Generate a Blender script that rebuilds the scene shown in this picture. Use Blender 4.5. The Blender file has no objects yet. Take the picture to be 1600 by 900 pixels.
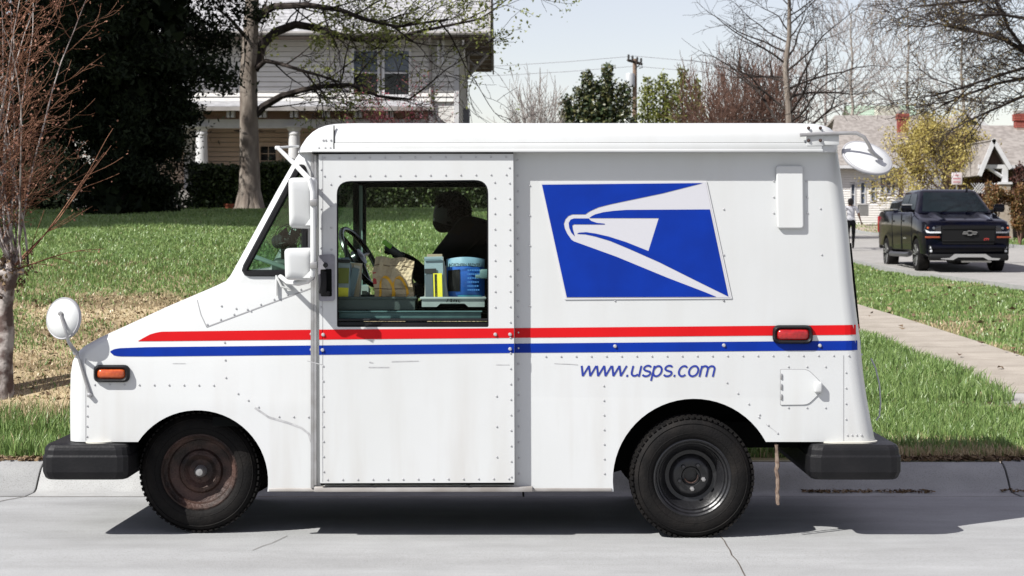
import bpy, bmesh, math, random
import numpy as np
from mathutils import Vector, Matrix, noise as mnoise

SC = bpy.context.scene
COL = SC.collection
PI = math.pi
F = 3020.0            # focal length in units of a 1600 wide frame
EYE = 1.6             # camera height above the road, metres


def P(px, py, d):
    """a place in the street: measured offset right, distance away, height"""
    return Vector(((px - 800) * d / F, d, EYE + (360 - py) * d / F))


# ------------------------------------------------------------------ camera, light, exposure
cam_d = bpy.data.cameras.new("camera")
cam = bpy.data.objects.new("camera", cam_d)
COL.objects.link(cam)
SC.camera = cam
cam.location = (0, 0, EYE)
cam.rotation_euler = (PI / 2, 0, 0)
cam_d.sensor_width = 36
cam_d.lens = 36 * F / 1600
cam_d.shift_y = -90 / 1600
cam_d.clip_end = 3000
cam_d.dof.use_dof = True
cam_d.dof.focus_distance = 10.15
cam_d.dof.aperture_fstop = 9.0

LIGHT = Vector((0.85, 0.58, -1.0)).normalized()
sun_d = bpy.data.lights.new("sun", "SUN")
sun = bpy.data.objects.new("sun", sun_d)
COL.objects.link(sun)
sun.rotation_euler = LIGHT.to_track_quat('-Z', 'Y').to_euler()
sun.location = (-20, -14, 24)
sun_d.energy = 5.0
sun_d.angle = math.radians(0.53)
sun_d.color = (1.0, 0.975, 0.93)

world = bpy.data.worlds.new("World")
SC.world = world
world.use_nodes = True
wn, wl = world.node_tree.nodes, world.node_tree.links
bg = wn["Background"]
sky = wn.new("ShaderNodeTexSky")
sky.sky_type = 'NISHITA'
sky.sun_disc = False
sky.sun_elevation = math.asin(-LIGHT.z)
sky.sun_rotation = math.atan2(-LIGHT.x, -LIGHT.y)
sky.air_density = 1.0
sky.dust_density = 0.2
sky.ozone_density = 1.0
veil = wn.new("ShaderNodeMixRGB")          # thin high haze over the whole sky
veil.inputs[0].default_value = 0.42
veil.inputs[2].default_value = (6.4, 5.3, 5.4, 1)
wl.new(sky.outputs[0], veil.inputs[1])
wl.new(veil.outputs[0], bg.inputs[0])
bg.inputs[1].default_value = 0.088

SC.view_settings.view_transform = 'Standard'
SC.view_settings.look = 'None'
SC.view_settings.exposure = 0.71
SC.view_settings.gamma = 1
SC.cycles.use_denoising = True
SC.cycles.max_bounces = 7
SC.cycles.transparent_max_bounces = 12
SC.cycles.caustics_reflective = False
SC.cycles.caustics_refractive = False

# ------------------------------------------------------------------ materials
MATS = {}
ALBEDO = 0.72       # one trim for all base colours, set together with the exposure


def mat(name, col, rough=0.6, col2=None, scale=8.0, detail=4.0, lo=0.35, hi=0.65, bump=0.0, bscale=None, metal=0.0,
        spec=0.5, coat=0.0, stretch=None, island=None, trans=0.0):
    """a procedural material: two colours mixed by noise (or per piece), fine relief"""
    if name in MATS:
        return MATS[name]
    m = bpy.data.materials.new(name)
    m.use_nodes = True
    col = tuple(c * ALBEDO for c in col)
    col2 = None if col2 is None else tuple(c * ALBEDO for c in col2)
    island = None if island is None else [tuple(c * ALBEDO for c in q) for q in island]
    n, l = m.node_tree.nodes, m.node_tree.links
    b = n["Principled BSDF"]
    b.inputs["Base Color"].default_value = (*col, 1)
    b.inputs["Roughness"].default_value = rough
    b.inputs["Metallic"].default_value = metal
    b.inputs["Specular IOR Level"].default_value = min(spec, 0.12) if rough >= 0.7 else spec
    b.inputs["Coat Weight"].default_value = coat
    tc = n.new("ShaderNodeTexCoord")
    mp = n.new("ShaderNodeMapping")
    l.new(tc.outputs["Object"], mp.inputs[0])
    if stretch:
        mp.inputs["Scale"].default_value = stretch
    src = None
    if col2 is not None:
        nz = n.new("ShaderNodeTexNoise")
        nz.inputs["Scale"].default_value = scale
        nz.inputs["Detail"].default_value = detail
        l.new(mp.outputs[0], nz.inputs["Vector"])
        rp = n.new("ShaderNodeValToRGB")
        rp.color_ramp.elements[0].position = lo
        rp.color_ramp.elements[0].color = (*col, 1)
        rp.color_ramp.elements[1].position = hi
        rp.color_ramp.elements[1].color = (*col2, 1)
        l.new(nz.outputs["Fac"], rp.inputs[0])
        src = rp.outputs[0]
    if island is not None:
        g = n.new("ShaderNodeNewGeometry")
        rp2 = n.new("ShaderNodeValToRGB")
        cr = rp2.color_ramp
        cols = [col] + list(island)
        while len(cr.elements) < len(cols):
            cr.elements.new(0.5)
        for i, c in enumerate(cols):
            cr.elements[i].position = i / (len(cols) - 1)
            cr.elements[i].color = (*c, 1)
        l.new(g.outputs["Random Per Island"], rp2.inputs[0])
        if src is not None:
            mx = n.new("ShaderNodeMixRGB")
            mx.inputs[0].default_value = 0.5
            l.new(rp2.outputs[0], mx.inputs[1])
            l.new(src, mx.inputs[2])
            src = mx.outputs[0]
        else:
            src = rp2.outputs[0]
    if src is not None:
        l.new(src, b.inputs["Base Color"])
    if bump:
        nb = n.new("ShaderNodeTexNoise")
        nb.inputs["Scale"].default_value = bscale or scale * 4
        nb.inputs["Detail"].default_value = 5
        l.new(mp.outputs[0], nb.inputs["Vector"])
        bp = n.new("ShaderNodeBump")
        bp.inputs["Strength"].default_value = bump
        bp.inputs["Distance"].default_value = 0.02
        l.new(nb.outputs["Fac"], bp.inputs["Height"])
        l.new(bp.outputs[0], b.inputs["Normal"])
    if trans:
        t = n.new("ShaderNodeBsdfTranslucent")
        if src is not None:
            l.new(src, t.inputs[0])
        else:
            t.inputs[0].default_value = (*col, 1)
        ms = n.new("ShaderNodeMixShader")
        ms.inputs[0].default_value = trans
        l.new(b.outputs[0], ms.inputs[1])
        l.new(t.outputs[0], ms.inputs[2])
        l.new(ms.outputs[0], n["Material Output"].inputs[0])
    MATS[name] = m
    return m


def glass(name, tint=(0.7, 0.85, 0.8), refl=0.06):
    """thin window glass: tinted see-through with a mirror share"""
    if name in MATS:
        return MATS[name]
    m = bpy.data.materials.new(name)
    m.use_nodes = True
    n, l = m.node_tree.nodes, m.node_tree.links
    n.remove(n["Principled BSDF"])
    t = n.new("ShaderNodeBsdfTransparent")
    t.inputs[0].default_value = (*tint, 1)
    g = n.new("ShaderNodeBsdfGlossy")
    g.inputs["Roughness"].default_value = 0.02
    lw = n.new("ShaderNodeLayerWeight")
    lw.inputs[0].default_value = 0.25
    ad = n.new("ShaderNodeMath")
    ad.operation = 'MULTIPLY_ADD'
    ad.inputs[1].default_value = 0.5 if refl > 0.02 else 0.1
    ad.inputs[2].default_value = refl
    l.new(lw.outputs["Fresnel"], ad.inputs[0])
    ms = n.new("ShaderNodeMixShader")
    l.new(ad.outputs[0], ms.inputs[0])
    l.new(t.outputs[0], ms.inputs[1])
    l.new(g.outputs[0], ms.inputs[2])
    l.new(ms.outputs[0], n["Material Output"].inputs[0])
    MATS[name] = m
    return m


# ------------------------------------------------------------------ mesh building
def wloc(o):
    v = Vector((0, 0, 0))
    while o is not None:
        v += o.location
        o = o.parent
    return v


class MB:
    """collects shapes in world coordinates; build() links them as ONE mesh object"""

    def __init__(self):
        self.v, self.f, self.s, self.mi = [], [], [], []
        self.cur = 0

    def add(self, vs, fs, smooth=False):
        o = len(self.v)
        self.v.extend([tuple(p) for p in vs])
        for f in fs:
            self.f.append(tuple(i + o for i in f))
            self.s.append(smooth)
            self.mi.append(self.cur)
        return self

    def box(self, c, s, rot=0.0, tilt=None):
        cx, cy, cz = c
        hx, hy, hz = s[0] / 2, s[1] / 2, s[2] / 2
        pts = [Vector((x, y, z)) for z in (-hz, hz) for y in (-hy, hy) for x in (-hx, hx)]
        if tilt is not None:
            pts = [tilt @ p for p in pts]
        if rot:
            R = Matrix.Rotation(rot, 3, 'Z')
            pts = [R @ p for p in pts]
        pts = [(p.x + cx, p.y + cy, p.z + cz) for p in pts]
        return self.add(pts, [(0, 2, 3, 1), (4, 5, 7, 6), (0, 1, 5, 4), (2, 6, 7, 3), (0, 4, 6, 2), (1, 3, 7, 5)])

    def rbox(self, c, s, r=0.01, seg=2, tilt=None):
        bm = bmesh.new()
        bmesh.ops.create_cube(bm, size=1)
        for v in bm.verts:
            v.co = Vector((v.co.x * s[0], v.co.y * s[1], v.co.z * s[2]))
        r = min(r, min(s) * 0.49)
        bmesh.ops.bevel(bm, geom=bm.edges[:], offset=r, segments=seg, profile=0.5, affect='EDGES')
        if tilt is not None:
            bmesh.ops.transform(bm, matrix=tilt.to_4x4(), verts=bm.verts)
        return self.bm(bm, Vector(c), True)

    def bm(self, bm, off=Vector((0, 0, 0)), smooth=False):
        bm.verts.index_update()
        self.add([v.co + off for v in bm.verts], [[v.index for v in f.verts] for f in bm.faces], smooth)
        bm.free()
        return self

    def tube(self, pts, r, n=8, cap=True, closed=False, smooth=True):
        pts = [Vector(p) for p in pts]
        m = len(pts)
        rr = r if isinstance(r, (list, tuple)) else [r] * m
        rings = []
        ref = None
        for i, p in enumerate(pts):
            if closed:
                t = pts[(i + 1) % m] - pts[i - 1]
            else:
                t = pts[min(i + 1, m - 1)] - pts[max(i - 1, 0)]
            t.normalize()
            if ref is None:
                ref = Vector((0, 0, 1)) if abs(t.z) < 0.9 else Vector((1, 0, 0))
                ref = (ref - t * ref.dot(t)).normalized()
            else:
                ref = ref - t * ref.dot(t)
                if ref.length < 1e-5:
                    ref = t.orthogonal()
                ref.normalize()
            b = t.cross(ref)
            rings.append([p + (ref * math.cos(2 * PI * k / n) + b * math.sin(2 * PI * k / n)) * rr[i] for k in range(n)])
        vs = [v for ring in rings for v in ring]
        fs = []
        for i in range(m if closed else m - 1):
            j = (i + 1) % m
            for k in range(n):
                k2 = (k + 1) % n
                fs.append((i * n + k, i * n + k2, j * n + k2, j * n + k))
        if cap and not closed:
            fs.append(tuple(range(n))[::-1])
            fs.append(tuple((m - 1) * n + k for k in range(n)))
        return self.add(vs, fs, smooth)

    def lathe(self, prof, c, axis=(0, 1, 0), n=32, smooth=True, arc=None):
        """prof: (radius, along axis)"""
        a = Vector(axis).normalized()
        u = a.orthogonal().normalized() if abs(a.y) < 0.99 else Vector((1, 0, 0))
        w = a.cross(u)
        c = Vector(c)
        vs, fs = [], []
        for (r, h) in prof:
            for k in range(n):
                t = 2 * PI * k / n
                vs.append(c + a * h + (u * math.cos(t) + w * math.sin(t)) * max(r, 1e-4))
        for i in range(len(prof) - 1):
            for k in range(n):
                k2 = (k + 1) % n
                fs.append((i * n + k, i * n + k2, (i + 1) * n + k2, (i + 1) * n + k))
        return self.add(vs, fs, smooth)

    def prism(self, poly, off, smooth=False):
        """poly: list of 3-D points on a plane; extruded by the vector off"""
        n = len(poly)
        off = Vector(off)
        a = [Vector(p) for p in poly]
        vs = a + [p + off for p in a]
        fs = [tuple(range(n))[::-1], tuple(range(n, 2 * n))]
        for i in range(n):
            j = (i + 1) % n
            fs.append((i, j, n + j, n + i))
        return self.add(vs, fs, smooth)

    def loft(self, rings, cap0=True, cap1=True, smooth=True):
        n = len(rings[0])
        vs = [v for r in rings for v in r]
        fs = []
        for i in range(len(rings) - 1):
            for k in range(n):
                k2 = (k + 1) % n
                fs.append((i * n + k, i * n + k2, (i + 1) * n + k2, (i + 1) * n + k))
        if cap0:
            fs.append(tuple(range(n))[::-1])
        if cap1:
            fs.append(tuple((len(rings) - 1) * n + k for k in range(n)))
        return self.add(vs, fs, smooth)

    def build(self, name, m, parent=None, sharp=35, recalc=True, kind=None, bevel=0.0):
        if not isinstance(m, (list, tuple)):
            m = [m]
        V = np.array(self.v, dtype=np.float64).reshape(-1, 3)
        c = (V.min(0) + V.max(0)) / 2
        me = bpy.data.meshes.new(name)
        me.from_pydata((V - c).tolist(), [], self.f)
        for x in m:
            me.materials.append(x)
        me.polygons.foreach_set("use_smooth", self.s)
        me.polygons.foreach_set("material_index", self.mi)
        if recalc:
            bm = bmesh.new()
            bm.from_mesh(me)
            bmesh.ops.recalc_face_normals(bm, faces=bm.faces)
            if bevel:
                es = [e for e in bm.edges if len(e.link_faces) == 2 and e.calc_face_angle(0) > 0.6]
                bmesh.ops.bevel(bm, geom=es, offset=bevel, segments=2, profile=0.5, affect='EDGES', clamp_overlap=True)
            bm.to_mesh(me)
            bm.free()
        if any(self.s):
            me.set_sharp_from_angle(angle=math.radians(sharp))
        o = bpy.data.objects.new(name, me)
        COL.objects.link(o)
        o.location = Vector(c)
        if parent is not None:
            o.parent = parent
            o.location = Vector(c) - wloc(parent)
        if kind:
            o["kind"] = kind
        return o


def empty(name, loc):
    o = bpy.data.objects.new(name, None)
    o.empty_display_size = 0.2
    COL.objects.link(o)
    o.location = loc
    return o


def tag(o, label, cat, group=None):
    o["label"] = label
    o["category"] = cat
    if group:
        o["group"] = group
    return o


def struct(o):
    o["kind"] = "structure"
    return o


def copy_tree(o, parent=None):
    c = o.copy()
    COL.objects.link(c)
    if parent is not None:
        c.parent = parent
    for ch in list(o.children):
        copy_tree(ch, c)
    return c


def boolean(o, cutters, op='DIFFERENCE'):
    """apply exact booleans to the mesh of o; the cutters are thrown away"""
    for cu in cutters:
        md = o.modifiers.new("cut", 'BOOLEAN')
        md.object = cu
        md.operation = op
        md.solver = 'EXACT'
        md.material_mode = 'TRANSFER'
    bpy.context.view_layer.update()
    dg = bpy.context.evaluated_depsgraph_get()
    me = bpy.data.meshes.new_from_object(o.evaluated_get(dg))
    old = o.data
    o.modifiers.clear()
    o.data = me
    me.name = old.name
    me.set_sharp_from_angle(angle=math.radians(32))
    for cu in cutters:
        d = cu.data
        bpy.data.objects.remove(cu)
        bpy.data.meshes.remove(d)


def raw_mesh(name, V, faces_flat, per, m, parent=None, loc=None, kind=None, smooth=False):
    """fast mesh from numpy: V (n,3), faces_flat (k,per) indices"""
    me = bpy.data.meshes.new(name)
    V = np.asarray(V, dtype=np.float32)
    c = (V.min(0) + V.max(0)) / 2 if loc is None else np.array(loc)
    V = V - c
    me.vertices.add(len(V))
    me.vertices.foreach_set("co", V.ravel().astype(np.float32))
    fl = np.asarray(faces_flat, dtype=np.int32)
    me.loops.add(fl.size)
    me.loops.foreach_set("vertex_index", fl.ravel())
    me.polygons.add(len(fl))
    me.polygons.foreach_set("loop_start", np.arange(0, fl.size, per, dtype=np.int32))
    me.polygons.foreach_set("loop_total", np.full(len(fl), per, dtype=np.int32))
    if smooth:
        me.polygons.foreach_set("use_smooth", np.ones(len(fl), dtype=bool))
    me.update(calc_edges=True)
    me.materials.append(m)
    o = bpy.data.objects.new(name, me)
    COL.objects.link(o)
    o.location = Vector(c.tolist())
    if parent is not None:
        o.parent = parent
        o.location = Vector(c.tolist()) - wloc(parent)
    if kind:
        o["kind"] = kind
    return o


def text_mesh(s, name, m, parent, origin, height, width=None, shear=0.0, depth=0.0, bold=0.0, yaw=0.0, space=1.0, nudge=0.0):
    """flat lettering standing in the XZ plane, facing -Y; origin = left end of the base line"""
    cu = bpy.data.curves.new(name, 'FONT')
    cu.body = s
    cu.size = 1
    cu.shear = shear
    cu.offset = bold
    cu.space_character = space
    cu.resolution_u = 4
    to = bpy.data.objects.new(name, cu)
    COL.objects.link(to)
    bpy.context.view_layer.update()
    dg = bpy.context.evaluated_depsgraph_get()
    me = bpy.data.meshes.new_from_object(to.evaluated_get(dg))
    bpy.data.objects.remove(to)
    bpy.data.curves.remove(cu)
    n = len(me.vertices)
    co = np.empty(n * 3, dtype=np.float32)
    me.vertices.foreach_get("co", co)
    co = co.reshape(-1, 3)
    x, y = co[:, 0].copy(), co[:, 1].copy()
    x -= x.min()
    k = height
    kx = k if width is None else width / x.max()
    R = Matrix.Rotation(yaw, 3, 'Z')
    out = np.zeros_like(co)
    ex = R @ Vector((1, 0, 0))
    out[:, 0] = x * kx * ex.x
    out[:, 1] = x * kx * ex.y
    out[:, 2] = y * k
    me.vertices.foreach_set("co", out.ravel())
    me.materials.clear()
    me.materials.append(m)
    me.update()
    me.name = name
    o = bpy.data.objects.new(name, me)
    COL.objects.link(o)
    o.location = Vector(origin)
    if parent is not None:
        o.parent = parent
        o.location = Vector(origin) - wloc(parent)
    return o


def flat_poly(pts3, name, m, parent):
    """a flat sheet from one outline, concave allowed"""
    from mathutils.geometry import tessellate_polygon
    tris = tessellate_polygon([[Vector(p) for p in pts3]])
    return MB().add(pts3, [tuple(t) for t in tris]).build(name, m, parent, recalc=False)


# letters as centre lines in a cell of x-height 1 (y up); arcs given as points
def _arc(cx, cy, rx, ry, a0, a1, n=12):
    return [(cx + rx * math.cos(math.radians(a0 + (a1 - a0) * k / n)), cy + ry * math.sin(math.radians(a0 + (a1 - a0) * k / n))) for k in range(n + 1)]


LETTERS = {
    'w': (1.32, [[(0.02, 0.93), (0.33, 0.0)], [(0.33, 0.0), (0.65, 0.93)], [(0.65, 0.93), (0.97, 0.0)], [(0.97, 0.0), (1.28, 0.93)]]),
    'u': (0.98, [[(0.12, 0.93), (0.12, 0.35)] + _arc(0.42, 0.36, 0.30, 0.34, 180, 330, 10), [(0.82, 0.93), (0.82, -0.06)]]),
    's': (0.86, [_arc(0.42, 0.70, 0.30, 0.24, 25, 200, 10) + [(0.25, 0.52), (0.58, 0.42)] + _arc(0.43, 0.24, 0.33, 0.25, 40, -155, 12)]),
    'p': (0.98, [[(0.12, 0.93), (0.12, -0.42)], _arc(0.47, 0.45, 0.36, 0.46, 165, -165, 18)]),
    'c': (0.88, [_arc(0.46, 0.45, 0.36, 0.46, 42, 318, 18)]),
    'o': (0.98, [_arc(0.48, 0.45, 0.39, 0.46, 0, 360, 24)]),
    'm': (1.48, [[(0.12, 0.93), (0.12, -0.06)], [(0.12, 0.55)] + _arc(0.40, 0.60, 0.29, 0.30, 170, 0, 10) + [(0.69, -0.06)],
                 [(0.69, 0.55)] + _arc(0.98, 0.60, 0.29, 0.30, 170, 0, 10) + [(1.27, -0.06)]]),
    '.': (0.40, [[(0.12, 0.03), (0.28, 0.03)]]),
}


def stroke_text(s, name, m, parent, origin, xh, width, lw, shear):
    """lettering built from flat strokes, standing in the XZ plane facing -Y"""
    total = sum(LETTERS[c][0] for c in s)
    kx = width / total
    mb = MB()
    x = 0.0
    lift = 0.0
    o = Vector(origin)
    for ch in s:
        adv, strokes = LETTERS[ch]
        for st in strokes:
            lift += 0.00002
            pts = [Vector(((x + px) * kx, py * xh)) for px, py in st]
            n = len(pts)
            vs = []
            w = lw if ch != '.' else lw * 1.15
            for i, p in enumerate(pts):
                t = (pts[min(i + 1, n - 1)] - pts[max(i - 1, 0)]).normalized()
                q = Vector((-t.y, t.x)) * w / 2
                for sg in (1, -1):
                    a = p + q * sg
                    vs.append((o.x + a.x + a.y * shear, o.y - lift, o.z + a.y))
            mb.add(vs, [(2 * i, 2 * i + 1, 2 * i + 3, 2 * i + 2) for i in range(n - 1)])
        x += adv
    return mb.build(name, m, parent, recalc=False)
# ================================================================== the mail van
DS = 10.06           # distance of the near body side
DD = 10.00           # distance of the near sliding door's skin
YF = 11.86           # far body side


def white_paint():
    m = mat("white_paint", (0.735, 0.75, 0.75), 0.36, (0.685, 0.70, 0.69), 1.4, 7, 0.35, 0.78, coat=0.15, bump=0.05, bscale=2.2)
    n, l = m.node_tree.nodes, m.node_tree.links
    b = n["Principled BSDF"]
    src = b.inputs["Base Color"].links[0].from_socket
    g = n.new("ShaderNodeNewGeometry")
    mp = n.new("ShaderNodeMapping")
    mp.inputs["Scale"].default_value = (9, 9, 0.9)
    l.new(g.outputs["Position"], mp.inputs[0])
    nz = n.new("ShaderNodeTexNoise")
    nz.inputs["Scale"].default_value = 1.0
    nz.inputs["Detail"].default_value = 7
    l.new(mp.outputs[0], nz.inputs["Vector"])
    sp = n.new("ShaderNodeSeparateXYZ")
    l.new(g.outputs["Position"], sp.inputs[0])
    mr = n.new("ShaderNodeMapRange")          # road film thickest at the sills
    mr.inputs[1].default_value = 0.95
    mr.inputs[2].default_value = 0.22
    mr.inputs[3].default_value = 0.10
    mr.inputs[4].default_value = 0.42
    l.new(sp.outputs["Z"], mr.inputs[0])
    rp = n.new("ShaderNodeValToRGB")
    rp.color_ramp.elements[0].position = 0.46
    rp.color_ramp.elements[0].color = (0, 0, 0, 1)
    rp.color_ramp.elements[1].position = 0.74
    l.new(nz.outputs["Fac"], rp.inputs[0])
    mu = n.new("ShaderNodeMath")
    mu.operation = 'MULTIPLY'
    l.new(rp.outputs[0], mu.inputs[0])
    l.new(mr.outputs[0], mu.inputs[1])
    mx = n.new("ShaderNodeMixRGB")
    mx.inputs[2].default_value = (0.36, 0.33, 0.29, 1)
    l.new(mu.outputs[0], mx.inputs[0])
    l.new(src, mx.inputs[1])
    l.new(mx.outputs[0], b.inputs["Base Color"])
    return m


PAINT = white_paint()
m_dark = mat("dark_interior", (0.005, 0.006, 0.0055), 0.9)  # near-black; the cab interior's shade is put into this colour
m_rubber = mat("black_rubber", (0.008, 0.008, 0.0095), 0.5, (0.019, 0.018, 0.0195), 5, 6, 0.45, 0.8, bump=0.08, bscale=70, spec=0.25)
m_tyre = mat("tyre_rubber", (0.008, 0.0075, 0.0075), 0.7, (0.022, 0.019, 0.017), 7, 6, 0.45, 0.8, bump=0.2, bscale=90)
m_red = mat("red_vinyl", (0.72, 0.008, 0.012), 0.5, (0.64, 0.007, 0.011), 3, 3, spec=0.15)
m_blue = mat("blue_vinyl", (0.001, 0.034, 0.36), 0.5, (0.001, 0.028, 0.30), 5, 3, spec=0.15)
m_logo = mat("grey_vinyl", (0.64, 0.64, 0.68), 0.4)
m_rivet = mat("rivet_metal", (0.62, 0.62, 0.63), 0.35, metal=0.4)
m_rust = mat("rusty_steel", (0.016, 0.010, 0.008), 0.6, (0.115, 0.062, 0.048), 9, 6, 0.36, 0.74, bump=0.4, bscale=60, metal=0.3)
m_blackrim = mat("black_steel", (0.006, 0.006, 0.007), 0.36, (0.016, 0.016, 0.018), 12, 5, bump=0.1, bscale=40)
m_alu = mat("worn_aluminium", (0.55, 0.55, 0.56), 0.38, (0.42, 0.41, 0.40), 10, 5, metal=0.6)
m_grey = mat("grey_plastic", (0.36, 0.35, 0.39), 0.55, (0.28, 0.275, 0.30), 20, 4)
m_glass_t = glass("tinted_glass", (0.60, 0.76, 0.68), 0.03)
m_glass_c = glass("door_glass", (0.90, 0.96, 0.93), 0.004)
m_teal = mat("teal_plastic", (0.11, 0.21, 0.21), 0.55, (0.08, 0.155, 0.16), 12, 4)
m_amber = mat("amber_lens", (0.62, 0.11, 0.02), 0.25, (0.48, 0.07, 0.015), 60, 2, coat=0.6)
m_redlens = mat("red_lens", (0.50, 0.012, 0.014), 0.25, (0.33, 0.008, 0.01), 60, 2, coat=0.6)
m_scratch = mat("scratch_grey", (0.42, 0.42, 0.43), 0.6, (0.60, 0.60, 0.60), 30, 4)
m_cream = mat("cream_trim", (0.70, 0.68, 0.60), 0.5)

van = empty("delivery_van", (0.0, 10.96, 0.0))
tag(van, "white mail van with red and blue stripes parked along the kerb", "mail van")


def plan_ring(xf, xr, z, y1=DS, y2=YF, r=0.09, seg=5):
    r = min(r, (xr - xf) * 0.45)
    pts = []
    for cx, cy, a0 in ((xf + r, y1 + r, PI), (xr - r, y1 + r, 1.5 * PI), (xr - r, y2 - r, 0), (xf + r, y2 - r, 0.5 * PI)):
        for k in range(seg + 1):
            a = a0 + k * PI / 2 / seg
            pts.append(Vector((cx + r * math.cos(a), cy + r * math.sin(a), z)))
    return pts


PROFILE = [(768, 105, 1374), (690, 104.5, 1372), (660, 104, 1365.5), (620, 104, 1358.5), (585, 105, 1353.5), (566, 108, 1351.5), (552, 115, 1350.2),
           (541, 128, 1349.2), (528, 152, 1348), (510, 192, 1345.6), (480, 257, 1341.6), (448, 332, 1338), (440, 349, 1337.2), (430, 357, 1336.4),
           (350, 401, 1329), (300, 428, 1322), (272, 444, 1318.3), (252, 455.5, 1315.2), (236, 466, 1313)]


def body_px(py):
    for (a, f0, r0), (b, f1, r1) in zip(PROFILE, PROFILE[1:]):
        if b <= py <= a:
            t = (a - py) / (a - b)
            return f0 + (f1 - f0) * t, r0 + (r1 - r0) * t
    return PROFILE[-1][1:]


def side_y(px, py, d=DS, r=0.09):
    """distance of the near body skin at this place of the profile (it curves away at the corners)"""
    xf, xr = body_px(py)
    X = P(px, py, d).x
    Xf, Xr = P(xf, py, d).x, P(xr, py, d).x
    for e in (X - Xf, Xr - X):
        if e < r:
            return d + r - math.sqrt(max(r * r - (r - e) ** 2, 0))
    return d


def shell(inset, yi, lo=None):
    rings = []
    for py, f, r in PROFILE:
        a, b = P(f, py, DS), P(r, py, DS)
        if lo is not None and py > lo:
            continue
        rings.append(plan_ring(a.x + inset, b.x - inset, a.z, DS + yi, YF - yi, 0.09 if not inset else 0.07))
    return rings


mb = MB().loft(shell(0, 0))
body = mb.build("body", [PAINT, m_dark], van, sharp=32)
mb = MB()
mb.cur = 0
inner = mb.loft(shell(0.035, 0.03)).build("cut", [m_dark], None)


def px_prism(poly, y0, y1, d=DS):
    q = [P(x, y, d) for x, y in poly]
    return MB().prism([Vector((p.x, y0, p.z)) for p in q], (0, y1 - y0, 0))


def arc(cx, cy, r, a0, a1, n):
    return [(cx + r * math.cos(math.radians(a0 + (a1 - a0) * k / n)), cy - r * math.sin(math.radians(a0 + (a1 - a0) * k / n))) for k in range(n + 1)]


FA = (308, 752, 111)
RA = (1084.5, 750, 127)
front_cut = [(-60, 690.5), (216, 690.5)] + arc(*FA, 146, -9, 26) + [(418, 900), (-60, 900)]
rear_cut = [(957.5, 900)] + arc(*RA, 187, 28, 28) + [(1480, 690.5), (1480, 900)]


def rounded_poly(pts, rad, n=5):
    out = []
    m = len(pts)
    for i, p in enumerate(pts):
        r = rad[i] if isinstance(rad, (list, tuple)) else rad
        p = Vector((*p, 0))
        a = Vector((*pts[i - 1], 0)) - p
        b = Vector((*pts[(i + 1) % m], 0)) - p
        ang = a.angle(b)
        t = min(r / math.tan(ang / 2), a.length * 0.45, b.length * 0.45)
        a.normalize()
        b.normalize()
        p0, p1 = p + a * t, p + b * t
        for k in range(n + 1):
            u = k / n
            q = p0 * (1 - u) ** 2 + p * 2 * u * (1 - u) + p1 * u * u
            out.append((q.x, q.y))
    return out


DOORWIN = rounded_poly([(526, 283), (763, 281), (763.5, 511), (526.5, 511)], [22, 22, 3, 3], 6)
QWIN = rounded_poly([(379, 427), (476, 427), (476, 300), (474, 262), (467, 262)], [7, 4, 6, 3, 4], 3)
QWIN_FAR = rounded_poly([(379, 427), (508, 427), (508, 300), (508, 262), (467, 262)], [7, 4, 6, 3, 4], 3)
DOORHOLE = [(512, 268), (778, 268), (778, 524), (512, 524)]
FARHOLE = rounded_poly([(527, 281), (790, 281), (790, 560), (527, 560)], 14, 4)
wsl = Vector((448 - 356, 262 - 432)).normalized()
wsn = Vector((wsl.y, -wsl.x)) * 26
WSHIELD = [(360 + wsn.x, 427 + wsn.y), (446 + wsn.x, 268 + wsn.y), (446 - wsn.x, 268 - wsn.y), (360 - wsn.x, 427 - wsn.y)]
cuts = [inner,
        px_prism(front_cut, 9, 13).build("cut", m_dark), px_prism(rear_cut, 9, 13).build("cut", m_dark),
        px_prism(QWIN, 9, 10.6).build("cut", PAINT), px_prism(QWIN_FAR, 11.2, 13).build("cut", PAINT),
        px_prism(DOORHOLE, 9, 10.6).build("cut", PAINT), px_prism(FARHOLE, 11.2, 13).build("cut", m_teal),
        px_prism(WSHIELD, DS + 0.12, YF - 0.12).build("cut", PAINT)]
boolean(body, cuts)

# ---- roof cap
ROOF = [(237.5, 462, 1313.5, 0.0), (226, 468, 1313.5, 0.0), (214, 476, 1312, 0.0), (205, 485, 1308, 0.006), (199, 494, 1302, 0.014), (194.5, 505, 1293, 0.032),
        (192, 516, 1284, 0.06), (190.5, 530, 1270, 0.12)]
rings = [plan_ring(P(f, py, DD).x, P(r, py, DD).x, P(0, py, DD).z, DD + ins - 0.004, YF + 0.06 - ins, 0.10) for py, f, r, ins in ROOF]
cx = sum((p.x for p in rings[-1])) / len(rings[-1])
rings.append([Vector((cx + (p.x - cx) * 0.5, 10.96 + (p.y - 10.96) * 0.5, p.z + 0.008)) for p in rings[-1]])
roof = MB().loft(rings).build("roof", PAINT, van, sharp=50)
mb = MB()
for py, hh, y0, x0, x1 in ((229.5, 11, 0.010, 523, 1284), (236.2, 4.6, 0.022, 488, 1285)):
    a, b = P(x0, py, DD), P(x1, py - 1.2, DD)
    mb.rbox(((a.x + b.x) / 2, DD - y0 / 2, (a.z + b.z) / 2), (b.x - a.x, y0 + 0.01, hh / 302), 0.004, 2)
mb.build("drip_rail", PAINT, van)
mb = MB()
a, b = P(523, 224.6, DD), P(1284, 222.6, DD)
mb.box(((a.x + b.x) / 2, DD - 0.0045, (a.z + b.z) / 2), (b.x - a.x, 0.004, 0.005))
a, b = P(488, 239.4, DD), P(802, 238.8, DD)
mb.box(((a.x + b.x) / 2, DD + 0.02, (a.z + b.z) / 2), (b.x - a.x, 0.05, 0.008))
a, b = P(522, 196, DD), P(521, 233, DD)
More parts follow.
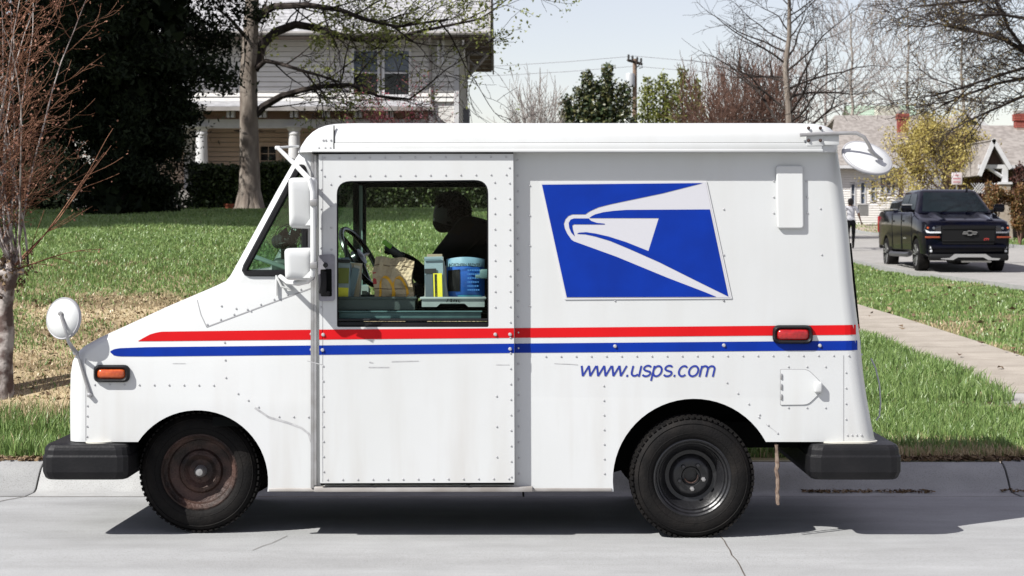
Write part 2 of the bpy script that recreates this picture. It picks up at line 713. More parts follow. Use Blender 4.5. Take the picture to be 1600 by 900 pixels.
mb.box((a.x, DD - 0.0035, (a.z + b.z) / 2), (0.006, 0.006, abs(a.z - b.z)))
mb.build("roof_seam", m_dark, van)

# ---- near sliding door with its window opening
door_out = rounded_poly([(498, 241), (802, 239.5), (804, 754), (500, 755)], 1.5, 2)
mb = MB()
mb.prism([P(x, y, DD) for x, y in door_out], (0, 0.052, 0))
door = mb.build("door", PAINT, van, bevel=0.0)
boolean(door, [px_prism(DOORWIN, 9, 10.6, DD).build("cut", m_rubber)])


def gasket(poly, d, r, name, parent, depth=0.0):
    pts = [P(x, y, d) + Vector((0, depth, 0)) for x, y in poly]
    return MB().tube(pts, r, 6, closed=True).build(name, m_rubber, parent)


gasket(DOORWIN, DD, 0.007, "window_seal", door, 0.012)
mb = MB()
for y0, y1, dy in ((498, 502, 0.004), (503, 510.5, 0.012)):
    a, b = P(527, y0, DD), P(763, y1, DD)
    mb.rbox(((a.x + b.x) / 2, DD + 0.018 + dy, (a.z + b.z) / 2), (b.x - a.x, 0.03, abs(a.z - b.z)), 0.004)
mb.build("window_sill", m_rubber, door)
MB().add([P(x, y, DD) + Vector((0, 0.035, 0)) for x, y in DOORWIN], [tuple(range(len(DOORWIN)))]).build("window_pane", m_glass_c, door, recalc=False)
# latch plate
mb = MB()
lp = rounded_poly([(497.5, 398), (523, 397), (523.5, 470), (498, 470.5)], 5, 4)
mb.prism([P(x, y, DD) - Vector((0, 0.012, 0)) for x, y in lp], (0, 0.011, 0))
latch = mb.build("latch_plate", m_grey, door)
mb = MB()
lp = rounded_poly([(501, 421), (518.5, 420), (519, 463), (502, 463)], 2, 3)
mb.prism([P(x, y, DD) - Vector((0, 0.014, 0)) for x, y in lp], (0, 0.004, 0))
mb.build("latch_recess", m_dark, latch)
mb = MB()
mb.tube([P(507, 424, DD) - Vector((0, 0.03, 0)), P(506.5, 445, DD) - Vector((0, 0.034, 0)), P(505, 458, DD) - Vector((0, 0.028, 0))], [0.012, 0.017, 0.02], 10)
mb.rbox(P(509, 458, DD) - Vector((0, 0.022, 0)), (0.045, 0.02, 0.025), 0.006)
mb.build("latch_handle", m_rubber, latch)
mb = MB()
mb.lathe([(0.0, -0.012), (0.010, -0.011), (0.013, -0.004), (0.013, 0.006)], P(509, 414, DD) - Vector((0, 0.016, 0)), n=16)
mb.build("lock", m_blackrim, latch)
# door seams, track at the front edge
mb = MB()
a, b = P(492, 242, DS), P(494.5, 757, DS)
mb.box(((a.x + b.x) / 2, DS - 0.012, (a.z + b.z) / 2), (0.012, 0.024, a.z - b.z))
a, b = P(487, 238, DS), P(489.5, 762, DS)
mb.box(((a.x + b.x) / 2, DS - 0.006, (a.z + b.z) / 2), (0.016, 0.012, a.z - b.z))
mb.build("door_track", m_alu, van)
mb = MB()
a, b = P(492, 759, DS), P(832, 758.5, DS)
mb.rbox(((a.x + b.x) / 2, DS - 0.02, P(0, 763, DS).z), (b.x - a.x, 0.05, 0.026), 0.004)
a, b = P(420, 766, DS), P(956, 766, DS)
mb.rbox(((a.x + b.x) / 2, DS + 0.004, P(0, 765.2, DS).z), (b.x - a.x, 0.02, 0.018), 0.004)
mb.build("sill", mat("dull_sill", (0.50, 0.48, 0.46), 0.5, (0.36, 0.33, 0.30), 6, 6, metal=0.2), van)
mb = MB()
for x in (500, 577, 727):
    mb.rbox(P(x + 4, 756.4, DD) + Vector((0, 0.02, 0)), (0.022, 0.03, 0.014), 0.003)
a, b = P(502, 754.6, DD), P(803, 754, DD)
mb.box(((a.x + b.x) / 2, DD + 0.028, P(0, 756.8, DD).z), (b.x - a.x, 0.03, 0.006))
mb.build("door_roller", m_dark, van)
# hinge-side seam strip on the door face
mb = MB()
for x0, x1, y0, y1, d in ((503.4, 504.2, 244, 752, DD),):
    a, b = P(x0, y0, d), P(x1, y1, d)
    mb.box(((a.x + b.x) / 2, d - 0.0008, (a.z + b.z) / 2), (b.x - a.x, 0.0016, a.z - b.z))
mb.build("door_seam", m_scratch, door)

# ---- quarter window
gasket(QWIN, DS, 0.018, "window_seal", van, 0.002)
MB().add([P(x, y, DS) + Vector((0, 0.016, 0)) for x, y in QWIN], [tuple(range(len(QWIN)))]).build("quarter_window", m_glass_t, van, recalc=False)
MB().add([Vector((P(x, y, DS).x, YF - 0.016, P(x, y, DS).z)) for x, y in QWIN_FAR], [tuple(range(len(QWIN_FAR)))]).build("quarter_window", m_glass_t, van, recalc=False)
a, b = P(360, 427, DS), P(446, 268, DS)
MB().add([Vector((a.x + 0.02, DS + 0.11, a.z)), Vector((a.x + 0.02, YF - 0.11, a.z)), Vector((b.x + 0.02, YF - 0.11, b.z)), Vector((b.x + 0.02, DS + 0.11, b.z))],
         [(0, 1, 2, 3)]).build("windshield", m_glass_t, van, recalc=False)

# ---- stripes: thin vinyl following the skin
def stripe(top, bot, x0, x1, surf, n, name, m, parent, lift=0.0016):
    vs, fs = [], []
    for i in range(n + 1):
        px = x0 + (x1 - x0) * i / n
        t, b = top(px), bot(px)
        for py in (t, b):
            y = surf(px, py)
            d = y - lift
            q = P(px, py, DS if y > DD + 0.03 else DD)
            vs.append((q.x, d, q.z))
    for i in range(n):
        fs.append((2 * i, 2 * i + 1, 2 * i + 3, 2 * i + 2))
    return MB().add(vs, fs, False).build(name, m, parent, recalc=False)


def lerp_f(pts):
    def f(x):
        for (x0, y0), (x1, y1) in zip(pts, pts[1:]):
            if x <= x1:
                return y0 + (y1 - y0) * (x - x0) / (x1 - x0)
        return pts[-1][1]
    return f


r_top = lerp_f([(216, 532.6), (224, 528), (236, 521.6), (250, 518.2), (500, 515), (805, 512.6), (1349, 507.6)])
r_bot = lerp_f([(216, 533.2), (250, 533), (500, 530.6), (805, 527.8), (1349, 523)])
b_top = lerp_f([(172.5, 548.6), (177, 546), (186, 544), (230, 542.4), (500, 539.6), (805, 536.8), (1350, 532.2)])
b_bot = lerp_f([(172.5, 550.5), (178, 555.4), (186, 556.8), (230, 557), (500, 554.4), (805, 551.4), (1350, 547.2)])
stripe(r_top, r_bot, 216, 491, side_y, 30, "red_stripe", m_red, van)
stripe(b_top, b_bot, 172.5, 491, side_y, 60, "blue_stripe", m_blue, van)
stripe(r_top, r_bot, 804, 1347.2, side_y, 60, "red_stripe", m_red, van)
stripe(b_top, b_bot, 804, 1349.2, side_y, 60, "blue_stripe", m_blue, van)
stripe(r_top, r_bot, 498.6, 803, lambda x, y: DD, 4, "red_stripe", m_red, door)
stripe(b_top, b_bot, 498.6, 803.4, lambda x, y: DD, 4, "blue_stripe", m_blue, door)

# ---- eagle-head emblem board
def lz(x, y):
    return (820 + x / 3.912, 260 + y / 3.912)


m_board = mat("board_edge", (0.72, 0.72, 0.73), 0.45)
bd = rounded_poly([lz(90, 90), lz(1110, 88), lz(1266, 808), lz(243, 814)], 1, 2)
board = MB().prism([P(x, y, DS) - Vector((0, 0.005, 0)) for x, y in bd], (0, 0.0045, 0)).build("emblem", m_board, van)
gp = [lz(101, 107), lz(1104, 97), lz(1256, 800), lz(252, 803)]
MB().add([P(x, y, DS) - Vector((0, 0.0062, 0)) for x, y in gp], [(0, 1, 2, 3)]).build("emblem_field", m_logo, board, recalc=False)
B1 = [(105, 112), (1087, 102), (840, 165), (600, 215), (520, 232), (450, 250), (400, 272), (380, 285), (370, 293), (290, 293), (265, 303), (247, 323), (238, 350),
      (243, 378), (258, 410), (285, 448), (300, 458), (560, 552), (870, 680), (1100, 768), (1170, 797), (256, 799)]
B2 = [(392, 316), (410, 303), (430, 293), (480, 280), (540, 272), (620, 266), (1130, 263), (1243, 795), (1060, 705), (820, 585), (640, 505), (520, 455), (430, 428),
      (370, 415), (318, 412), (330, 405), (375, 402), (430, 410), (510, 428), (620, 463), (755, 517), (818, 316)]
B3 = [(390, 318), (405, 333), (440, 345), (488, 350), (488, 355), (300, 354), (290, 360), (292, 382), (305, 428), (284, 405), (271, 375), (268, 345), (280, 325), (300, 318)]
for poly in (B1, B2, B3):
    flat_poly([P(*lz(x, y), DS) - Vector((0, 0.0078, 0)) for x, y in poly], "emblem_blue", m_blue, board)
q = P(904.5, 587.6, DS)
stroke_text("www.usps.com", "web_address", mat("lettering_blue", (0.012, 0.035, 0.33), 0.4), van, (q.x, DS - 0.002, q.z), 0.058, 213 / 300.2, 0.0096, 0.24)

# ---- rivets
mb = MB()


def rivet(px, py, d=DS, r=0.0068):
    y = side_y(px, py) if d == DS else d
    c = P(px, py, d)
    mb.lathe([(0.0, -0.0045), (r * 0.6, -0.0036), (r, 0.001)], (c.x, y, c.z), n=6)


def rivet_row(x0, y0, x1, y1, n, d=DS):
    for i in range(n):
        t = i / max(n - 1, 1)
        rivet(x0 + (x1 - x0) * t, y0 + (y1 - y0) * t, d)


rivet_row(507, 247, 791, 245, 13, DD)
rivet_row(507, 275, 791, 273, 13, DD)
rivet_row(502, 265, 501.5, 480, 8, DD)
rivet_row(517, 288, 518, 390, 4, DD)
rivet_row(796, 262, 799, 745, 21, DD)
rivet_row(773, 285, 774, 480, 9, DD)
rivet_row(505, 572, 506, 737, 8, DD)
rivet_row(512, 749.5, 795, 748, 13, DD)
rivet_row(776, 619, 776.5, 714, 3, DD)
rivet_row(486, 290, 489, 744, 20)
rivet_row(809, 250, 811, 740, 21)
rivet_row(853, 557, 1350, 555.5, 22)
rivet_row(943.5, 603, 944.5, 740, 7)
rivet_row(828, 290, 828, 478, 5)
rivet_row(1131, 327, 1131, 470, 3)
rivet_row(961, 470, 1131, 470, 2)
rivet_row(1136, 598, 1187, 648, 4)
rivet_row(1186, 652, 1215, 677, 3)
rivet_row(148, 601, 334, 602, 9)
rivet_row(137, 602, 136, 682, 6)
rivet_row(372, 615, 404, 636, 3)
rivet_row(436, 651, 482, 651.5, 3)
rivet_row(351, 535, 353, 590, 3)
rivet_row(324, 507, 470, 452, 8)
rivet_row(346, 478, 392, 486, 3)
rivet_row(1322, 582, 1322, 655, 4)
rivet_row(1324, 680, 1346, 680, 4)
rivet_row(1209, 283, 1209, 333, 3)
rivet_row(1260, 283, 1262, 333, 3)
rivet_row(1282, 326, 1284, 398, 2)
rivet_row(1226, 582, 1226, 628, 4)
rivet_row(1232, 573, 1290, 573, 3)
rivet_row(1232, 637, 1290, 637, 3)
rivet_row(545, 231, 1284, 228, 9, DD - 0.010)
for x, y in ((505, 219), (508, 231), (516, 231), (509, 219), (517, 219), (498, 231)):
    rivet(x, y, DD - 0.004)
mb.build("rivets", m_rivet, van, kind="stuff", recalc=False)
# larger bolts on the stripes
for px, py, d in ((487, 522, DS), (487, 546.5, DS), (505, 523, DD), (504, 547, DD), (774, 522.6, DD), (797, 522.6, DD), (797, 545.4, DD), (961, 541, DS), (1131, 539.6, DS), (1281, 540, DS)):
    MB().lathe([(0.0, -0.010), (0.007, -0.009), (0.010, -0.004), (0.0105, 0.002)], P(px, py, d), n=10).build("bolt", m_rivet, door if d == DD else van)

# ---- seams, dents and scratches
mb = MB()


def line(pts, w, d=DS, lift=0.0012):
    for (x0, y0), (x1, y1) in zip(pts, pts[1:]):
        a, b = P(x0, y0, d), P(x1, y1, d)
        t = (b - a).normalized()
        nn = Vector((-t.z, 0, t.x)) * w / 2
        ya, yb = (side_y(x0, y0) if d == DS else d) - lift, (side_y(x1, y1) if d == DS else d) - lift
        mb.add([(a.x + nn.x, ya, a.z + nn.z), (a.x - nn.x, ya, a.z - nn.z), (b.x - nn.x, yb, b.z - nn.z), (b.x + nn.x, yb, b.z + nn.z)], [(0, 1, 2, 3)])


line([(398, 637), (420, 652), (448, 660), (470, 668), (482, 677), (487, 692)], 0.011)
line([(576, 574), (608, 574)], 0.005, DD)
line([(612, 565), (654, 564)], 0.005, DD)
line([(577, 566), (583, 567)], 0.006, DD)
line([(775, 570), (796, 570)], 0.003, DD)
line([(480, 564), (504, 570)], 0.004, DD)
line([(270, 568), (290, 568)], 0.003)
line([(866, 568), (890, 569), (903, 570)], 0.003)
line([(1197, 663), (1216, 677)], 0.003)
mb.build("scratches", m_scratch, van, recalc=False, kind="stuff")
for sp, wd in (([(308, 468), (314, 492), (323, 511)], 0.004), ([(323, 511), (487, 450)], 0.006), ([(134, 560), (134, 688)], 0.003), ([(1318, 555), (1318, 689)], 0.003)):
    mb = MB()
    line(sp, wd)
    mb.build("panel_seam", mat("seam_shadow", (0.40, 0.40, 0.41), 0.7), van, recalc=False)

# ---- raised plate, fuel flap
pl = rounded_poly([(1212, 259), (1254, 259), (1255, 357), (1214, 357)], 5, 4)
MB().prism([P(x, y, DS) - Vector((0, 0.022, 0)) for x, y in pl], (0, 0.022, 0)).build("cover_plate", PAINT, van, bevel=0.006)
pl = rounded_poly([(1219.5, 577.5), (1262, 577.5), (1283, 598), (1283, 612), (1262, 632), (1219.5, 632.5)], [1, 18, 14, 14, 18, 1], 4)
flap = MB().prism([P(x, y, DS) - Vector((0, 0.005, 0)) for x, y in pl], (0, 0.005, 0)).build("fuel_flap", PAINT, van)
pts = [P(x, y, DS) - Vector((0, 0.0015, 0)) for x, y in pl]
MB().tube(pts, 0.0022, 4, closed=True).build("flap_gap", mat("flap_gap_grey", (0.22, 0.22, 0.23), 0.7), flap)
MB().rbox(P(1277.5, 604.5, DS) - Vector((0, 0.018, 0)), (0.042, 0.03, 0.058), 0.01, 3).build("flap_knob", PAINT, flap)
for y in (588, 604, 620):
    MB().rbox(P(1220.5, y, DS) - Vector((0, 0.006, 0)), (0.010, 0.010, 0.03), 0.003).build("flap_hinge", m_alu, flap)

# ---- side lights
def side_light(x0, y0, x1, y1, lens, name):
    c = P((x0 + x1) / 2, (y0 + y1) / 2, DS)
    y = side_y((x0 + x1) / 2, (y0 + y1) / 2)
    h = (y1 - y0)
    po = rounded_poly([(x0, y0), (x1, y0), (x1, y1), (x0, y1)], h * 0.36, 5)
    pi = rounded_poly([(x0 + 6, y0 + 6), (x1 - 6, y0 + 6), (x1 - 6, y1 - 6), (x0 + 6, y1 - 6)], h * 0.24, 5)

    def ring(pp, dy):
        return [Vector((P(a, b, DS).x, y + dy, P(a, b, DS).z)) for a, b in pp]
    mid = rounded_poly([(x0 + 3, y0 + 3), (x1 - 3, y0 + 3), (x1 - 3, y1 - 3), (x0 + 3, y1 - 3)], h * 0.3, 5)
    o = MB().loft([ring(po, 0.004), ring(po, -0.014), ring(mid, -0.030), ring(pi, -0.022), ring(pi, 0.0)], cap0=True, cap1=True).build(name, m_rubber, van, sharp=60)
    in2 = rounded_poly([(x0 + 10, y0 + 9), (x1 - 10, y0 + 9), (x1 - 10, y1 - 9), (x0 + 10, y1 - 9)], h * 0.16, 5)
    MB().loft([ring(pi, -0.010), ring(pi, -0.020), ring(in2, -0.030)]).build("lens", lens, o, sharp=70)


side_light(147, 570, 203, 597, m_amber, "side_marker")
side_light(1207, 508, 1269.5, 537, m_redlens, "side_marker")

# ---- bumpers
def bumper(xa, xb, ra, name, ytop=697):
    lev = [(750.5, 0.022), (747, 0.010), (738, 0.0), (714, 0.0), (712.5, 0.006), (704, 0.008), (700, 0.012), (ytop - 1, 0.022), (ytop - 3.5, 0.12)]
    rings = []
    for py, ins in lev:
        a, b = P(xa, py, 9.98), P(xb, py, 9.98)
        rings.append(plan_ring(a.x + ins, b.x - ins, a.z, 9.98 + ins, 11.94 - ins, ra, 3))
    return MB().loft(rings, smooth=False).build(name, m_rubber, van, bevel=0.004)


bumper(62.5, 201, 0.06, "front_bumper")
bumper(1265, 1411, 0.06, "rear_bumper")
for xa, xb, py in ((131, 178, 692.2), (1280, 1374, 692.2)):
    a, b = P(xa, py, DS), P(xb, py, DS)
    MB().loft([plan_ring(a.x, b.x, a.z, DS - 0.035, 11.9, 0.10), plan_ring(a.x, b.x, a.z + 0.008, DS - 0.035, 11.9, 0.10)]).build("bumper_trim", m_cream, van)

# ---- wheels
def tyre_profile(R, ri, w):
    return [(ri, 0.028), (ri + 0.006, 0.012), (ri + 0.02, 0.004), (ri + 0.05, 0.0), (R - 0.045, 0.004), (R - 0.02, 0.014), (R - 0.006, 0.030), (R, 0.05),
            (R, w - 0.05), (R - 0.02, w - 0.014), (ri, w - 0.02)]


def make_wheel(px, py, d, R, ri, kind, steer=0.0):
    c = P(px, py, d)
    root = empty("wheel", c)
    root.parent = van
    root.location = c - van.location
    W = 0.21
    t = MB().lathe(tyre_profile(R, ri, W), c, n=72)
    t.tube([c + Vector((math.cos(a) * (ri + 0.035), 0.0025, math.sin(a) * (ri + 0.035))) for a in [2 * PI * k / 60 for k in range(60)]], 0.0022, 4, closed=True)
    t.tube([c + Vector((math.cos(a) * (R - 0.032), 0.007, math.sin(a) * (R - 0.032))) for a in [2 * PI * k / 60 for k in range(60)]], 0.0028, 4, closed=True)
    tyre = t.build("tyre", m_tyre, root, sharp=40)
    tr = MB()
    nb = 64
    for k in range(nb):
        for row, (yy, wy, off) in enumerate(((0.034, 0.035, 0), (0.078, 0.034, 0.5), (0.122, 0.034, 0), (0.168, 0.035, 0.5))):
            a = 2 * PI * (k + off) / nb
            rr = (R - 0.001 if row in (0, 3) else R + 0.002) - (0.0 if kind == 'rear' else 0.003)
            M = Matrix.Rotation(-a, 3, 'Y')
            tr.box(c + Vector((math.cos(a) * rr, yy, math.sin(a) * rr)), (0.014 if kind == 'rear' else 0.008, wy, 2 * PI * R / nb * 0.62), tilt=M)
    tr.build("tread", m_tyre, root, kind="stuff", recalc=False)
    if kind == 'front':
        prof = [(ri + 0.004, 0.030), (ri + 0.008, 0.018), (ri - 0.004, 0.014), (ri - 0.012, 0.03), (ri - 0.026, 0.040), (ri - 0.034, 0.065), (ri - 0.055, 0.075),
                (0.118, 0.078), (0.108, 0.058), (0.088, 0.050), (0.074, 0.064), (0.062, 0.074), (0.0, 0.074)]
        rim = MB().lathe(prof, c, n=56).build("rim", m_rust, root, sharp=30)
        MB().lathe([(0.0, 0.012), (0.018, 0.014), (0.026, 0.026), (0.030, 0.04), (0.033, 0.09), (0.042, 0.105)], c, n=24).build("hub", m_alu, rim)
        MB().lathe([(0.0, 0.07), (0.009, 0.07), (0.011, 0.075), (0.012, 0.10)], c + Vector((-0.008, 0, -0.052)), n=6).build("lug_nut", m_rust, rim)
    else:
        prof = [(ri + 0.004, 0.030), (ri + 0.007, 0.016), (ri - 0.002, 0.013), (ri - 0.010, 0.02), (ri - 0.016, 0.04), (ri - 0.024, 0.046), (ri - 0.03, 0.066), (ri - 0.04, 0.075),
                (0.135, 0.115), (0.115, 0.118), (0.098, 0.10), (0.085, 0.094), (0.052, 0.094), (0.045, 0.104), (0.036, 0.106), (0.034, 0.13), (0.0, 0.13)]
        rim = MB().lathe(prof, c, n=56).build("rim", m_blackrim, root, sharp=30)
        for k in range(5):
            a = math.radians(58 + 72 * k)
            MB().lathe([(0.0, 0.068), (0.010, 0.07), (0.0125, 0.076), (0.0125, 0.096)], c + Vector((math.cos(a) * 0.066, 0, math.sin(a) * 0.066)), n=6).build(
                "lug_nut", m_alu if k in (3, 4) else m_blackrim, rim)
        MB().tube([c + Vector((math.cos(a) * 0.036, 0.095, math.sin(a) * 0.036)) for a in [math.radians(200 + k * 17) for k in range(11)]], 0.004, 6).build("centre_lip", m_rust, rim)
    return root


make_wheel(310.5, 738.5, 10.19, 0.3165, 0.198, 'front')
make_wheel(1082.5, 747.5, 10.035, 0.3165, 0.199, 'rear')
far = {}
for (px, py, d, k) in ((310.5, 738.5, 10.19, 'front'), (1082.5, 747.5, 10.035, 'rear')):
    src = [o for o in van.children if o.name.startswith("wheel") and abs((o.location + van.location).x - P(px, py, d).x) < 0.01][0]
    c = copy_tree(src, van)
    c.rotation_euler = (0, 0, PI)
    c.location.y = 2 * 10.96 - (src.location.y + 10.96) - 10.96

# ---- underside, wheel wells, mud flap
MB().box((P(690, 0, DS).x, 10.96, 0.40), (1.76, 1.70, 0.30)).box((P(1225, 0, DS).x, 10.96, 0.50), (2.0 * (P(1330, 0, DS).x - P(1225, 0, DS).x), 1.1, 0.14)).build("underbody", m_dark, van)
MB().box((P(185, 0, DS).x, 10.96, 0.53), (0.30, 1.2, 0.14)).build("front_crossmember", m_dark, van)
for (cx_, cy_, r), yin in ((FA, 10.60), (RA, 10.48)):
    ap = arc(cx_, cy_, r + 9, 148, 0, 24) if cx_ < 500 else arc(cx_, cy_, r + 9, 180, 30, 24)
    outer = [P(x, y, DS) for x, y in ap]
    outer = ([] if cx_ < 500 else [Vector((outer[0].x, 0, 0.27))]) + outer + ([Vector((outer[-1].x, 0, 0.27))] if cx_ < 500 else [])
    for ya, yb, in ((DS + 0.034, yin), (YF - 0.034, 2 * 10.96 - yin)):
        n_ = len(outer)
        MB().add([(p.x, ya, p.z) for p in outer] + [(p.x, yb, p.z) for p in outer], [(i, i + 1, n_ + i + 1, n_ + i) for i in range(n_ - 1)] + [tuple(range(n_, 2 * n_))]).build(
            "wheel_well", m_dark, van, recalc=False)
mb = MB()
c = P(1082, 747, 10.035)
mb.tube([(c.x, 10.3, c.z), (c.x, 11.62, c.z)], 0.06, 10)
mb.build("axle", m_dark, van)
mb = MB()
c = P(310, 737, 10.26)
mb.tube([(c.x, 10.42, c.z), (c.x, 11.5, c.z)], 0.045, 10)
mb.build("axle", m_dark, van)
mb = MB()
a, b = P(1213, 695, 10.07), P(1216, 789, 10.07)
rng = random.Random(5)
pts = [a.lerp(b, i / 14) + Vector((rng.uniform(-0.004, 0.004), 0, 0)) for i in range(15)]
mb.tube(pts, [0.009 + rng.uniform(-0.002, 0.003) for _ in pts], 6)
pts2 = [p + Vector((0.002, 0.05, 0.0)) for p in pts]
mb.tube(pts2, 0.008, 5)
for p, q in zip(pts, pts2):
    pass
mb.build("mud_flap", mat("muddy_flap", (0.16, 0.11, 0.085), 0.9, (0.32, 0.25, 0.20), 40, 4), van)
mb = MB()
pts = [P(x, y, 10.75) for x, y in ((1361, 560), (1368, 575), (1374, 600), (1376, 630), (1374, 650), (1369, 657))]
mb.tube(pts, 0.0045, 6).build("cable", mat("pale_cable", (0.55, 0.57, 0.58), 0.5), van)
mb = MB()
a, b, c = P(1333, 380, DS), P(1342, 470, DS), P(1346.5, 515, DS)
mb.tube([Vector((p.x + 0.004, 10.17, p.z)) for p in (a, b, c)], 0.006, 6).build("rear_door_seal", m_dark, van)

# ---- mirrors beside the door
def mirror_housing(x0, y0, x1, y1, d, name, yaw=0.0):
    po = rounded_poly([(x0 + 1.5, y0 + 1), (x1, y0), (x1 - 1, y1), (x0 + 3, y1 - 2)], 7, 5)
    c2 = ((x0 + x1) / 2, (y0 + y1) / 2)

    def ring(s, dy):
        out = []
        for a, b in po:
            p = P(c2[0] + (a - c2[0]) * s, c2[1] + (b - c2[1]) * s, d)
            out.append(Vector((p.x, d + dy + (p.x - P(*c2, d).x) * yaw, p.z)))
        return out
    o = MB().loft([ring(0.99, 0.05), ring(1.0, 0.0), ring(0.985, -0.016), ring(0.93, -0.030), ring(0.80, -0.038), ring(0.5, -0.042)]).build(name, PAINT, van, sharp=70)
    MB().loft([ring(1.015, 0.05), ring(1.015, 0.036)]).build("mirror_rim", m_grey, o, sharp=70)
    MB().loft([ring(0.95, 0.056), ring(0.95, 0.05)]).build("mirror_glass", mat("mirror_glass", (0.6, 0.62, 0.65), 0.05, metal=1.0), o)
    return o


MD = 9.86
mirror_housing(450, 277, 494, 358, MD, "door_mirror", 0.25)
mirror_housing(443.5, 387, 491, 439, MD, "door_mirror", 0.2)
mb = MB()


def pp(x, y, d):
    return P(x, y, d)


mb.tube([pp(433, 230, 9.93), pp(463, 259, 9.9), pp(484, 281, MD - 0.05), pp(489, 300, MD - 0.055), pp(489.5, 360, MD - 0.055), pp(489.5, 415, MD - 0.055), pp(488, 430, MD - 0.05), pp(481, 439, 9.87),
         pp(465, 442.5, 9.91), pp(450, 441, 9.98), pp(437, 431, DS)], [0.010, 0.013, 0.014] + [0.0145] * 6 + [0.013, 0.012], 10)
mb.tube([pp(431, 231, 9.93), pp(448, 229.5, 9.96), pp(466, 228.5, DS)], 0.006, 8)
mb.tube([pp(432, 430, DS - 0.01), pp(432, 462, DS - 0.012)], 0.006, 8)
mb.tube([pp(432, 432, DS - 0.012), pp(440, 448, DS - 0.02), pp(456, 452, DS - 0.01)], 0.006, 8)
mb.rbox(pp(434, 231, 9.93), (0.03, 0.02, 0.02), 0.006)
arm = mb.build("mirror_arm", PAINT, van)
for y in (316.5, 414.5):
    MB().rbox(pp(490.5, y, MD - 0.055), (0.036, 0.044, 0.036), 0.005).build("mirror_clamp", m_alu, arm)
MB().tube([pp(467, 262, DS - 0.01), pp(472, 266, DS - 0.012), pp(474, 274, DS - 0.012)], 0.016, 6).build("pillar_seal", m_rubber, van)

# folds and bolts on the mirror housings
for (x0_, y0_, x1_, y1_) in ((478, 336, 490, 352), (474, 421, 488, 434)):
    MB().loft([[P(x0_, y1_, MD) + Vector((0, -0.036, 0)), P(x1_, y0_, MD) + Vector((0, -0.036, 0)), P(x1_, y1_, MD) + Vector((0, -0.036, 0))],
               [P(x0_, y1_, MD) + Vector((0, -0.040, 0)), P(x1_, y0_, MD) + Vector((0, -0.054, 0)), P(x1_, y1_, MD) + Vector((0, -0.052, 0))]], smooth=False).build("mirror_fold", PAINT, arm)
# ---- round mirrors (pressed dishes on arms)
def dish(c, axis, r, name, depth=0.035):
    o = MB().lathe([(0.0, -depth), (r * 0.35, -depth * 0.93), (r * 0.65, -depth * 0.72), (r * 0.86, -depth * 0.35), (r * 0.93, -depth * 0.1)], c, axis, 48).build(name, PAINT, van, sharp=80)
    MB().lathe([(r * 0.92, -depth * 0.16), (r * 0.97, -depth * 0.2), (r, -0.002), (r * 1.0, 0.010), (r * 0.95, 0.014), (r * 0.9, 0.012)], c, axis, 48).build("mirror_rim", mat("dish_rim", (0.42, 0.42, 0.44), 0.5), o, sharp=70)
    MB().lathe([(r * 0.93, 0.011), (r * 0.6, 0.004), (0.0, -0.002)], c, axis, 48).build("mirror_glass", MATS["mirror_glass"], o)
    return o


c1 = P(99, 497.5, 10.02)
ax1 = Vector((0.44, 0.88, -0.10)).normalized()
dish(c1, ax1, 0.110, "front_mirror", 0.04)
mb = MB()
mb.tube([P(95, 492, 9.97), P(101, 512, 9.95), P(107, 534, 9.97), P(114, 545, 10.02), P(120, 552, 10.06)], [0.008, 0.0075, 0.0085, 0.011, 0.013], 8)
mb.tube([P(120, 551, 10.05), P(129, 580, 10.055), P(140, 617, 10.05)], 0.0075, 8)
mb.lathe([(0, -0.014), (0.012, -0.010), (0.014, 0.01)], P(140, 617, 10.05), n=12)
mb.lathe([(0, -0.01), (0.012, -0.008), (0.014, 0.02)], P(94.5, 490, 9.975), n=12)
mb.lathe([(0, -0.02), (0.012, -0.016), (0.014, 0.01)], P(118, 551, 10.05), n=12)
mb.build("mirror_arm", m_alu, van)
c2 = P(1355, 246, 10.04)
ax2 = Vector((-0.22, 0.62, -0.75)).normalized()
dish(c2, ax2, 0.136, "rear_mirror", 0.022)
mb = MB()
mb.tube([P(1250, 211, 9.97), P(1280, 209, 9.975), P(1320, 208, 9.97), P(1338, 208, 9.965), P(1350, 214, 9.96), P(1358, 227, 9.96), P(1363, 238, 9.97)], 0.0095, 10)
mb.tube([P(1358, 232, 9.96), P(1366, 241, 9.965), P(1379, 249, 10.0)], [0.013, 0.012, 0.004], 8)
mb.build("mirror_arm", m_alu, van)
br = MB().rbox(P(1273, 215, DD - 0.010), (0.088, 0.016, 0.086), 0.003)
br.rbox(P(1298, 216, DD - 0.008), (0.085, 0.012, 0.07), 0.003)
br = br.build("mirror_bracket", PAINT, van)
for x in (1263.5, 1282):
    for y in (200, 219.5):
        MB().lathe([(0, -0.009), (0.006, -0.008), (0.0085, -0.003), (0.009, 0.004)], P(x, y, DD - 0.020), n=10).build("bolt", m_rust, br)

# ---- cab interior
mb = MB()
bx = P(800, 0, 10.9).x
mb.box((bx + 0.03, 10.96, 1.25), (0.04, 1.72, 1.45))
mb.build("bulkhead", m_dark, van)
mb = MB()
a, b = P(330, 0, DS).x, P(800, 0, 10.9).x
mb.box(((a + b) / 2, 10.96, 0.60), (b - a, 1.70, 0.05))
mb.build("cab_floor", m_dark, van)
mb = MB()
mb.rbox((P(425, 0, 10.9).x, 10.96, 1.20), (0.34, 1.66, 0.30), 0.05, 3)
mb.rbox((P(440, 0, 10.9).x, 11.5, 1.36), (0.22, 0.40, 0.16), 0.04, 3)
dash = mb.build("dashboard", mat("dash_plastic", (0.03, 0.045, 0.042), 0.5), van)
MB().rbox(P(428, 412, 10.5) + Vector((0, 0.0, 0)), (0.26, 0.22, 0.012), 0.004, tilt=Matrix.Rotation(0.35, 3, 'Y')).build("paper_pad", mat("grey_green_paper", (0.32, 0.38, 0.36), 0.7), dash)  # paper pad in a dull grey-green
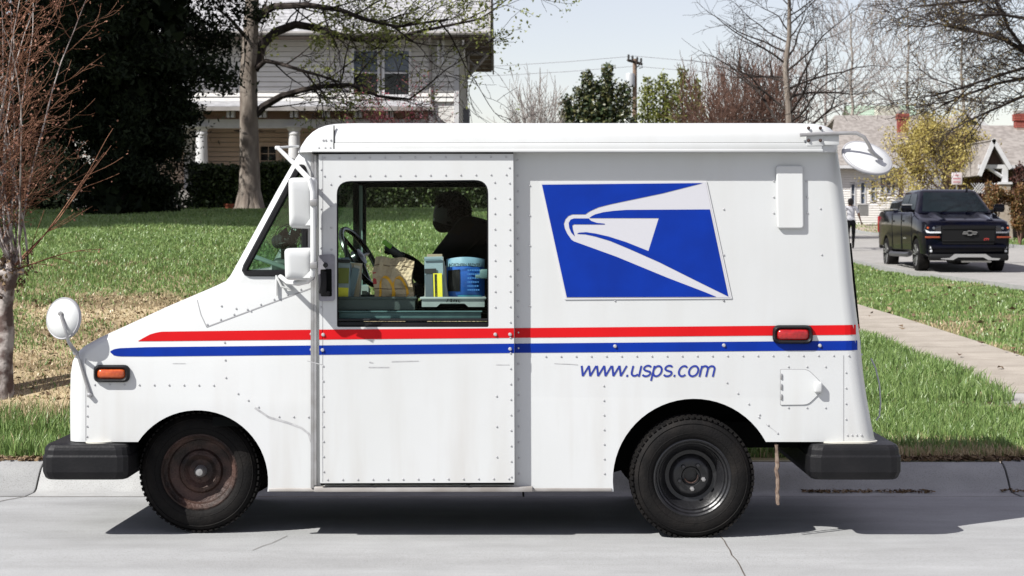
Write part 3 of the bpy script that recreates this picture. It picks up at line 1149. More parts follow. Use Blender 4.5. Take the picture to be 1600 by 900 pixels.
# far pillar post
mb = MB()
for x0, x1, m_ in ((553, 561, 0), (561, 567, 1), (567, 572, 0)):
    mb.cur = m_
    a, b = P(x0, 290, 11.80), P(x1, 470, 11.80)
    mb.box(((a.x + b.x) / 2, 11.80 + (0.01 if m_ else 0), (a.z + b.z) / 2), (b.x - a.x, 0.05, a.z - b.z))
mb.build("pillar_post", [m_dark, mat("pillar_paint", (0.34, 0.46, 0.43), 0.5)], van)
# steering wheel, column, shifter
sc_ = P(563, 402, 11.25)
axs = Vector((0.82, -0.22, 0.50)).normalized()
u = axs.cross(Vector((0, 1, 0))).normalized()
w = axs.cross(u)
ring = [sc_ + (u * math.cos(t) + w * math.sin(t)) * 0.19 for t in [2 * PI * k / 40 for k in range(40)]]
mb = MB().tube(ring, 0.015, 8, closed=True)
for t in (0.5, 2.6, 4.7):
    mb.tube([sc_, sc_ + (u * math.cos(t) + w * math.sin(t)) * 0.19], 0.011, 6)
mb.lathe([(0, 0.02), (0.05, 0.012), (0.055, -0.03)], sc_, axs, 16)
sw = mb.build("steering_wheel", mat("wheel_plastic", (0.012, 0.012, 0.013), 0.25), van)
MB().tube([sc_ - axs * 0.02, sc_ - axs * 0.45], 0.03, 10).build("steering_column", m_dark, van)
mb = MB()
mb.tube([P(541, 408, 11.0), P(540.5, 395, 11.0), P(539, 376, 11.0)], [0.006, 0.010, 0.013], 8)
mb.tube([P(541, 408, 11.0), P(538, 420, 11.0), P(552, 424, 11.05)], 0.006, 8)
mb.build("gear_lever", m_blackrim, van)
# dashboard fan
fc = P(452, 375, 10.55)
axf = Vector((0.75, -0.62, 0.10)).normalized()
u = axf.orthogonal().normalized()
w = axf.cross(u)
mb = MB()
for rr, hh in ((0.085, 0.0), (0.080, 0.03), (0.06, 0.048), (0.035, 0.056), (0.08, -0.03)):
    mb.tube([fc + axf * hh + (u * math.cos(t) + w * math.sin(t)) * rr for t in [2 * PI * k / 24 for k in range(24)]], 0.0022, 4, closed=True)
for k in range(14):
    t = 2 * PI * k / 14
    dr = u * math.cos(t) + w * math.sin(t)
    mb.tube([fc + axf * 0.058 + dr * 0.01, fc + axf * 0.048 + dr * 0.06, fc + axf * 0.03 + dr * 0.08, fc + dr * 0.085], 0.002, 4)
fan = mb.build("dash_fan", m_blackrim, van)
mb = MB()
mb.lathe([(0, 0.02), (0.02, 0.015), (0.024, -0.02)], fc, axf, 12)
for k in range(4):
    t = 2 * PI * k / 4
    dr = u * math.cos(t) + w * math.sin(t)
    sd = axf.cross(dr)
    mb.add([fc + dr * 0.015 - sd * 0.012, fc + dr * 0.07 - sd * 0.03 + axf * 0.01, fc + dr * 0.07 + sd * 0.03 - axf * 0.01, fc + dr * 0.015 + sd * 0.012], [(0, 1, 2, 3)])
mb.build("fan_blade", m_blackrim, fan)
mb = MB()
mb.lathe([(0, -0.11), (0.035, -0.105), (0.042, -0.06), (0.04, -0.02)], fc, axf, 14)
mb.tube([fc - axf * 0.05, fc - axf * 0.05 - Vector((0, 0, 0.1))], 0.012, 6)
mb.build("fan_motor", m_blackrim, fan)
# sorting ledge under the window
mb = MB()
a, b = P(531, 487, 10.13), P(752, 497, 10.13)
mb.rbox(((a.x + b.x) / 2, 10.088, (a.z + b.z) / 2), (b.x - a.x, 0.02, a.z - b.z), 0.003)
mb.box(((a.x + b.x) / 2, 10.076, a.z + 0.004), (b.x - a.x + 0.01, 0.02, 0.006))
mb.build("sorting_ledge", m_teal, van)
mb = MB()
mb.box((P(640, 0, 10.3).x, 10.30, P(0, 486, 10.3).z), (0.84, 0.36, 0.012))
mb.build("tray_table", m_dark, van)
mb = MB()
mb.rbox((P(775, 0, 11.4).x, 11.42, 0.95), (0.46, 0.48, 0.10), 0.03)
mb.rbox((P(822, 0, 11.4).x - 0.1, 11.42, 1.28), (0.10, 0.46, 0.62), 0.04)
mb.tube([(P(775, 0, 11.4).x, 11.42, 0.62), (P(775, 0, 11.4).x, 11.42, 0.95)], 0.08, 10)
mb.build("driver_seat", m_dark, van)
# ================================================================== ground, road, kerb, grass
def interp(pts, x):
    if x <= pts[0][0]:
        return pts[0][1]
    for (x0, y0), (x1, y1) in zip(pts, pts[1:]):
        if x <= x1:
            return y0 + (y1 - y0) * (x - x0) / (x1 - x0)
    return pts[-1][1]


Z_LEFT = [(12.3, .125), (13.2, .16), (13.9, .26), (15, .52), (16, .76), (17, .97), (18.5, 1.16), (20, 1.30), (23, 1.45), (26, 1.56), (34, 1.80), (40, 1.98), (55, 2.2), (100, 2.4), (500, 2.6)]
Z_RIGHT = [(12.3, .125), (15.1, .2), (19, .3), (24, .4), (27, .45), (33.5, .55), (45, .616), (50, .75), (66, .98), (97, 1.44), (108, 2.0), (120, 2.1), (500, 2.5)]
XL = np.array([p[0] for p in Z_LEFT]); YL = np.array([p[1] for p in Z_LEFT])
XR_ = np.array([p[0] for p in Z_RIGHT]); YR_ = np.array([p[1] for p in Z_RIGHT])
STREET_L, STREET_R = 8.9, 17.4


def ground_z(X, Y):
    """height of the lawns (numpy arrays or floats)"""
    X = np.asarray(X, float)
    Y = np.asarray(Y, float)
    zl = np.interp(Y, XL, YL)
    zr = np.interp(Y, XR_, YR_)
    t = np.clip((X - 0.02 * Y) / (0.13 * Y), 0, 1)
    t = t * t * (3 - 2 * t)
    z = zl * (1 - t) + zr * t
    # gentle unevenness away from the kerb
    amp = np.clip((Y - 12.6) / 3, 0, 1) * 0.03
    z = z + amp * (np.sin(X * 1.7 + Y * 0.6) * np.sin(Y * 1.1 - X * 0.4))
    # the side street lies a kerb's height lower
    st = (X > STREET_L + 0.01) & (X < STREET_R) & (Y > 29)
    z = np.where(st, np.interp(Y, XR_, YR_) - 0.16, z)
    return z


m_lawn = mat("lawn_soil", (0.12, 0.14, 0.05), 0.95, (0.29, 0.24, 0.14), 1.6, 8, 0.4, 0.65, bump=0.6, bscale=30)
xs = sorted(set([-260, -120, -60, -40, -30, -24, -20] + [x * 0.5 for x in range(-36, 52)] + [STREET_L, STREET_L + 0.02, STREET_R - 0.01, STREET_R, 28, 32, 38, 48, 70, 130, 260]))
ys = sorted(set([12.33, 12.5, 12.8, 13.2, 13.6] + [14 + 0.5 * k for k in range(0, 32)] + [30 + 2 * k for k in range(0, 20)] + [28.99, 29.01, 72, 78, 86, 97, 108, 120, 150, 200, 300, 500]))
XX, YY = np.meshgrid(xs, ys)
ZZ = ground_z(XX, YY)
V = np.stack([XX.ravel(), YY.ravel(), ZZ.ravel()], 1)
nx = len(xs)
q = [(j * nx + i, j * nx + i + 1, (j + 1) * nx + i + 1, (j + 1) * nx + i) for j in range(len(ys) - 1) for i in range(nx - 1)]
gro = raw_mesh("ground", V, q, 4, m_lawn, smooth=True)
struct(gro)
at = gro.data.attributes.new("dry", 'FLOAT', 'POINT')
at.data.foreach_set("value", (np.clip((18.6 - V[:, 1]) / 2.0, 0, 1) * np.clip((V[:, 1] - 13.0) / 0.8, 0, 1) * (V[:, 0] < 0.8)).astype(np.float32))
_n, _l = m_lawn.node_tree.nodes, m_lawn.node_tree.links
_b = _n["Principled BSDF"]
_s = _b.inputs["Base Color"].links[0].from_socket
_a = _n.new("ShaderNodeAttribute")
_a.attribute_name = "dry"
_t = _n.new("ShaderNodeTexNoise")
_t.inputs["Scale"].default_value = 26
_t.inputs["Detail"].default_value = 6
_r = _n.new("ShaderNodeValToRGB")
_r.color_ramp.elements[0].position = 0.35
_r.color_ramp.elements[0].color = (0.15, 0.11, 0.065, 1)
_r.color_ramp.elements[1].position = 0.62
_r.color_ramp.elements[1].color = (0.40, 0.325, 0.205, 1)
_l.new(_t.outputs["Fac"], _r.inputs[0])
_m = _n.new("ShaderNodeMixRGB")
_l.new(_a.outputs["Fac"], _m.inputs[0])
_l.new(_s, _m.inputs[1])
_l.new(_r.outputs[0], _m.inputs[2])
_l.new(_m.outputs[0], _b.inputs["Base Color"])

# road: pale concrete slabs with open joints and stains
def concrete(name, c1, c2, sc, bump=0.15):
    m = mat(name, c1, 0.85, c2, sc, 9, 0.3, 0.72, bump=bump, bscale=120)
    n, l = m.node_tree.nodes, m.node_tree.links
    b = n["Principled BSDF"]
    src = b.inputs["Base Color"].links[0].from_socket
    tc = [x for x in n if x.type == 'TEX_COORD'][0]
    mp = n.new("ShaderNodeMapping")
    mp.inputs["Scale"].default_value = (0.5, 2.2, 1) if "road" in name else (1, 1.2, 1)
    nz = n.new("ShaderNodeTexNoise")
    nz.inputs["Scale"].default_value = 1.2
    nz.inputs["Detail"].default_value = 8
    nz.inputs["Roughness"].default_value = 0.65
    l.new(tc.outputs["Object"], mp.inputs[0])
    l.new(mp.outputs[0], nz.inputs["Vector"])
    rp = n.new("ShaderNodeValToRGB")
    rp.color_ramp.elements[0].position = 0.35
    rp.color_ramp.elements[0].color = (0.80, 0.795, 0.79, 1)
    rp.color_ramp.elements[1].position = 0.62
    rp.color_ramp.elements[1].color = (1, 1, 1, 1)
    l.new(nz.outputs["Fac"], rp.inputs[0])
    sp = n.new("ShaderNodeTexNoise")
    sp.inputs["Scale"].default_value = 170
    sp.inputs["Detail"].default_value = 2
    l.new(tc.outputs["Object"], sp.inputs["Vector"])
    rs = n.new("ShaderNodeValToRGB")
    rs.color_ramp.elements[0].position = 0.32
    rs.color_ramp.elements[0].color = (0.62, 0.60, 0.58, 1)
    rs.color_ramp.elements[1].position = 0.46
    rs.color_ramp.elements[1].color = (1, 1, 1, 1)
    l.new(sp.outputs["Fac"], rs.inputs[0])
    m1 = n.new("ShaderNodeMixRGB")
    m1.blend_type = 'MULTIPLY'
    m1.inputs[0].default_value = 0.8
    l.new(src, m1.inputs[1])
    l.new(rp.outputs[0], m1.inputs[2])
    m2 = n.new("ShaderNodeMixRGB")
    m2.blend_type = 'MULTIPLY'
    m2.inputs[0].default_value = 0.8
    l.new(m1.outputs[0], m2.inputs[1])
    l.new(rs.outputs[0], m2.inputs[2])
    l.new(m2.outputs[0], b.inputs["Base Color"])
    return m


m_road = concrete("road_concrete", (0.405, 0.412, 0.412), (0.46, 0.468, 0.468), 3)
m_gutter = concrete("gutter_concrete", (0.365, 0.37, 0.365), (0.43, 0.435, 0.43), 4)
m_kerb = concrete("kerb_concrete", (0.395, 0.40, 0.395), (0.47, 0.475, 0.465), 5)
m_joint = mat("joint_dirt", (0.09, 0.075, 0.065), 0.95, (0.16, 0.14, 0.12), 20, 4)


def road_z(Y):
    return interp([(-8, -0.02), (5, 0.03), (9.6, 0.004), (10.4, -0.002), (11.8, -0.026), (12.07, -0.032)], Y)


def sheet(cols, rows, zf, name, m, lift=0.0):
    V = [(x, y, zf(x, y) + lift) for y in rows for x in cols]
    n_ = len(cols)
    return MB().add(V, [(j * n_ + i, j * n_ + i + 1, (j + 1) * n_ + i + 1, (j + 1) * n_ + i) for j in range(len(rows) - 1) for i in range(n_ - 1)], True).build(name, m, recalc=False)


struct(sheet([-260, -60, -20, -8, -4, 0, 4, 8, 20, 60, 260], [-8, -2, 5, 8, 9.6, 10.4, 11.2, 11.79], lambda x, y: road_z(y), "road", m_road))
struct(sheet([-260, 260], [-200, -60, -12, -8.01], lambda x, y: 0.0 if y < -8.5 else -0.02, "verge_ground", m_lawn))
joint_x = [-2.98 + 3.05 * k for k in range(-20, 24)]
kp = [(11.80, -0.0265), (12.05, -0.032), (12.10, -0.018), (12.16, 0.04), (12.22, 0.09), (12.28, 0.118), (12.36, 0.130), (12.37, 0.0)]
rngk = random.Random(3)
for a, b in zip(joint_x, joint_x[1:]):
    dz = rngk.uniform(-0.003, 0.003)
    rings = []
    for x in (a + 0.006, a + 0.012, b - 0.012, b - 0.006):
        e = 0.004 if x in (a + 0.006, b - 0.006) else 0
        rings.append([Vector((x, y, z - e + dz)) for y, z in kp] + [Vector((x, 12.37, -0.2)), Vector((x, 11.80, -0.2))])
    o = MB().loft(rings).build("kerb", m_kerb, sharp=50)
    struct(o)
struct(sheet([-80, 80], [11.792, 12.36], lambda x, y: -0.15 if y < 12 else -0.05, "kerb_bed", m_joint))
# open joints in the road
def road_line(pts, w, name):
    vs, fs = [], []
    P3 = [Vector((x, y)) for x, y in pts]
    for i, p in enumerate(P3):
        t = (P3[min(i + 1, len(P3) - 1)] - P3[max(i - 1, 0)]).normalized()
        nn = Vector((-t.y, t.x)) * w / 2
        for s in (1, -1):
            q_ = p + nn * s
            vs.append((q_.x, q_.y, road_z(q_.y) + 0.003))
    fs = [(2 * i, 2 * i + 1, 2 * i + 3, 2 * i + 2) for i in range(len(P3) - 1)]
    struct(MB().add(vs, fs).build(name, m_joint, recalc=False))


def on_road(px, py):
    d = EYE * F / (py - 360)
    return ((px - 800) * d / F, d)


def wobble(a, b, n, s, seed):
    r = random.Random(seed)
    return [(a[0] + (b[0] - a[0]) * i / n + r.uniform(-s, s), a[1] + (b[1] - a[1]) * i / n + r.uniform(-s, s) * 0.5) for i in range(n + 1)]


road_line(wobble(on_road(1126, 838), on_road(1166, 905), 8, 0.006, 1), 0.006, "road_crack")
road_line(wobble((-2.98, 11.78), (-3.3, 10.9), 6, 0.006, 2), 0.010, "road_crack")
road_line(wobble((-20, 11.796), (20, 11.796), 40, 0.002, 4), 0.010, "road_joint")
road_line(wobble(on_road(395, 862), on_road(450, 838), 6, 0.006, 8), 0.004, "road_crack")
# leaf litter lying in the gutter
def litter(n, x0, x1, y0, y1, zf, size, seed, name, m):
    r = np.random.default_rng(seed)
    c = np.stack([r.uniform(x0, x1, n), r.uniform(y0, y1, n)], 1)
    return leaf_mesh(name, np.stack([c[:, 0], c[:, 1], zf(c[:, 0], c[:, 1]) + 0.006], 1), size, r, m, kind="stuff", flat=0.3)


def leaf_mesh(name, C, size, r, m, parent=None, kind=None, flat=1.0, aspect=0.55, up=0.0, loc=None):
    """many small leaf-shaped faces (four-cornered), one island each"""
    n = len(C)
    d = r.normal(size=(n, 3))
    d[:, 2] *= flat
    d[:, 2] += up
    d /= np.linalg.norm(d, axis=1)[:, None] + 1e-9
    e = r.normal(size=(n, 3))
    e[:, 2] *= flat
    e -= d * (e * d).sum(1)[:, None]
    e /= np.linalg.norm(e, axis=1)[:, None] + 1e-9
    s = (size * r.uniform(0.6, 1.35, n))[:, None]
    nrm = np.cross(d, e) * 0.18
    a = C - d * s * 0.5
    b = C + e * s * aspect * 0.5 + nrm * s
    c = C + d * s * 0.5
    f = C - e * s * aspect * 0.5 + nrm * s
    V = np.stack([a, b, c, f], 1).reshape(-1, 3)
    idx = np.arange(4 * n).reshape(-1, 4)
    return raw_mesh(name, V, idx, 4, m, parent, loc, kind)


m_litter = mat("dry_leaves", (0.16, 0.10, 0.055), 0.9, island=[(0.28, 0.20, 0.12), (0.10, 0.06, 0.04), (0.36, 0.28, 0.18)])
o = litter(300, 1.8, 2.62, 12.0, 12.11, lambda x, y: np.full_like(x, -0.03), 0.028, 1, "leaf_litter", m_litter)
litter(120, 3.05, 3.6, 12.02, 12.12, lambda x, y: np.full_like(x, -0.028), 0.028, 7, "leaf_litter", m_litter)
litter(500, 2.35, 3.4, 12.33, 12.5, lambda x, y: np.full_like(x, 0.13), 0.05, 2, "leaf_litter", m_litter)
litter(700, -4.0, -2.6, 12.33, 12.48, lambda x, y: np.full_like(x, 0.13), 0.05, 3, "leaf_litter", m_litter)
litter(2500, -5.5, -1.8, 13.6, 17.6, lambda x, y: ground_z(x, y), 0.045, 4, "leaf_litter", m_litter)
litter(500, 2.2, 4.1, 14.6, 15.25, lambda x, y: ground_z(x, y) + 0.02, 0.06, 5, "leaf_litter", m_litter)
litter(260, 2.4, 9, 15, 34, lambda x, y: ground_z(x, y) + 0.05, 0.09, 6, "leaf_litter", m_litter)

# ---- pavement on the right and its cross strip
m_walk = concrete("pavement_concrete", (0.43, 0.385, 0.325), (0.51, 0.46, 0.395), 3)
m_walk2 = concrete("pale_pavement", (0.44, 0.42, 0.40), (0.52, 0.50, 0.47), 3)
rngp = random.Random(9)
y = 16.0
while y < 60:
    L = 1.5
    cols, rows = [4.08, 4.6, 5.12], [y + 0.003, y + L / 2, y + L - 0.003]
    dz = rngp.uniform(-0.0015, 0.0015)
    top = [[Vector((x, yy, float(ground_z(x, yy)) * 0 + float(np.interp(yy, XR_, YR_)) + 0.035 + dz)) for x in (4.08, 5.12)] for yy in (y + 0.002, y + L - 0.002)]
    a, b = top
    struct(MB().add([a[0], a[1], b[1], b[0]] + [p - Vector((0, 0, 0.12)) for p in (a[0], a[1], b[1], b[0])],
                    [(0, 1, 2, 3), (0, 1, 5, 4), (1, 2, 6, 5), (2, 3, 7, 6), (3, 0, 4, 7)]).build("pavement_slab", m_walk))
    y += L
for x0, x1, y0, y1 in ((3.86, 5.4, 15.2, 15.99), (3.86, 5.4, 13.2, 15.19), (2.4, 3.85, 15.02, 15.16), (5.42, 8, 15.0, 15.9)):
    z0, z1 = float(np.interp(y0, XR_, YR_)) + 0.03, float(np.interp(y1, XR_, YR_)) + 0.03
    struct(MB().add([(x0, y0, z0), (x1, y0, z0), (x1, y1, z1), (x0, y1, z1), (x0, y0, z0 - .12), (x1, y0, z0 - .12), (x1, y1, z1 - .12), (x0, y1, z1 - .12)],
                    [(0, 1, 2, 3), (0, 1, 5, 4), (1, 2, 6, 5), (2, 3, 7, 6), (3, 0, 4, 7)]).build("pavement_slab", m_walk2))

# ---- side street
m_st = concrete("street_concrete", (0.40, 0.39, 0.37), (0.47, 0.455, 0.435), 2)
struct(sheet([STREET_L, 11, 13, 15, STREET_R], [29.0, 33.5, 40, 45, 50, 58, 66, 76, 86, 97, 108, 120, 150, 200], lambda x, y: float(np.interp(y, XR_, YR_)), "side_street", m_st))
for x0, x1 in ((STREET_L - 0.16, STREET_L), (STREET_R, STREET_R + 0.35)):
    ya = 29.0
    while ya < 118:
        yb = ya + 3.0
        za, zb = float(np.interp(ya, XR_, YR_)) + 0.11, float(np.interp(yb, XR_, YR_)) + 0.11
        vs = [(x0, ya + .01, za), (x1, ya + .01, za - .02), (x1, yb - .01, zb - .02), (x0, yb - .01, zb)]
        struct(MB().add(vs + [(a, b, c - 0.3) for a, b, c in vs], [(0, 1, 2, 3), (0, 1, 5, 4), (1, 2, 6, 5), (2, 3, 7, 6), (3, 0, 4, 7)]).build("street_kerb", m_kerb))
        ya = yb

# ---- grass blades
def grass_mat(name, g1, g2, dry, thresh, sc, extra=None):
    g1, g2, dry = [tuple(c * ALBEDO for c in q) for q in (g1, g2, dry)]
    m = bpy.data.materials.new(name)
    m.use_nodes = True
    n, l = m.node_tree.nodes, m.node_tree.links
    b = n["Principled BSDF"]
    b.inputs["Roughness"].default_value = 0.42
    b.inputs["Specular IOR Level"].default_value = 0.5
    g = n.new("ShaderNodeNewGeometry")
    rp = n.new("ShaderNodeValToRGB")
    cr = rp.color_ramp
    cr.elements.new(0.5)
    for e, p_, c in zip(cr.elements, (0, 0.55, 1.0), (g1, tuple((x + y) / 2 for x, y in zip(g1, g2)), g2)):
        e.position = p_
        e.color = (*c, 1)
    l.new(g.outputs["Random Per Island"], rp.inputs[0])
    at = n.new("ShaderNodeAttribute")
    at.attribute_name = "dry"
    mx = n.new("ShaderNodeMixRGB")
    l.new(at.outputs["Fac"], mx.inputs[0])
    l.new(rp.outputs[0], mx.inputs[1])
    rd = n.new("ShaderNodeValToRGB")
    rd.color_ramp.elements[0].color = (*dry, 1)
    rd.color_ramp.elements[1].color = (*[min(x * 1.7, 1) for x in dry], 1)
    l.new(g.outputs["Random Per Island"], rd.inputs[0])
    l.new(rd.outputs[0], mx.inputs[2])
    l.new(mx.outputs[0], b.inputs["Base Color"])
    t = n.new("ShaderNodeBsdfTranslucent")
    l.new(mx.outputs[0], t.inputs[0])
    ms = n.new("ShaderNodeMixShader")
    ms.inputs[0].default_value = 0.3
    l.new(b.outputs[0], ms.inputs[1])
    l.new(t.outputs[0], ms.inputs[2])
    l.new(ms.outputs[0], n["Material Output"].inputs[0])
    return m


def vnoise(x, y, seed=0):
    """cheap smooth noise on arrays, 0..1"""
    r = np.random.default_rng(seed)
    out = np.zeros_like(x)
    amp = 0
    for k in range(5):
        f = 0.55 * 1.9 ** k
        a = r.uniform(0, 2 * PI, 4)
        th = r.uniform(0, PI, 2)
        u = (x * math.cos(th[0]) + y * math.sin(th[0])) * f + a[0]
        v = (x * math.cos(th[1]) + y * math.sin(th[1])) * f + a[1]
        w = 0.8 ** k
        out += w * np.sin(u + 1.3 * np.sin(v * 0.9 + a[2])) * np.sin(v + 1.1 * np.sin(u * 0.8 + a[3]))
        amp += w
    return np.clip(out / amp * 1.2 + 0.5, 0, 1)


def grass(name, X, Y, H, Wd, dry, m, seed, lean=0.45, lift=None):
    r = np.random.default_rng(seed)
    n = len(X)
    Z = ground_z(X, Y) - 0.01 if lift is None else lift
    a = r.uniform(0, 2 * PI, n)
    h = H * r.uniform(0.55, 1.35, n)
    w = Wd * r.uniform(0.7, 1.3, n)
    ta = r.uniform(0, 2 * PI, n)
    ln = r.uniform(0.1, 1.0, n) * lean
    cx, cy = np.cos(a) * w / 2, np.sin(a) * w / 2
    tx, ty = np.cos(ta) * h * ln, np.sin(ta) * h * ln
    V = np.empty((n, 5, 3))
    V[:, 0] = np.stack([X - cx, Y - cy, Z], 1)
    V[:, 1] = np.stack([X + cx, Y + cy, Z], 1)
    V[:, 2] = np.stack([X + cx * 0.8 + tx * 0.35, Y + cy * 0.8 + ty * 0.35, Z + h * 0.6], 1)
    V[:, 3] = np.stack([X - cx * 0.8 + tx * 0.35, Y - cy * 0.8 + ty * 0.35, Z + h * 0.6], 1)
    V[:, 4] = np.stack([X + tx, Y + ty, Z + h * (1 - 0.25 * ln)], 1)
    base = (np.arange(n) * 5)[:, None]
    F3 = np.concatenate([base + np.array([[0, 1, 2]]), base + np.array([[0, 2, 3]]), base + np.array([[3, 2, 4]])], 1).reshape(-1, 3)
    o = raw_mesh(name, V.reshape(-1, 3), F3, 3, m, kind="stuff")
    at = o.data.attributes.new("dry", 'FLOAT', 'POINT')
    at.data.foreach_set("value", np.repeat(dry, 5).astype(np.float32))
    return o


m_grass = grass_mat("lawn_grass", (0.135, 0.245, 0.060), (0.34, 0.46, 0.155), (0.46, 0.37, 0.225), 0, 0)


def scatter(n, x_of, y0, y1, seed, power=1.6):
    """positions with density falling with distance"""
    r = np.random.default_rng(seed)
    u = r.uniform(0, 1, n)
    p = 1 - power + 1
    Y = (y0 ** p + u * (y1 ** p - y0 ** p)) ** (1 / p)
    lo, hi = x_of(Y)
    X = lo + r.uniform(0, 1, n) * (hi - lo)
    return X, Y


# left verge next to the kerb
rg = np.random.default_rng(11)
n = 36000
X, Y = rg.uniform(-5.0, 2.0, n), 12.36 + rg.uniform(0, 1, n) ** 0.9 * 1.55
keep = (Y > 12.46 + 0.06 * vnoise(X * 3, Y * 3, 3))
X, Y = X[keep], Y[keep]
dry = (rg.uniform(0, 1, len(X)) < np.clip((Y - 13.3) * 1.0, 0.03, 0.6)).astype(float)
grass("grass", X, Y, np.where(Y > 13.1, 0.15, 0.11), 0.009, dry, m_grass, 1)
# left bank: worn and dry low down, green above
X, Y = scatter(270000, lambda y: (-0.30 * y - 0.5, 0.02 * y + 0.4), 13.4, 46, 12, 1.9)
nz = vnoise(X * 1.3, Y * 1.3, 5)
bare = np.clip((18.4 - Y) / 2.4, 0, 1)
pd = np.clip(bare * 1.12 - (nz - 0.38) * 2.0, 0.0, 1) * (Y < 19.5) + 0.05 * (Y >= 17)
rr = np.random.default_rng(13)
dry = (rr.uniform(0, 1, len(X)) < np.clip(pd, 0.03, 0.93)).astype(float)
keep = rr.uniform(0, 1, len(X)) < np.where((Y < 17.6) & (nz < 0.45), 0.85, 1.0)
X, Y, dry = X[keep], Y[keep], dry[keep]
H = np.where(dry > 0.5, 0.045, 0.062) * np.clip(0.75 + (Y - 13) * 0.022, 0.75, 1.2)
grass("grass", X, Y, H, 0.0075 + 0.0006 * (Y - 12), dry, m_grass, 14, lean=0.95)


# right lawns
def right_field(n, seed, xf, y0, y1, h, dryp, pw=1.9):
    X, Y = scatter(n, xf, y0, y1, seed, pw)
    r = np.random.default_rng(seed + 100)
    nz = vnoise(X * 1.5, Y * 1.2, seed)
    d = (r.uniform(0, 1, len(X)) < np.clip(dryp(X, Y) + (0.38 - nz) * 1.2, 0.03, 0.9)).astype(float)
    hh = h(X, Y) * np.where(d > 0.5, 0.6, 1.0)
    grass("grass", X, Y, hh, 0.0075 + 0.00065 * (Y - 12), d, m_grass, seed + 7, lean=0.6)


right_field(44000, 21, lambda y: (1.5 + 0 * y, 4.6 + 0 * y), 12.5, 15.0, lambda X, Y: 0.10 + 0 * X, lambda X, Y: 0.12 + 0.5 * (Y < 12.75) + 0.25 * (Y > 14.3))
right_field(56000, 22, lambda y: (0.13 * y, np.minimum(4.04, 3.86 + (y - 15) * 0.3)), 15.2, 32, lambda X, Y: 0.15 - 0.003 * (Y - 15), lambda X, Y: 0.0 * X)
right_field(76000, 23, lambda y: (5.16 + 0 * y, np.minimum(8.72, 8.72 + 0 * y)), 15.2, 60, lambda X, Y: 0.07 + 0 * X, lambda X, Y: 0.2 + 0.55 * (X < 5.9) * (1 - (X - 5.1)))
right_field(9000, 24, lambda y: (17.8 + 0 * y, 24 + 0 * y), 60, 118, lambda X, Y: 0.12 + 0 * X, lambda X, Y: 0.1 + 0 * X, 1.3)
# lawn behind the van and beyond the left edge
right_field(60000, 25, lambda y: (0.02 * y + 0.4, np.minimum(np.maximum(0.135 * y, 1.6), 4.0)), 12.6, 44, lambda X, Y: 0.07 + 0 * X, lambda X, Y: 0.04 + 0 * X)
right_field(45000, 26, lambda y: (-0.46 * y, -0.30 * y - 0.5), 13.0, 44, lambda X, Y: 0.06 + 0 * X, lambda X, Y: np.clip((18.4 - Y) / 3, 0.03, 0.8))
# ================================================================== trees, shrubs, hedge
m_bark = mat("grey_bark", (0.19, 0.155, 0.13), 0.9, (0.34, 0.30, 0.26), 6, 8, 0.35, 0.7, bump=0.9, bscale=18, stretch=(1, 1, 0.35))
m_bark_dark = mat("dark_bark", (0.030, 0.024, 0.022), 0.9, (0.07, 0.058, 0.052), 8, 6, bump=0.6, bscale=24, stretch=(1, 1, 0.4))
m_bark_pale = mat("pale_bark", (0.42, 0.38, 0.33), 0.85, (0.22, 0.19, 0.17), 3, 6, 0.4, 0.6)
m_twig_brown = mat("brown_twigs", (0.12, 0.07, 0.055), 0.85, (0.22, 0.13, 0.10), 3, 3)
m_twig_grey = mat("grey_twigs", (0.26, 0.225, 0.21), 0.85, (0.40, 0.355, 0.33), 3, 3)
m_twig_red = mat("reddish_twigs", (0.12, 0.05, 0.030), 0.75, (0.36, 0.19, 0.12), 5, 3, 0.3, 0.7)
m_myrtle = mat("mottled_bark", (0.50, 0.45, 0.42), 0.8, (0.14, 0.10, 0.09), 9, 6, 0.42, 0.58, bump=0.5, bscale=26)
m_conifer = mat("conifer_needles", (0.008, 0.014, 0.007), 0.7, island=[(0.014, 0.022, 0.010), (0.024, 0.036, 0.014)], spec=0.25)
m_hedge = mat("hedge_leaves", (0.018, 0.034, 0.010), 0.6, island=[(0.045, 0.08, 0.018), (0.13, 0.19, 0.05)], trans=0.15)
m_spring = mat("spring_leaves", (0.20, 0.24, 0.05), 0.5, island=[(0.30, 0.34, 0.09), (0.42, 0.44, 0.16)], trans=0.4)
m_yellow = mat("yellow_buds", (0.36, 0.29, 0.07), 0.6, island=[(0.74, 0.62, 0.18), (0.95, 0.82, 0.34)], trans=0.45)
m_holly = mat("glossy_leaves", (0.016, 0.032, 0.014), 0.38, island=[(0.03, 0.055, 0.02), (0.16, 0.15, 0.055), (0.05, 0.085, 0.03)])
m_lime = mat("lime_leaves", (0.10, 0.13, 0.02), 0.5, island=[(0.22, 0.25, 0.05), (0.38, 0.40, 0.10), (0.07, 0.10, 0.02)], trans=0.3)
m_pink = mat("redbud_flowers", (0.30, 0.035, 0.07), 0.6, island=[(0.42, 0.07, 0.12), (0.22, 0.03, 0.05)])
m_nandina = mat("nandina_leaves", (0.22, 0.10, 0.035), 0.6, island=[(0.34, 0.17, 0.06), (0.14, 0.13, 0.035), (0.17, 0.06, 0.03)], trans=0.2)
m_maroon = mat("maroon_leaves", (0.06, 0.018, 0.018), 0.5, island=[(0.12, 0.04, 0.03), (0.03, 0.02, 0.012)])


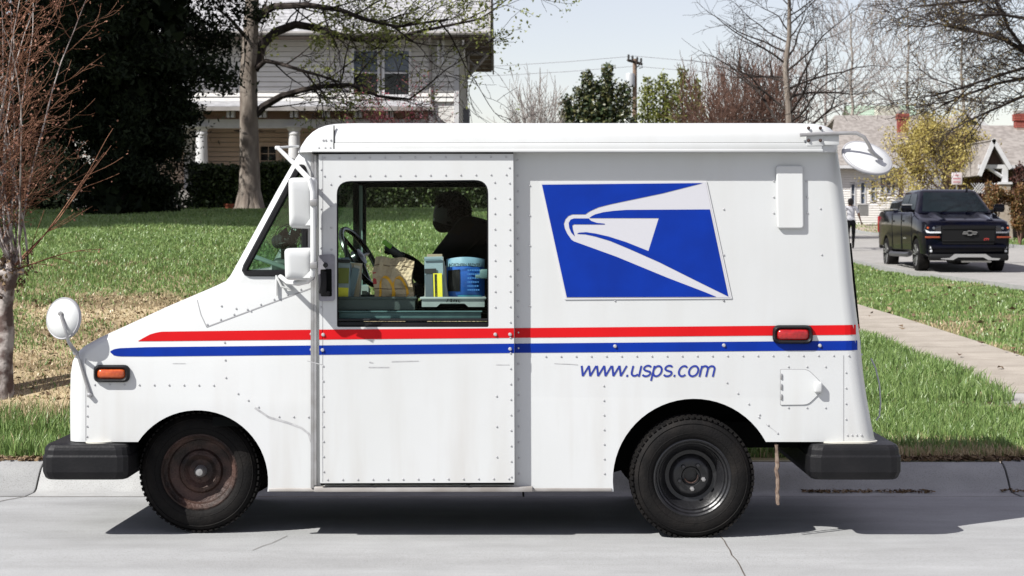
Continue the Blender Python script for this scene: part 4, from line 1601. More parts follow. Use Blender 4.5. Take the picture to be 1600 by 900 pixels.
class Limbs:
    """grows wood: many tapered tubes, gathered by thickness"""

    def __init__(self, seed):
        self.r = random.Random(seed)
        self.thick, self.thin = MB(), []
        self.tips = []

    def limb(self, pts, r0, r1, sides=7):
        n = len(pts)
        self.thick.tube(pts, [r0 + (r1 - r0) * (i / (n - 1)) ** 0.8 for i in range(n)], sides, cap=True)

    def path(self, p, d, L, n, wob, trop):
        r = self.r
        pts = [Vector(p)]
        d = Vector(d).normalized()
        for i in range(n):
            d = (d + Vector((r.gauss(0, wob), r.gauss(0, wob), r.gauss(0, wob))) + trop * (1.0 / n)).normalized()
            pts.append(pts[-1] + d * (L / n))
        return pts

    def grow(self, p, d, L, rad, depth, spread=0.7, kids=4, ratio=0.6, wob=0.12, trop=Vector((0, 0, 0.3)), sides=5, minr=0.004, lo=0.25, up=None):
        r = self.r
        n = 5 if depth > 0 else 4
        pts = self.path(p, d, L, n, wob, trop)
        r1 = max(rad * 0.42, minr)
        if rad > 0.035:
            self.limb(pts, rad, r1, max(sides, 6))
        else:
            self.thin.append((pts, max(rad, minr), max(r1 * 0.8, minr * 0.7)))
        if depth == 0:
            self.tips.append((pts[-1], (pts[-1] - pts[-2]).normalized()))
            self.tips.append((pts[-2], (pts[-1] - pts[-2]).normalized()))
            return
        for k in range(kids):
            t = lo + (1 - lo) * (k + r.uniform(0.1, 0.9)) / kids
            i = min(int(t * n), n - 1)
            q = pts[i].lerp(pts[i + 1], t * n - i)
            dd = (pts[i + 1] - pts[i]).normalized()
            side = Vector((r.gauss(0, 1), r.gauss(0, 1), r.gauss(0, 0.7)))
            side -= dd * side.dot(dd)
            side.normalize()
            nd = dd * (1 - spread * 0.5) + side * spread * r.uniform(0.7, 1.25)
            if up is not None:
                nd += up
            rr = max(rad * (1 - 0.55 * t) * 0.55, minr)
            self.grow(q, nd, L * ratio * r.uniform(0.75, 1.25) * (1.1 - 0.35 * t), rr, depth - 1, spread, kids, ratio, wob * 1.1, trop, sides, minr, lo, up)
        self.grow(pts[-1], pts[-1] - pts[-2], L * ratio * 0.9, r1, depth - 1, spread, kids, ratio, wob, trop, sides, minr, lo, up)

    def thin_mesh(self, name, m, parent):
        """all twigs as three-sided tapering tubes"""
        if not self.thin:
            return None
        by = {}
        for t in self.thin:
            by.setdefault(len(t[0]), []).append(t)
        Vs, Fs, off = [], [], 0
        for n, L in by.items():
            A = np.array([[tuple(p) for p in t[0]] for t in L])            # (k,n,3)
            R0 = np.array([t[1] for t in L])
            R1 = np.array([t[2] for t in L])
            T = np.gradient(A, axis=1)
            T /= np.linalg.norm(T, axis=2, keepdims=True) + 1e-9
            ref = np.array([0.31, 0.52, 0.79])
            U = np.cross(T, ref)
            U /= np.linalg.norm(U, axis=2, keepdims=True) + 1e-9
            W = np.cross(T, U)
            rad = (R0[:, None] + (R1 - R0)[:, None] * np.linspace(0, 1, n)[None, :])[..., None]
            rings = [A + (U * math.cos(a) + W * math.sin(a)) * rad for a in (0, 2 * PI / 3, 4 * PI / 3)]
            Vv = np.stack(rings, 2)                                        # (k,n,3,3)
            k = len(L)
            Vs.append(Vv.reshape(-1, 3))
            base = (np.arange(k) * n * 3)[:, None, None] + (np.arange(n - 1) * 3)[None, :, None]
            for s in range(3):
                s2 = (s + 1) % 3
                q = np.concatenate([base + s, base + s2, base + 3 + s2, base + 3 + s], 2).reshape(-1, 4)
                Fs.append(q + off)
            off += k * n * 3
        return raw_mesh(name, np.concatenate(Vs), np.concatenate(Fs), 4, m, parent, smooth=True)


def leaf_points(tips, n, spread, r):
    if not tips:
        return np.zeros((0, 3))
    T = np.array([tuple(t[0]) for t in tips])
    return T[r.integers(0, len(T), n)] + r.normal(size=(n, 3)) * spread


def gz(x, y):
    return float(ground_z(x, y))


def blob_points(n, c, rad, r, lumps, shell=0.55, lump_r=0.4):
    """leaf places in an uneven crown: lumps over an ellipsoid"""
    c, rad = np.array(c), np.array(rad)
    d = r.normal(size=(lumps, 3))
    d /= np.linalg.norm(d, axis=1)[:, None]
    lc = d * (r.uniform(0.15, 1, lumps) ** 0.5)[:, None] * 0.78
    ls = r.uniform(0.6, 1.2, lumps) * lump_r
    k = r.integers(0, lumps, n)
    e = r.normal(size=(n, 3))
    e /= np.linalg.norm(e, axis=1)[:, None]
    e *= (r.uniform(0, 1, n) ** shell)[:, None]
    return c + (lc[k] + e * ls[k][:, None]) * rad


# ---- the street tree in front of the left house
def street_tree():
    d = 42.0
    base = P(390, 333, d)
    base.z = gz(base.x, d) - 0.05
    root = empty("street_tree", base)
    tag(root, "grey-barked tree with thin yellow-green leaves in front of the tan porch", "tree")
    L = Limbs(4)
    pts = [base, P(390, 315, d), P(390, 260, d), P(389, 180, d), P(388, 110, d), P(392, 50, d), P(394, 0, d), P(392, -60, d), P(396, -150, d)]
    L.thick.tube(pts, [0.36, 0.25, 0.22, 0.20, 0.185, 0.165, 0.15, 0.13, 0.08], 14)
    for k in range(6):
        a = 2 * PI * k / 6 + 0.3
        L.thick.tube([base + Vector((math.cos(a) * 0.42, math.sin(a) * 0.42, -0.06)), base + Vector((math.cos(a) * 0.24, math.sin(a) * 0.24, 0.12)), base + Vector((math.cos(a) * 0.14, math.sin(a) * 0.14, 0.6))],
                     [0.06, 0.10, 0.08], 8)

    limbs = MB()

    def limb(pl, r0, kids, ln, seed):
        pts = [P(x, y, d + dd) for x, y, dd in pl]
        n = len(pts)
        limbs.tube(pts, [r0 + (0.022 - r0) * (i / (n - 1)) ** 0.8 for i in range(n)], 8)
        rr = random.Random(seed)
        kids = int(kids * 0.62)
        for k in range(kids):
            t = 0.12 + 0.88 * (k + rr.random()) / kids
            i = min(int(t * (len(pts) - 1)), len(pts) - 2)
            q = pts[i].lerp(pts[i + 1], t * (len(pts) - 1) - i)
            dd = (pts[i + 1] - pts[i]).normalized()
            nd = dd * 0.6 + Vector((rr.uniform(-0.4, 0.6), rr.gauss(0, 0.6), rr.gauss(0.1, 0.6)))
            L.grow(q, nd, ln * rr.uniform(0.6, 1.2), 0.024, 2, 0.7, 4, 0.62, 0.14, Vector((0.1, 0, 0.15)), 4, 0.006)
    limb([(396, 182, 0), (412, 166, 0), (440, 150, -0.3), (475, 140, -0.6), (510, 134, -0.9), (548, 132, -1.1), (590, 150, -1.4), (640, 155, -1.7)], 0.10, 16, 1.6, 1)
    limb([(396, 108, 0), (410, 70, 0.2), (430, 50, 0.4), (462, 38, 0.6), (495, 44, 0.7), (530, 55, 0.8), (560, 62, 0.9), (610, 64, 1.1), (650, 50, 1.3), (700, 40, 1.5), (760, 28, 1.7)], 0.13, 22, 1.7, 2)
    limb([(398, 30, 0), (412, 18, -0.3), (430, 10, -0.6), (480, 8, -1.0), (530, 15, -1.3), (570, 30, -1.6), (620, 42, -2), (700, 30, -2.5)], 0.11, 18, 1.8, 3)
    limb([(400, 108, 0), (415, 95, -0.3), (440, 100, -0.6), (470, 110, -1), (500, 118, -1.3), (530, 128, -1.6)], 0.06, 12, 1.3, 4)
    limb([(396, -20, 0), (430, -60, 0), (480, -90, 0), (560, -110, 0.4), (650, -110, 0.8)], 0.09, 14, 2.2, 5)
    limb([(388, -40, 0), (350, -90, 0.2), (300, -130, 0.5)], 0.08, 8, 2.0, 6)
    limb([(386, 60, 0), (360, 30, -0.4), (335, 10, -0.8)], 0.05, 5, 1.2, 7)
    L.thick.build("trunk", m_bark, root, recalc=False)
    limbs.build("limbs", m_bark_dark, root, recalc=False)
    L.thin_mesh("branches", m_bark_dark, root)
    r = np.random.default_rng(8)
    tips = [t for t in L.tips if t[0].x > P(430, 0, d).x and r.random() < np.clip((P(0, 150, d).z * 0 + t[0].z - 4.6) / 3.5, 0.06, 1) + 0.1]
    C = leaf_points(tips, 8500, 0.10, r)
    leaf_mesh("crown", C, 0.085, r, m_spring, root)


street_tree()


# ---- the dark conifers on the left
def conifer(x, d, h, rad, seed, name, label, n, low=0.0, m=None, droop=0.25):
    base = Vector((x, d, gz(x, d) - 0.05))
    root = empty(name, base)
    tag(root, label, "tree")
    r = np.random.default_rng(seed)
    mb = MB().tube([base, base + Vector((0.05, 0, h * 0.5)), base + Vector((0, 0, h))], [0.28, 0.18, 0.03], 9)
    rr = random.Random(seed)
    C = []
    nb = 150
    for k in range(nb):
        t = (k + rr.random()) / nb
        z = low + (h - low) * t
        R = rad * interp([(0, .9), (0.3, 1.0), (0.6, .8), (1, .06)] if rad > 4 else [(0, .42), (0.10, .36), (0.14, .42), (0.175, .56), (0.22, .78), (0.27, .94), (0.5, .9), (0.8, .55), (1, .06)], z / h) * rr.uniform(0.78, 1.1)
        a = rr.uniform(0, 2 * PI)
        p0 = base + Vector((0, 0, z))
        p1 = base + Vector((math.cos(a) * R * 0.6, math.sin(a) * R * 0.6, z - 0.02 * R))
        p2 = base + Vector((math.cos(a) * R, math.sin(a) * R, z - droop * R))
        mb.tube([p0, p1, p2], [0.035, 0.02, 0.006], 4)
        m_ = int(n / nb * (0.5 + 1.0 * (1 - t)))
        u = r.uniform(0.12, 1.0, m_) ** 0.75
        pts = np.outer((1 - u) ** 2, p0) + np.outer(2 * u * (1 - u), p1) + np.outer(u * u, p2)
        w = 0.10 + 0.22 * R * u * (1.15 - u)
        pts = pts + r.normal(size=(m_, 3)) * np.stack([w, w, w * 0.55], 1)
        C.append(pts)
    mb.build("trunk", m_bark_dark, root, recalc=False)
    leaf_mesh("crown", np.concatenate(C), 0.13, r, m or m_conifer, root, aspect=0.34)
    k = 5600
    zz = r.uniform(0.1, h * 0.92, k)
    RR = rad * np.interp(zz / h, [0, .10, .14, .175, .22, .27, .5, .8, 1], [.42, .36, .40, .5, .66, .8, .7, .42, .05]) * r.uniform(0, 1, k) ** 0.5 * 0.6
    aa = r.uniform(0, 2 * PI, k)
    C2 = np.stack([base.x + np.cos(aa) * RR, base.y + np.sin(aa) * RR, base.z + zz], 1)
    leaf_mesh("inner_crown", C2, 0.30, r, m or m_conifer, root, aspect=0.6)
    return root


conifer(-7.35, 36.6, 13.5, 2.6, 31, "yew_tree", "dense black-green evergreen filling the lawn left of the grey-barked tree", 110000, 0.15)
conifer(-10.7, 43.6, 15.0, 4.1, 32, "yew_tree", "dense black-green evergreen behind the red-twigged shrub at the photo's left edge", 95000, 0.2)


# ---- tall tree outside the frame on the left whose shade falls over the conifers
def shade_tree(x, y, h, rad, zc, seed, n, label):
    base = Vector((x, y, gz(x, y)))
    root = empty("shade_tree", base)
    tag(root, label, "tree")
    L = Limbs(seed)
    L.thick.tube([base, base + Vector((0.1, 0, zc * 0.6)), base + Vector((0, 0.1, zc)), base + Vector((0, 0, h * 0.95))], [0.35, 0.27, 0.22, 0.05], 10)
    rr = random.Random(seed)
    for k in range(16):
        a = rr.uniform(0, 2 * PI)
        L.grow(base + Vector((0, 0, zc * rr.uniform(0.55, 1.2))), Vector((math.cos(a), math.sin(a), 0.5)), rad * 0.6, 0.09, 1, 0.7, 4, 0.6)
    L.thick.build("trunk", m_bark, root, recalc=False)
    L.thin_mesh("branches", m_bark_dark, root)
    r = np.random.default_rng(seed)
    C = blob_points(n, base + Vector((0, 0, zc)), (rad, rad, h - zc), r, 46, 0.6, 0.36)
    leaf_mesh("crown", C, 0.34, r, m_hedge, root)


shade_tree(-15.9, 29.9, 18.5, 5.6, 12.0, 51, 16000, "broad leafy tree standing on the lawn beyond the left edge")
shade_tree(-15.4, 25.0, 17.0, 4.5, 11.5, 52, 12000, "tall leafy tree nearer the street beyond the left edge")


# ---- clipped hedge before the house
def hedge(x0, x1, y0, y1, ztop, seed, n, label, name="hedge"):
    zb = min(gz(x0, y0), gz(x1, y0)) - 0.1
    root = empty(name, ((x0 + x1) / 2, (y0 + y1) / 2, zb))
    tag(root, label, "hedge")
    r = np.random.default_rng(seed)
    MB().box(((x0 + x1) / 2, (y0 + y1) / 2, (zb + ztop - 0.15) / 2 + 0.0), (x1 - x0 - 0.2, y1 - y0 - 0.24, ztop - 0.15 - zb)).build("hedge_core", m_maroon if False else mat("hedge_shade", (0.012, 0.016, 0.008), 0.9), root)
    C = np.stack([r.uniform(x0, x1, n), r.uniform(y0, y1, n), r.uniform(zb, ztop, n)], 1)
    k = n // 3
    C[:k, 2] = ztop + r.normal(size=k) * 0.05 + 0.05 * np.sin(C[:k, 0] * 2.1)
    C[k:2 * k, 1] = y0 + r.normal(size=k) * 0.07 + 0.05 * np.sin(C[k:2 * k, 0] * 3)
    leaf_mesh("foliage", C, 0.085, r, m_hedge, root, aspect=0.7)


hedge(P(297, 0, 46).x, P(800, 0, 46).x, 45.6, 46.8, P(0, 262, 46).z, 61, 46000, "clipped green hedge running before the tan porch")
# a red flowerpot at the hedge foot
c = P(358, 334, 43.5)
c.z = gz(c.x, 43.5)
fp = MB().lathe([(0.0, 0.0), (0.07, 0.0), (0.10, 0.13), (0.115, 0.13), (0.115, 0.165), (0.095, 0.165), (0.09, 0.12), (0.0, 0.115)], c, (0, 0, 1), 18).build("flower_pot", mat("terracotta", (0.42, 0.13, 0.08), 0.8), None)
tag(fp, "small terracotta pot at the foot of the hedge beside the grey-barked trunk", "flowerpot")


# ---- pollarded crape myrtle at the kerb, left edge
def myrtle():
    d = 14.4
    base = P(0, 612, d)
    base.z = gz(base.x, d) - 0.05
    root = empty("crape_myrtle", base)
    tag(root, "leafless reddish shrub on a pale mottled trunk at the photo's left edge", "shrub")
    L = Limbs(21)
    knob = P(12, 425, d)
    L.thick.tube([base, P(4, 560, d), P(9, 520, d + 0.03), P(7, 480, d), P(11, 445, d), knob, P(13, 412, d)], [0.11, 0.076, 0.068, 0.062, 0.064, 0.088, 0.05], 12)
    L.thick.tube([base + Vector((-0.12, 0.1, 0)), P(-16, 540, d + 0.1), P(-14, 470, d + 0.1), P(2, 425, d + 0.05)], [0.09, 0.06, 0.055, 0.05], 10)
    rr = random.Random(9)
    for k in range(10):
        L.thick.rbox(knob + Vector((rr.gauss(0, 0.05), rr.gauss(0, 0.05), rr.gauss(0, 0.05))), (0.06, 0.06, 0.06), 0.02)
    for k in range(25):
        a = math.radians(rr.uniform(-28, 10))
        dr = Vector((math.sin(a), rr.gauss(0, 0.3), math.cos(a)))
        p = knob + Vector((rr.gauss(0, 0.06), rr.gauss(0, 0.06), rr.uniform(-0.02, 0.06)))
        pts = L.path(p, dr, rr.uniform(1.5, 2.5), 9, 0.06, Vector((0.0, 0, 0.1)))
        L.limb(pts, 0.0095, 0.003, 6)
        for j in range(16):
            t = 0.12 + 0.86 * (j + rr.random()) / 16
            i = min(int(t * 9), 8)
            q = pts[i].lerp(pts[i + 1], t * 9 - i)
            dd = (pts[i + 1] - pts[i]).normalized()
            sd = Vector((rr.choice((-1, 1)) * rr.uniform(0.4, 1.1), rr.gauss(0, 0.6), rr.uniform(-0.1, 0.6)))
            L.grow(q, dd * 0.5 + sd, rr.uniform(0.18, 0.48), 0.0038, 1, 0.75, 4, 0.5, 0.13, Vector((0, 0, 0.2)), 4, 0.0019, 0.2)
    for px, py, ln in ((20, 405, 0.9), (24, 430, 0.55), (26, 395, 1.0)):
        L.grow(P(14, 425, d), P(px + 40, py - 25, d) - P(14, 425, d), ln, 0.009, 1, 0.5, 4, 0.4, 0.06, Vector((0, 0, 0.05)), 4, 0.0028)
    L.thick.build("trunk", m_myrtle, root, recalc=False, sharp=60)
    L.thin_mesh("branches", m_twig_red, root)
    r = np.random.default_rng(10)
    C = leaf_points(L.tips, 3600, 0.02, r)
    leaf_mesh("seed_heads", C, 0.020, r, mat("seed_heads", (0.20, 0.085, 0.055), 0.7, island=[(0.36, 0.19, 0.13), (0.13, 0.05, 0.04)]), root, aspect=0.9)
    C = np.array([tuple(knob)]) + r.normal(size=(220, 3)) * np.array([[0.09, 0.09, 0.10]])
    leaf_mesh("dead_leaves", C, 0.04, r, m_litter, root)


myrtle()


# ---- small trees and shrubs beyond the roof
def twiggy(px, d, py_top, py_low, wpx, seed, name, label, m_w, cat, stems=14, depth=2, rad=0.03, leaf=None, nleaf=0, lsize=0.08, minr=0.01, spread=0.6, fan=0.5, kids=5):
    base = P(px, 0, d)
    base.z = gz(base.x, d)
    top, W = P(0, py_top, d).z, wpx * d / F / 2
    H = top - base.z
    root = empty(name, base)
    tag(root, label, cat)
    L = Limbs(seed)
    rr = random.Random(seed)
    L.thick.tube([base, base + Vector((0, 0, 0.25 * H))], [rad * 3, rad * 2], 7)
    for k in range(stems):
        a = rr.uniform(-1, 1) * fan
        dr = Vector((math.sin(a) * W / (0.5 * H + 0.01), rr.gauss(0, 0.35), 1))
        L.grow(base + Vector((0, 0, H * rr.uniform(0.05, 0.3))), dr, H * rr.uniform(0.5, 0.68), rad, depth, spread, kids, 0.45, 0.08, Vector((0, 0, 0.2)), 4, minr, 0.25)
    L.thick.build("trunk", m_w, root, recalc=False)
    L.thin_mesh("branches", m_w, root)
    if leaf is not None:
        r = np.random.default_rng(seed)
        leaf_mesh("crown", leaf_points(L.tips, nleaf, lsize * 1.2, r), lsize, r, leaf, root)
    return root


twiggy(625, 50.5, 140, 200, 150, 71, "redbud_tree", "redbud with thin dark twigs and pink flower specks before the porch roof", m_twig_brown, "tree", 18, 2, 0.022, m_pink, 3600, 0.05, 0.007, 0.9, 1.1)
twiggy(835, 84, 142, 200, 110, 72, "bare_shrub", "pale bare bush right of the white house seen against the sky", m_twig_grey, "shrub", 26, 2, 0.035, None, 0, 0, 0.012)


def leafy(px, d, py_top, wpx, seed, name, label, lm, n, size, peaks, cat="tree"):
    """evergreen with several pointed leaders"""
    base = P(px, 0, d)
    base.z = gz(base.x, d)
    root = empty(name, base)
    tag(root, label, cat)
    r = np.random.default_rng(seed)
    mb = MB()
    mb.tube([base, P(px, py_top + 40, d)], [0.25, 0.06], 7)
    Cs = []
    for (qx, qy, w, wt) in peaks:
        top = P(qx, qy, d)
        z0 = base.z + 1.0
        mb.tube([Vector((base.x * 0.5 + top.x * 0.5, d, z0)), Vector((top.x, d, (z0 + top.z) / 2)), top], [0.10, 0.06, 0.015], 5)
        k = int(n * wt)
        t = r.uniform(0, 1, k) ** 0.8
        W = w * d / F * (t ** 0.75) * r.uniform(0.75, 1.1, k)
        lump = 1 + 0.28 * np.sin(t * 19 + qx) + 0.2 * np.sin(t * 41 + 2 * qx)
        a = r.uniform(0, 2 * PI, k)
        rad = W * lump * r.uniform(0.25, 1, k) ** 0.5
        Cs.append(np.stack([top.x + np.cos(a) * rad, d + np.sin(a) * rad, top.z - t * (top.z - z0)], 1) + r.normal(size=(k, 3)) * 0.12)
    mb.build("trunk", m_bark_dark, root, recalc=False)
    leaf_mesh("crown", np.concatenate(Cs), size, r, lm, root, aspect=0.6)


leafy(940, 86, 104, 140, 81, "magnolia_tree", "dark glossy evergreen with pointed tops left of the utility pole", m_holly, 19000, 0.17,
      [(918, 114, 36, 0.2), (949, 102, 34, 0.2), (886, 150, 36, 0.12), (974, 130, 50, 0.18), (935, 132, 80, 0.2), (905, 138, 60, 0.1)])
leafy(1042, 88, 108, 100, 82, "lime_tree", "yellow-green leafy tree right of the utility pole", m_lime, 11000, 0.16,
      [(1036, 116, 66, 0.26), (1066, 106, 52, 0.24), (1012, 122, 50, 0.2), (1088, 122, 44, 0.2), (1050, 130, 80, 0.1)])
twiggy(1130, 82, 118, 200, 120, 83, "willow_shrub", "russet-brown thicket of upright twigs left of the dark bare tree", m_twig_brown, "shrub", 44, 2, 0.03, None, 0, 0, 0.012, 0.4, 0.8, 6)
twiggy(1200, 84, 105, 200, 110, 84, "willow_shrub", "russet-brown thicket of upright twigs behind the dark bare tree's trunk", m_twig_brown, "shrub", 40, 2, 0.03, None, 0, 0, 0.012, 0.4, 0.8, 6)


def bare_tree(px, d, py_top, seed, name, label, m_t, m_b, r0, limbs, ln, dirx=(-1, 1), kids=5, depth=2, minr=0.008, tropz=0.15, first=0.25, leaf=None, nleaf=0, lsize=0.06, lean=0.0, wob=0.15):
    base = P(px, 0, d)
    base.z = gz(base.x, d) - 0.05
    root = empty(name, base)
    tag(root, label, "tree")
    top = P(px + lean, py_top, d)
    L = Limbs(seed)
    rr = random.Random(seed)
    N = 9
    tp = [base.lerp(top, i / N) + Vector((rr.gauss(0, 0.05), rr.gauss(0, 0.05), 0)) * (1 if 0 < i < N else 0) for i in range(N + 1)]
    trunk = MB().tube(tp, [r0 * (1 - 0.8 * i / N) for i in range(N + 1)], 10)
    for k in range(limbs):
        t = first + (1 - first) * (k + rr.random() * 0.8) / limbs
        i = min(int(t * N), N - 1)
        q = tp[i].lerp(tp[i + 1], t * N - i)
        s = rr.choice(dirx)
        a = rr.gauss(0, 0.75)
        dr = Vector((s * math.cos(a), math.sin(a), rr.uniform(0.0, 0.5) + 0.5 * t))
        L.grow(q, dr, ln * (1.15 - 0.65 * t) * rr.uniform(0.8, 1.2), r0 * (1 - 0.75 * t) * 0.42, depth, 0.75, kids, 0.55, wob, Vector((0, 0, tropz)), 5, minr, 0.2)
    trunk.build("trunk", m_t, root, recalc=False)
    if L.thick.v:
        L.thick.build("limbs", m_b, root, recalc=False)
    L.thin_mesh("branches", m_b, root)
    if leaf is not None:
        r = np.random.default_rng(seed)
        leaf_mesh("crown", leaf_points(L.tips, nleaf, lsize * 1.5, r), lsize, r, leaf, root)
    return root


bare_tree(1233, 62, -40, 91, "bare_tree", "leafless tree with straight grey trunk and dark sweeping limbs above the van's rear", m_bark, m_bark_dark, 0.19, 26, 3.0, kids=5, depth=2, minr=0.0065, first=0.38, tropz=0.05)
bare_tree(1330, 118, 20, 92, "pale_tree", "pale leafless tree far behind the van's round rear mirror", m_bark_pale, m_twig_grey, 0.17, 20, 4.6, kids=4, depth=2, minr=0.015, first=0.4, tropz=0.7)
bare_tree(1418, 125, 10, 93, "pale_tree", "pale leafless tree rising behind the red brick chimney", m_bark_pale, m_twig_grey, 0.16, 18, 4.4, kids=4, depth=2, minr=0.016, first=0.4, tropz=0.6)
bare_tree(1505, 121, 0, 94, "pale_tree", "pale leafless tree with two stems rising behind the shaded gable", m_bark_pale, m_twig_grey, 0.18, 22, 4.6, kids=4, depth=2, minr=0.016, first=0.35, tropz=0.5)
bare_tree(1290, 126, 60, 96, "pale_tree", "pale leafless tree low behind the right end of the van roof", m_twig_grey, m_twig_grey, 0.16, 18, 4.2, kids=4, depth=2, minr=0.016, first=0.35, tropz=0.4)
bare_tree(1475, 84, 226, 95, "budding_tree", "small tree covered in yellow buds in front of the grey shingled house", m_bark, m_twig_brown, 0.12, 34, 2.35, kids=5, depth=2, minr=0.010, first=0.3, tropz=0.35, leaf=m_yellow, nleaf=15000, lsize=0.11)


def edge_tree():
    d = 47.0
    base = P(1716, 0, d)
    base.z = gz(base.x, d)
    root = empty("overhanging_tree", base)
    tag(root, "dark-limbed tree reaching into the top right corner with budding twigs", "tree")
    L = Limbs(77)
    L.thick.tube([base, P(1710, 240, d), P(1712, 100, d), P(1700, -40, d), P(1690, -200, d)], [0.34, 0.26, 0.22, 0.17, 0.08], 12)
    rr = random.Random(78)

    def limb(pl, r0, kids, ln):
        pts = [P(x, y, d + dd) for x, y, dd in pl]
        L.limb(pts, r0, 0.022, 8)
        for k in range(kids):
            t = 0.15 + 0.85 * (k + rr.random()) / kids
            i = min(int(t * (len(pts) - 1)), len(pts) - 2)
            q = pts[i].lerp(pts[i + 1], t * (len(pts) - 1) - i)
            dd = (pts[i + 1] - pts[i]).normalized()
            nd = dd * 0.9 + Vector((rr.uniform(-0.5, 0.2), rr.gauss(0, 0.6), rr.gauss(0.0, 0.45)))
            L.grow(q, nd, ln * rr.uniform(0.6, 1.2), 0.02, 2, 0.7, 5, 0.58, 0.13, Vector((-0.1, 0, 0.0)), 4, 0.0065)
    limb([(1705, 160, 0), (1650, 112, 0), (1600, 80, 0), (1570, 62, 0.1), (1540, 53, 0.2), (1500, 44, 0.3), (1462, 36, 0.4)], 0.10, 18, 1.25)
    limb([(1640, 104, 0), (1595, 70, -0.3), (1577, 45, -0.5), (1566, 22, -0.7), (1550, -10, -0.9)], 0.06, 10, 1.2)
    limb([(1705, 40, 0), (1640, -5, 0), (1600, -10, -0.3), (1550, -4, -0.6), (1500, 4, -0.9), (1450, 8, -1.0)], 0.09, 18, 1.3)
    limb([(1708, 180, 0), (1650, 130, 0.5), (1600, 122, 0.8), (1560, 130, 1.0), (1510, 148, 1.2), (1470, 165, 1.4)], 0.06, 14, 1.1)
    limb([(1708, 190, 0), (1660, 150, -0.6), (1600, 106, -1.0), (1560, 118, -1.2), (1500, 138, -1.4), (1455, 150, -1.6)], 0.06, 14, 1.1)
    limb([(1710, 210, 0), (1660, 165, -1), (1600, 150, -1.6), (1550, 172, -1.9), (1510, 190, -2.2)], 0.055, 12, 1.0)
    limb([(1700, -60, 0), (1640, -60, 0.4), (1560, -50, 0.8), (1490, -30, 1.2)], 0.08, 14, 1.3)
    limb([(1710, 100, 0), (1660, 60, -1.2), (1610, 30, -2), (1560, 22, -2.6), (1520, 24, -3)], 0.07, 14, 1.1)
    L.thick.build("trunk", m_bark_dark, root, recalc=False)
    L.thin_mesh("branches", m_bark_dark, root)
    r = np.random.default_rng(79)
    leaf_mesh("crown", leaf_points(L.tips, 6500, 0.06, r), 0.045, r, mat("bronze_buds", (0.22, 0.15, 0.04), 0.6, island=[(0.34, 0.25, 0.08), (0.16, 0.10, 0.03)], trans=0.3), root)


edge_tree()


def bush(px, d, py_c, wpx, hpx, seed, label, lm, n, size, name="shrub"):
    c = P(px, py_c, d)
    zb = gz(c.x, d)
    root = empty(name, (c.x, d, zb))
    tag(root, label, "shrub")
    r = np.random.default_rng(seed)
    W, H = wpx * d / F / 2, hpx * d / F / 2
    mb = MB()
    rr = random.Random(seed)
    for k in range(9):
        a = rr.uniform(0, 2 * PI)
        mb.tube([(c.x, d, zb), (c.x + math.cos(a) * W * 0.4, d + math.sin(a) * W * 0.4, c.z), (c.x + math.cos(a) * W * 0.8, d + math.sin(a) * W * 0.8, c.z + H * 0.5)], [0.03, 0.02, 0.008], 4)
    mb.build("stems", m_twig_brown, root, recalc=False)
    C = blob_points(n, c, (W, W * 0.8, H), r, 26, 0.5, 0.42)
    leaf_mesh("foliage", C, size, r, lm, root, aspect=0.6)


bush(1554, 75, 312, 50, 60, 101, "orange-leaved nandina between the black pickup and the porch pier", m_nandina, 2600, 0.10)
bush(1592, 75, 312, 40, 64, 102, "orange-green nandina right of the stone porch pier", m_nandina, 2400, 0.10)
bush(1597, 80, 282, 40, 52, 103, "dark maroon bush under the porch eaves at the right edge", m_maroon, 1900, 0.12)
bush(1542, 82, 290, 46, 60, 104, "dark maroon bush left of the stone porch pier", m_maroon, 2100, 0.12)
bush(1594, 71, 350, 34, 26, 105, "low russet bush on the bank below the orange nandinas", m_nandina, 1100, 0.09)
# ================================================================== houses, pole, street furniture
m_clap = mat("cream_clapboard", (0.80, 0.785, 0.755), 0.7, (0.86, 0.845, 0.815), 2, 4)
m_tan = mat("tan_clapboard", (0.84, 0.66, 0.53), 0.7, (0.90, 0.72, 0.59), 2, 4)
m_trim = mat("white_trim", (0.74, 0.74, 0.75), 0.5, (0.66, 0.66, 0.67), 4, 4)
m_trim_grey = mat("weathered_trim", (0.42, 0.40, 0.385), 0.7, (0.32, 0.30, 0.29), 3, 4)
m_shingle = mat("grey_shingles", (0.38, 0.38, 0.39), 0.9, (0.52, 0.52, 0.535), 9, 3, 0.4, 0.6, stretch=(0.6, 0.25, 1), bump=0.3, bscale=30)
m_shingle_b = mat("brown_shingles", (0.27, 0.245, 0.225), 0.9, (0.37, 0.34, 0.315), 7, 3, 0.4, 0.6, stretch=(0.6, 0.25, 1))
m_soffit = mat("brown_soffit", (0.16, 0.125, 0.105), 0.8, (0.22, 0.18, 0.155), 4, 3, stretch=(8, 0.3, 1))
m_brown = mat("brown_frieze", (0.50, 0.33, 0.26), 0.7)
m_win = mat("window_dark", (0.012, 0.014, 0.018), 0.06, spec=0.6)
m_winblue = mat("blind_sky_tint", (0.10, 0.125, 0.17), 0.1, (0.16, 0.19, 0.24), 1.5, 3, spec=0.6)  # bluish sky reflection over the blinds, put into the colour
m_brick = mat("chimney_brick", (0.30, 0.070, 0.052), 0.85, island=[(0.37, 0.115, 0.09), (0.24, 0.055, 0.045)])
m_mortar = mat("mortar", (0.35, 0.27, 0.23), 0.95)
m_iron = mat("dark_iron", (0.03, 0.03, 0.032), 0.5)


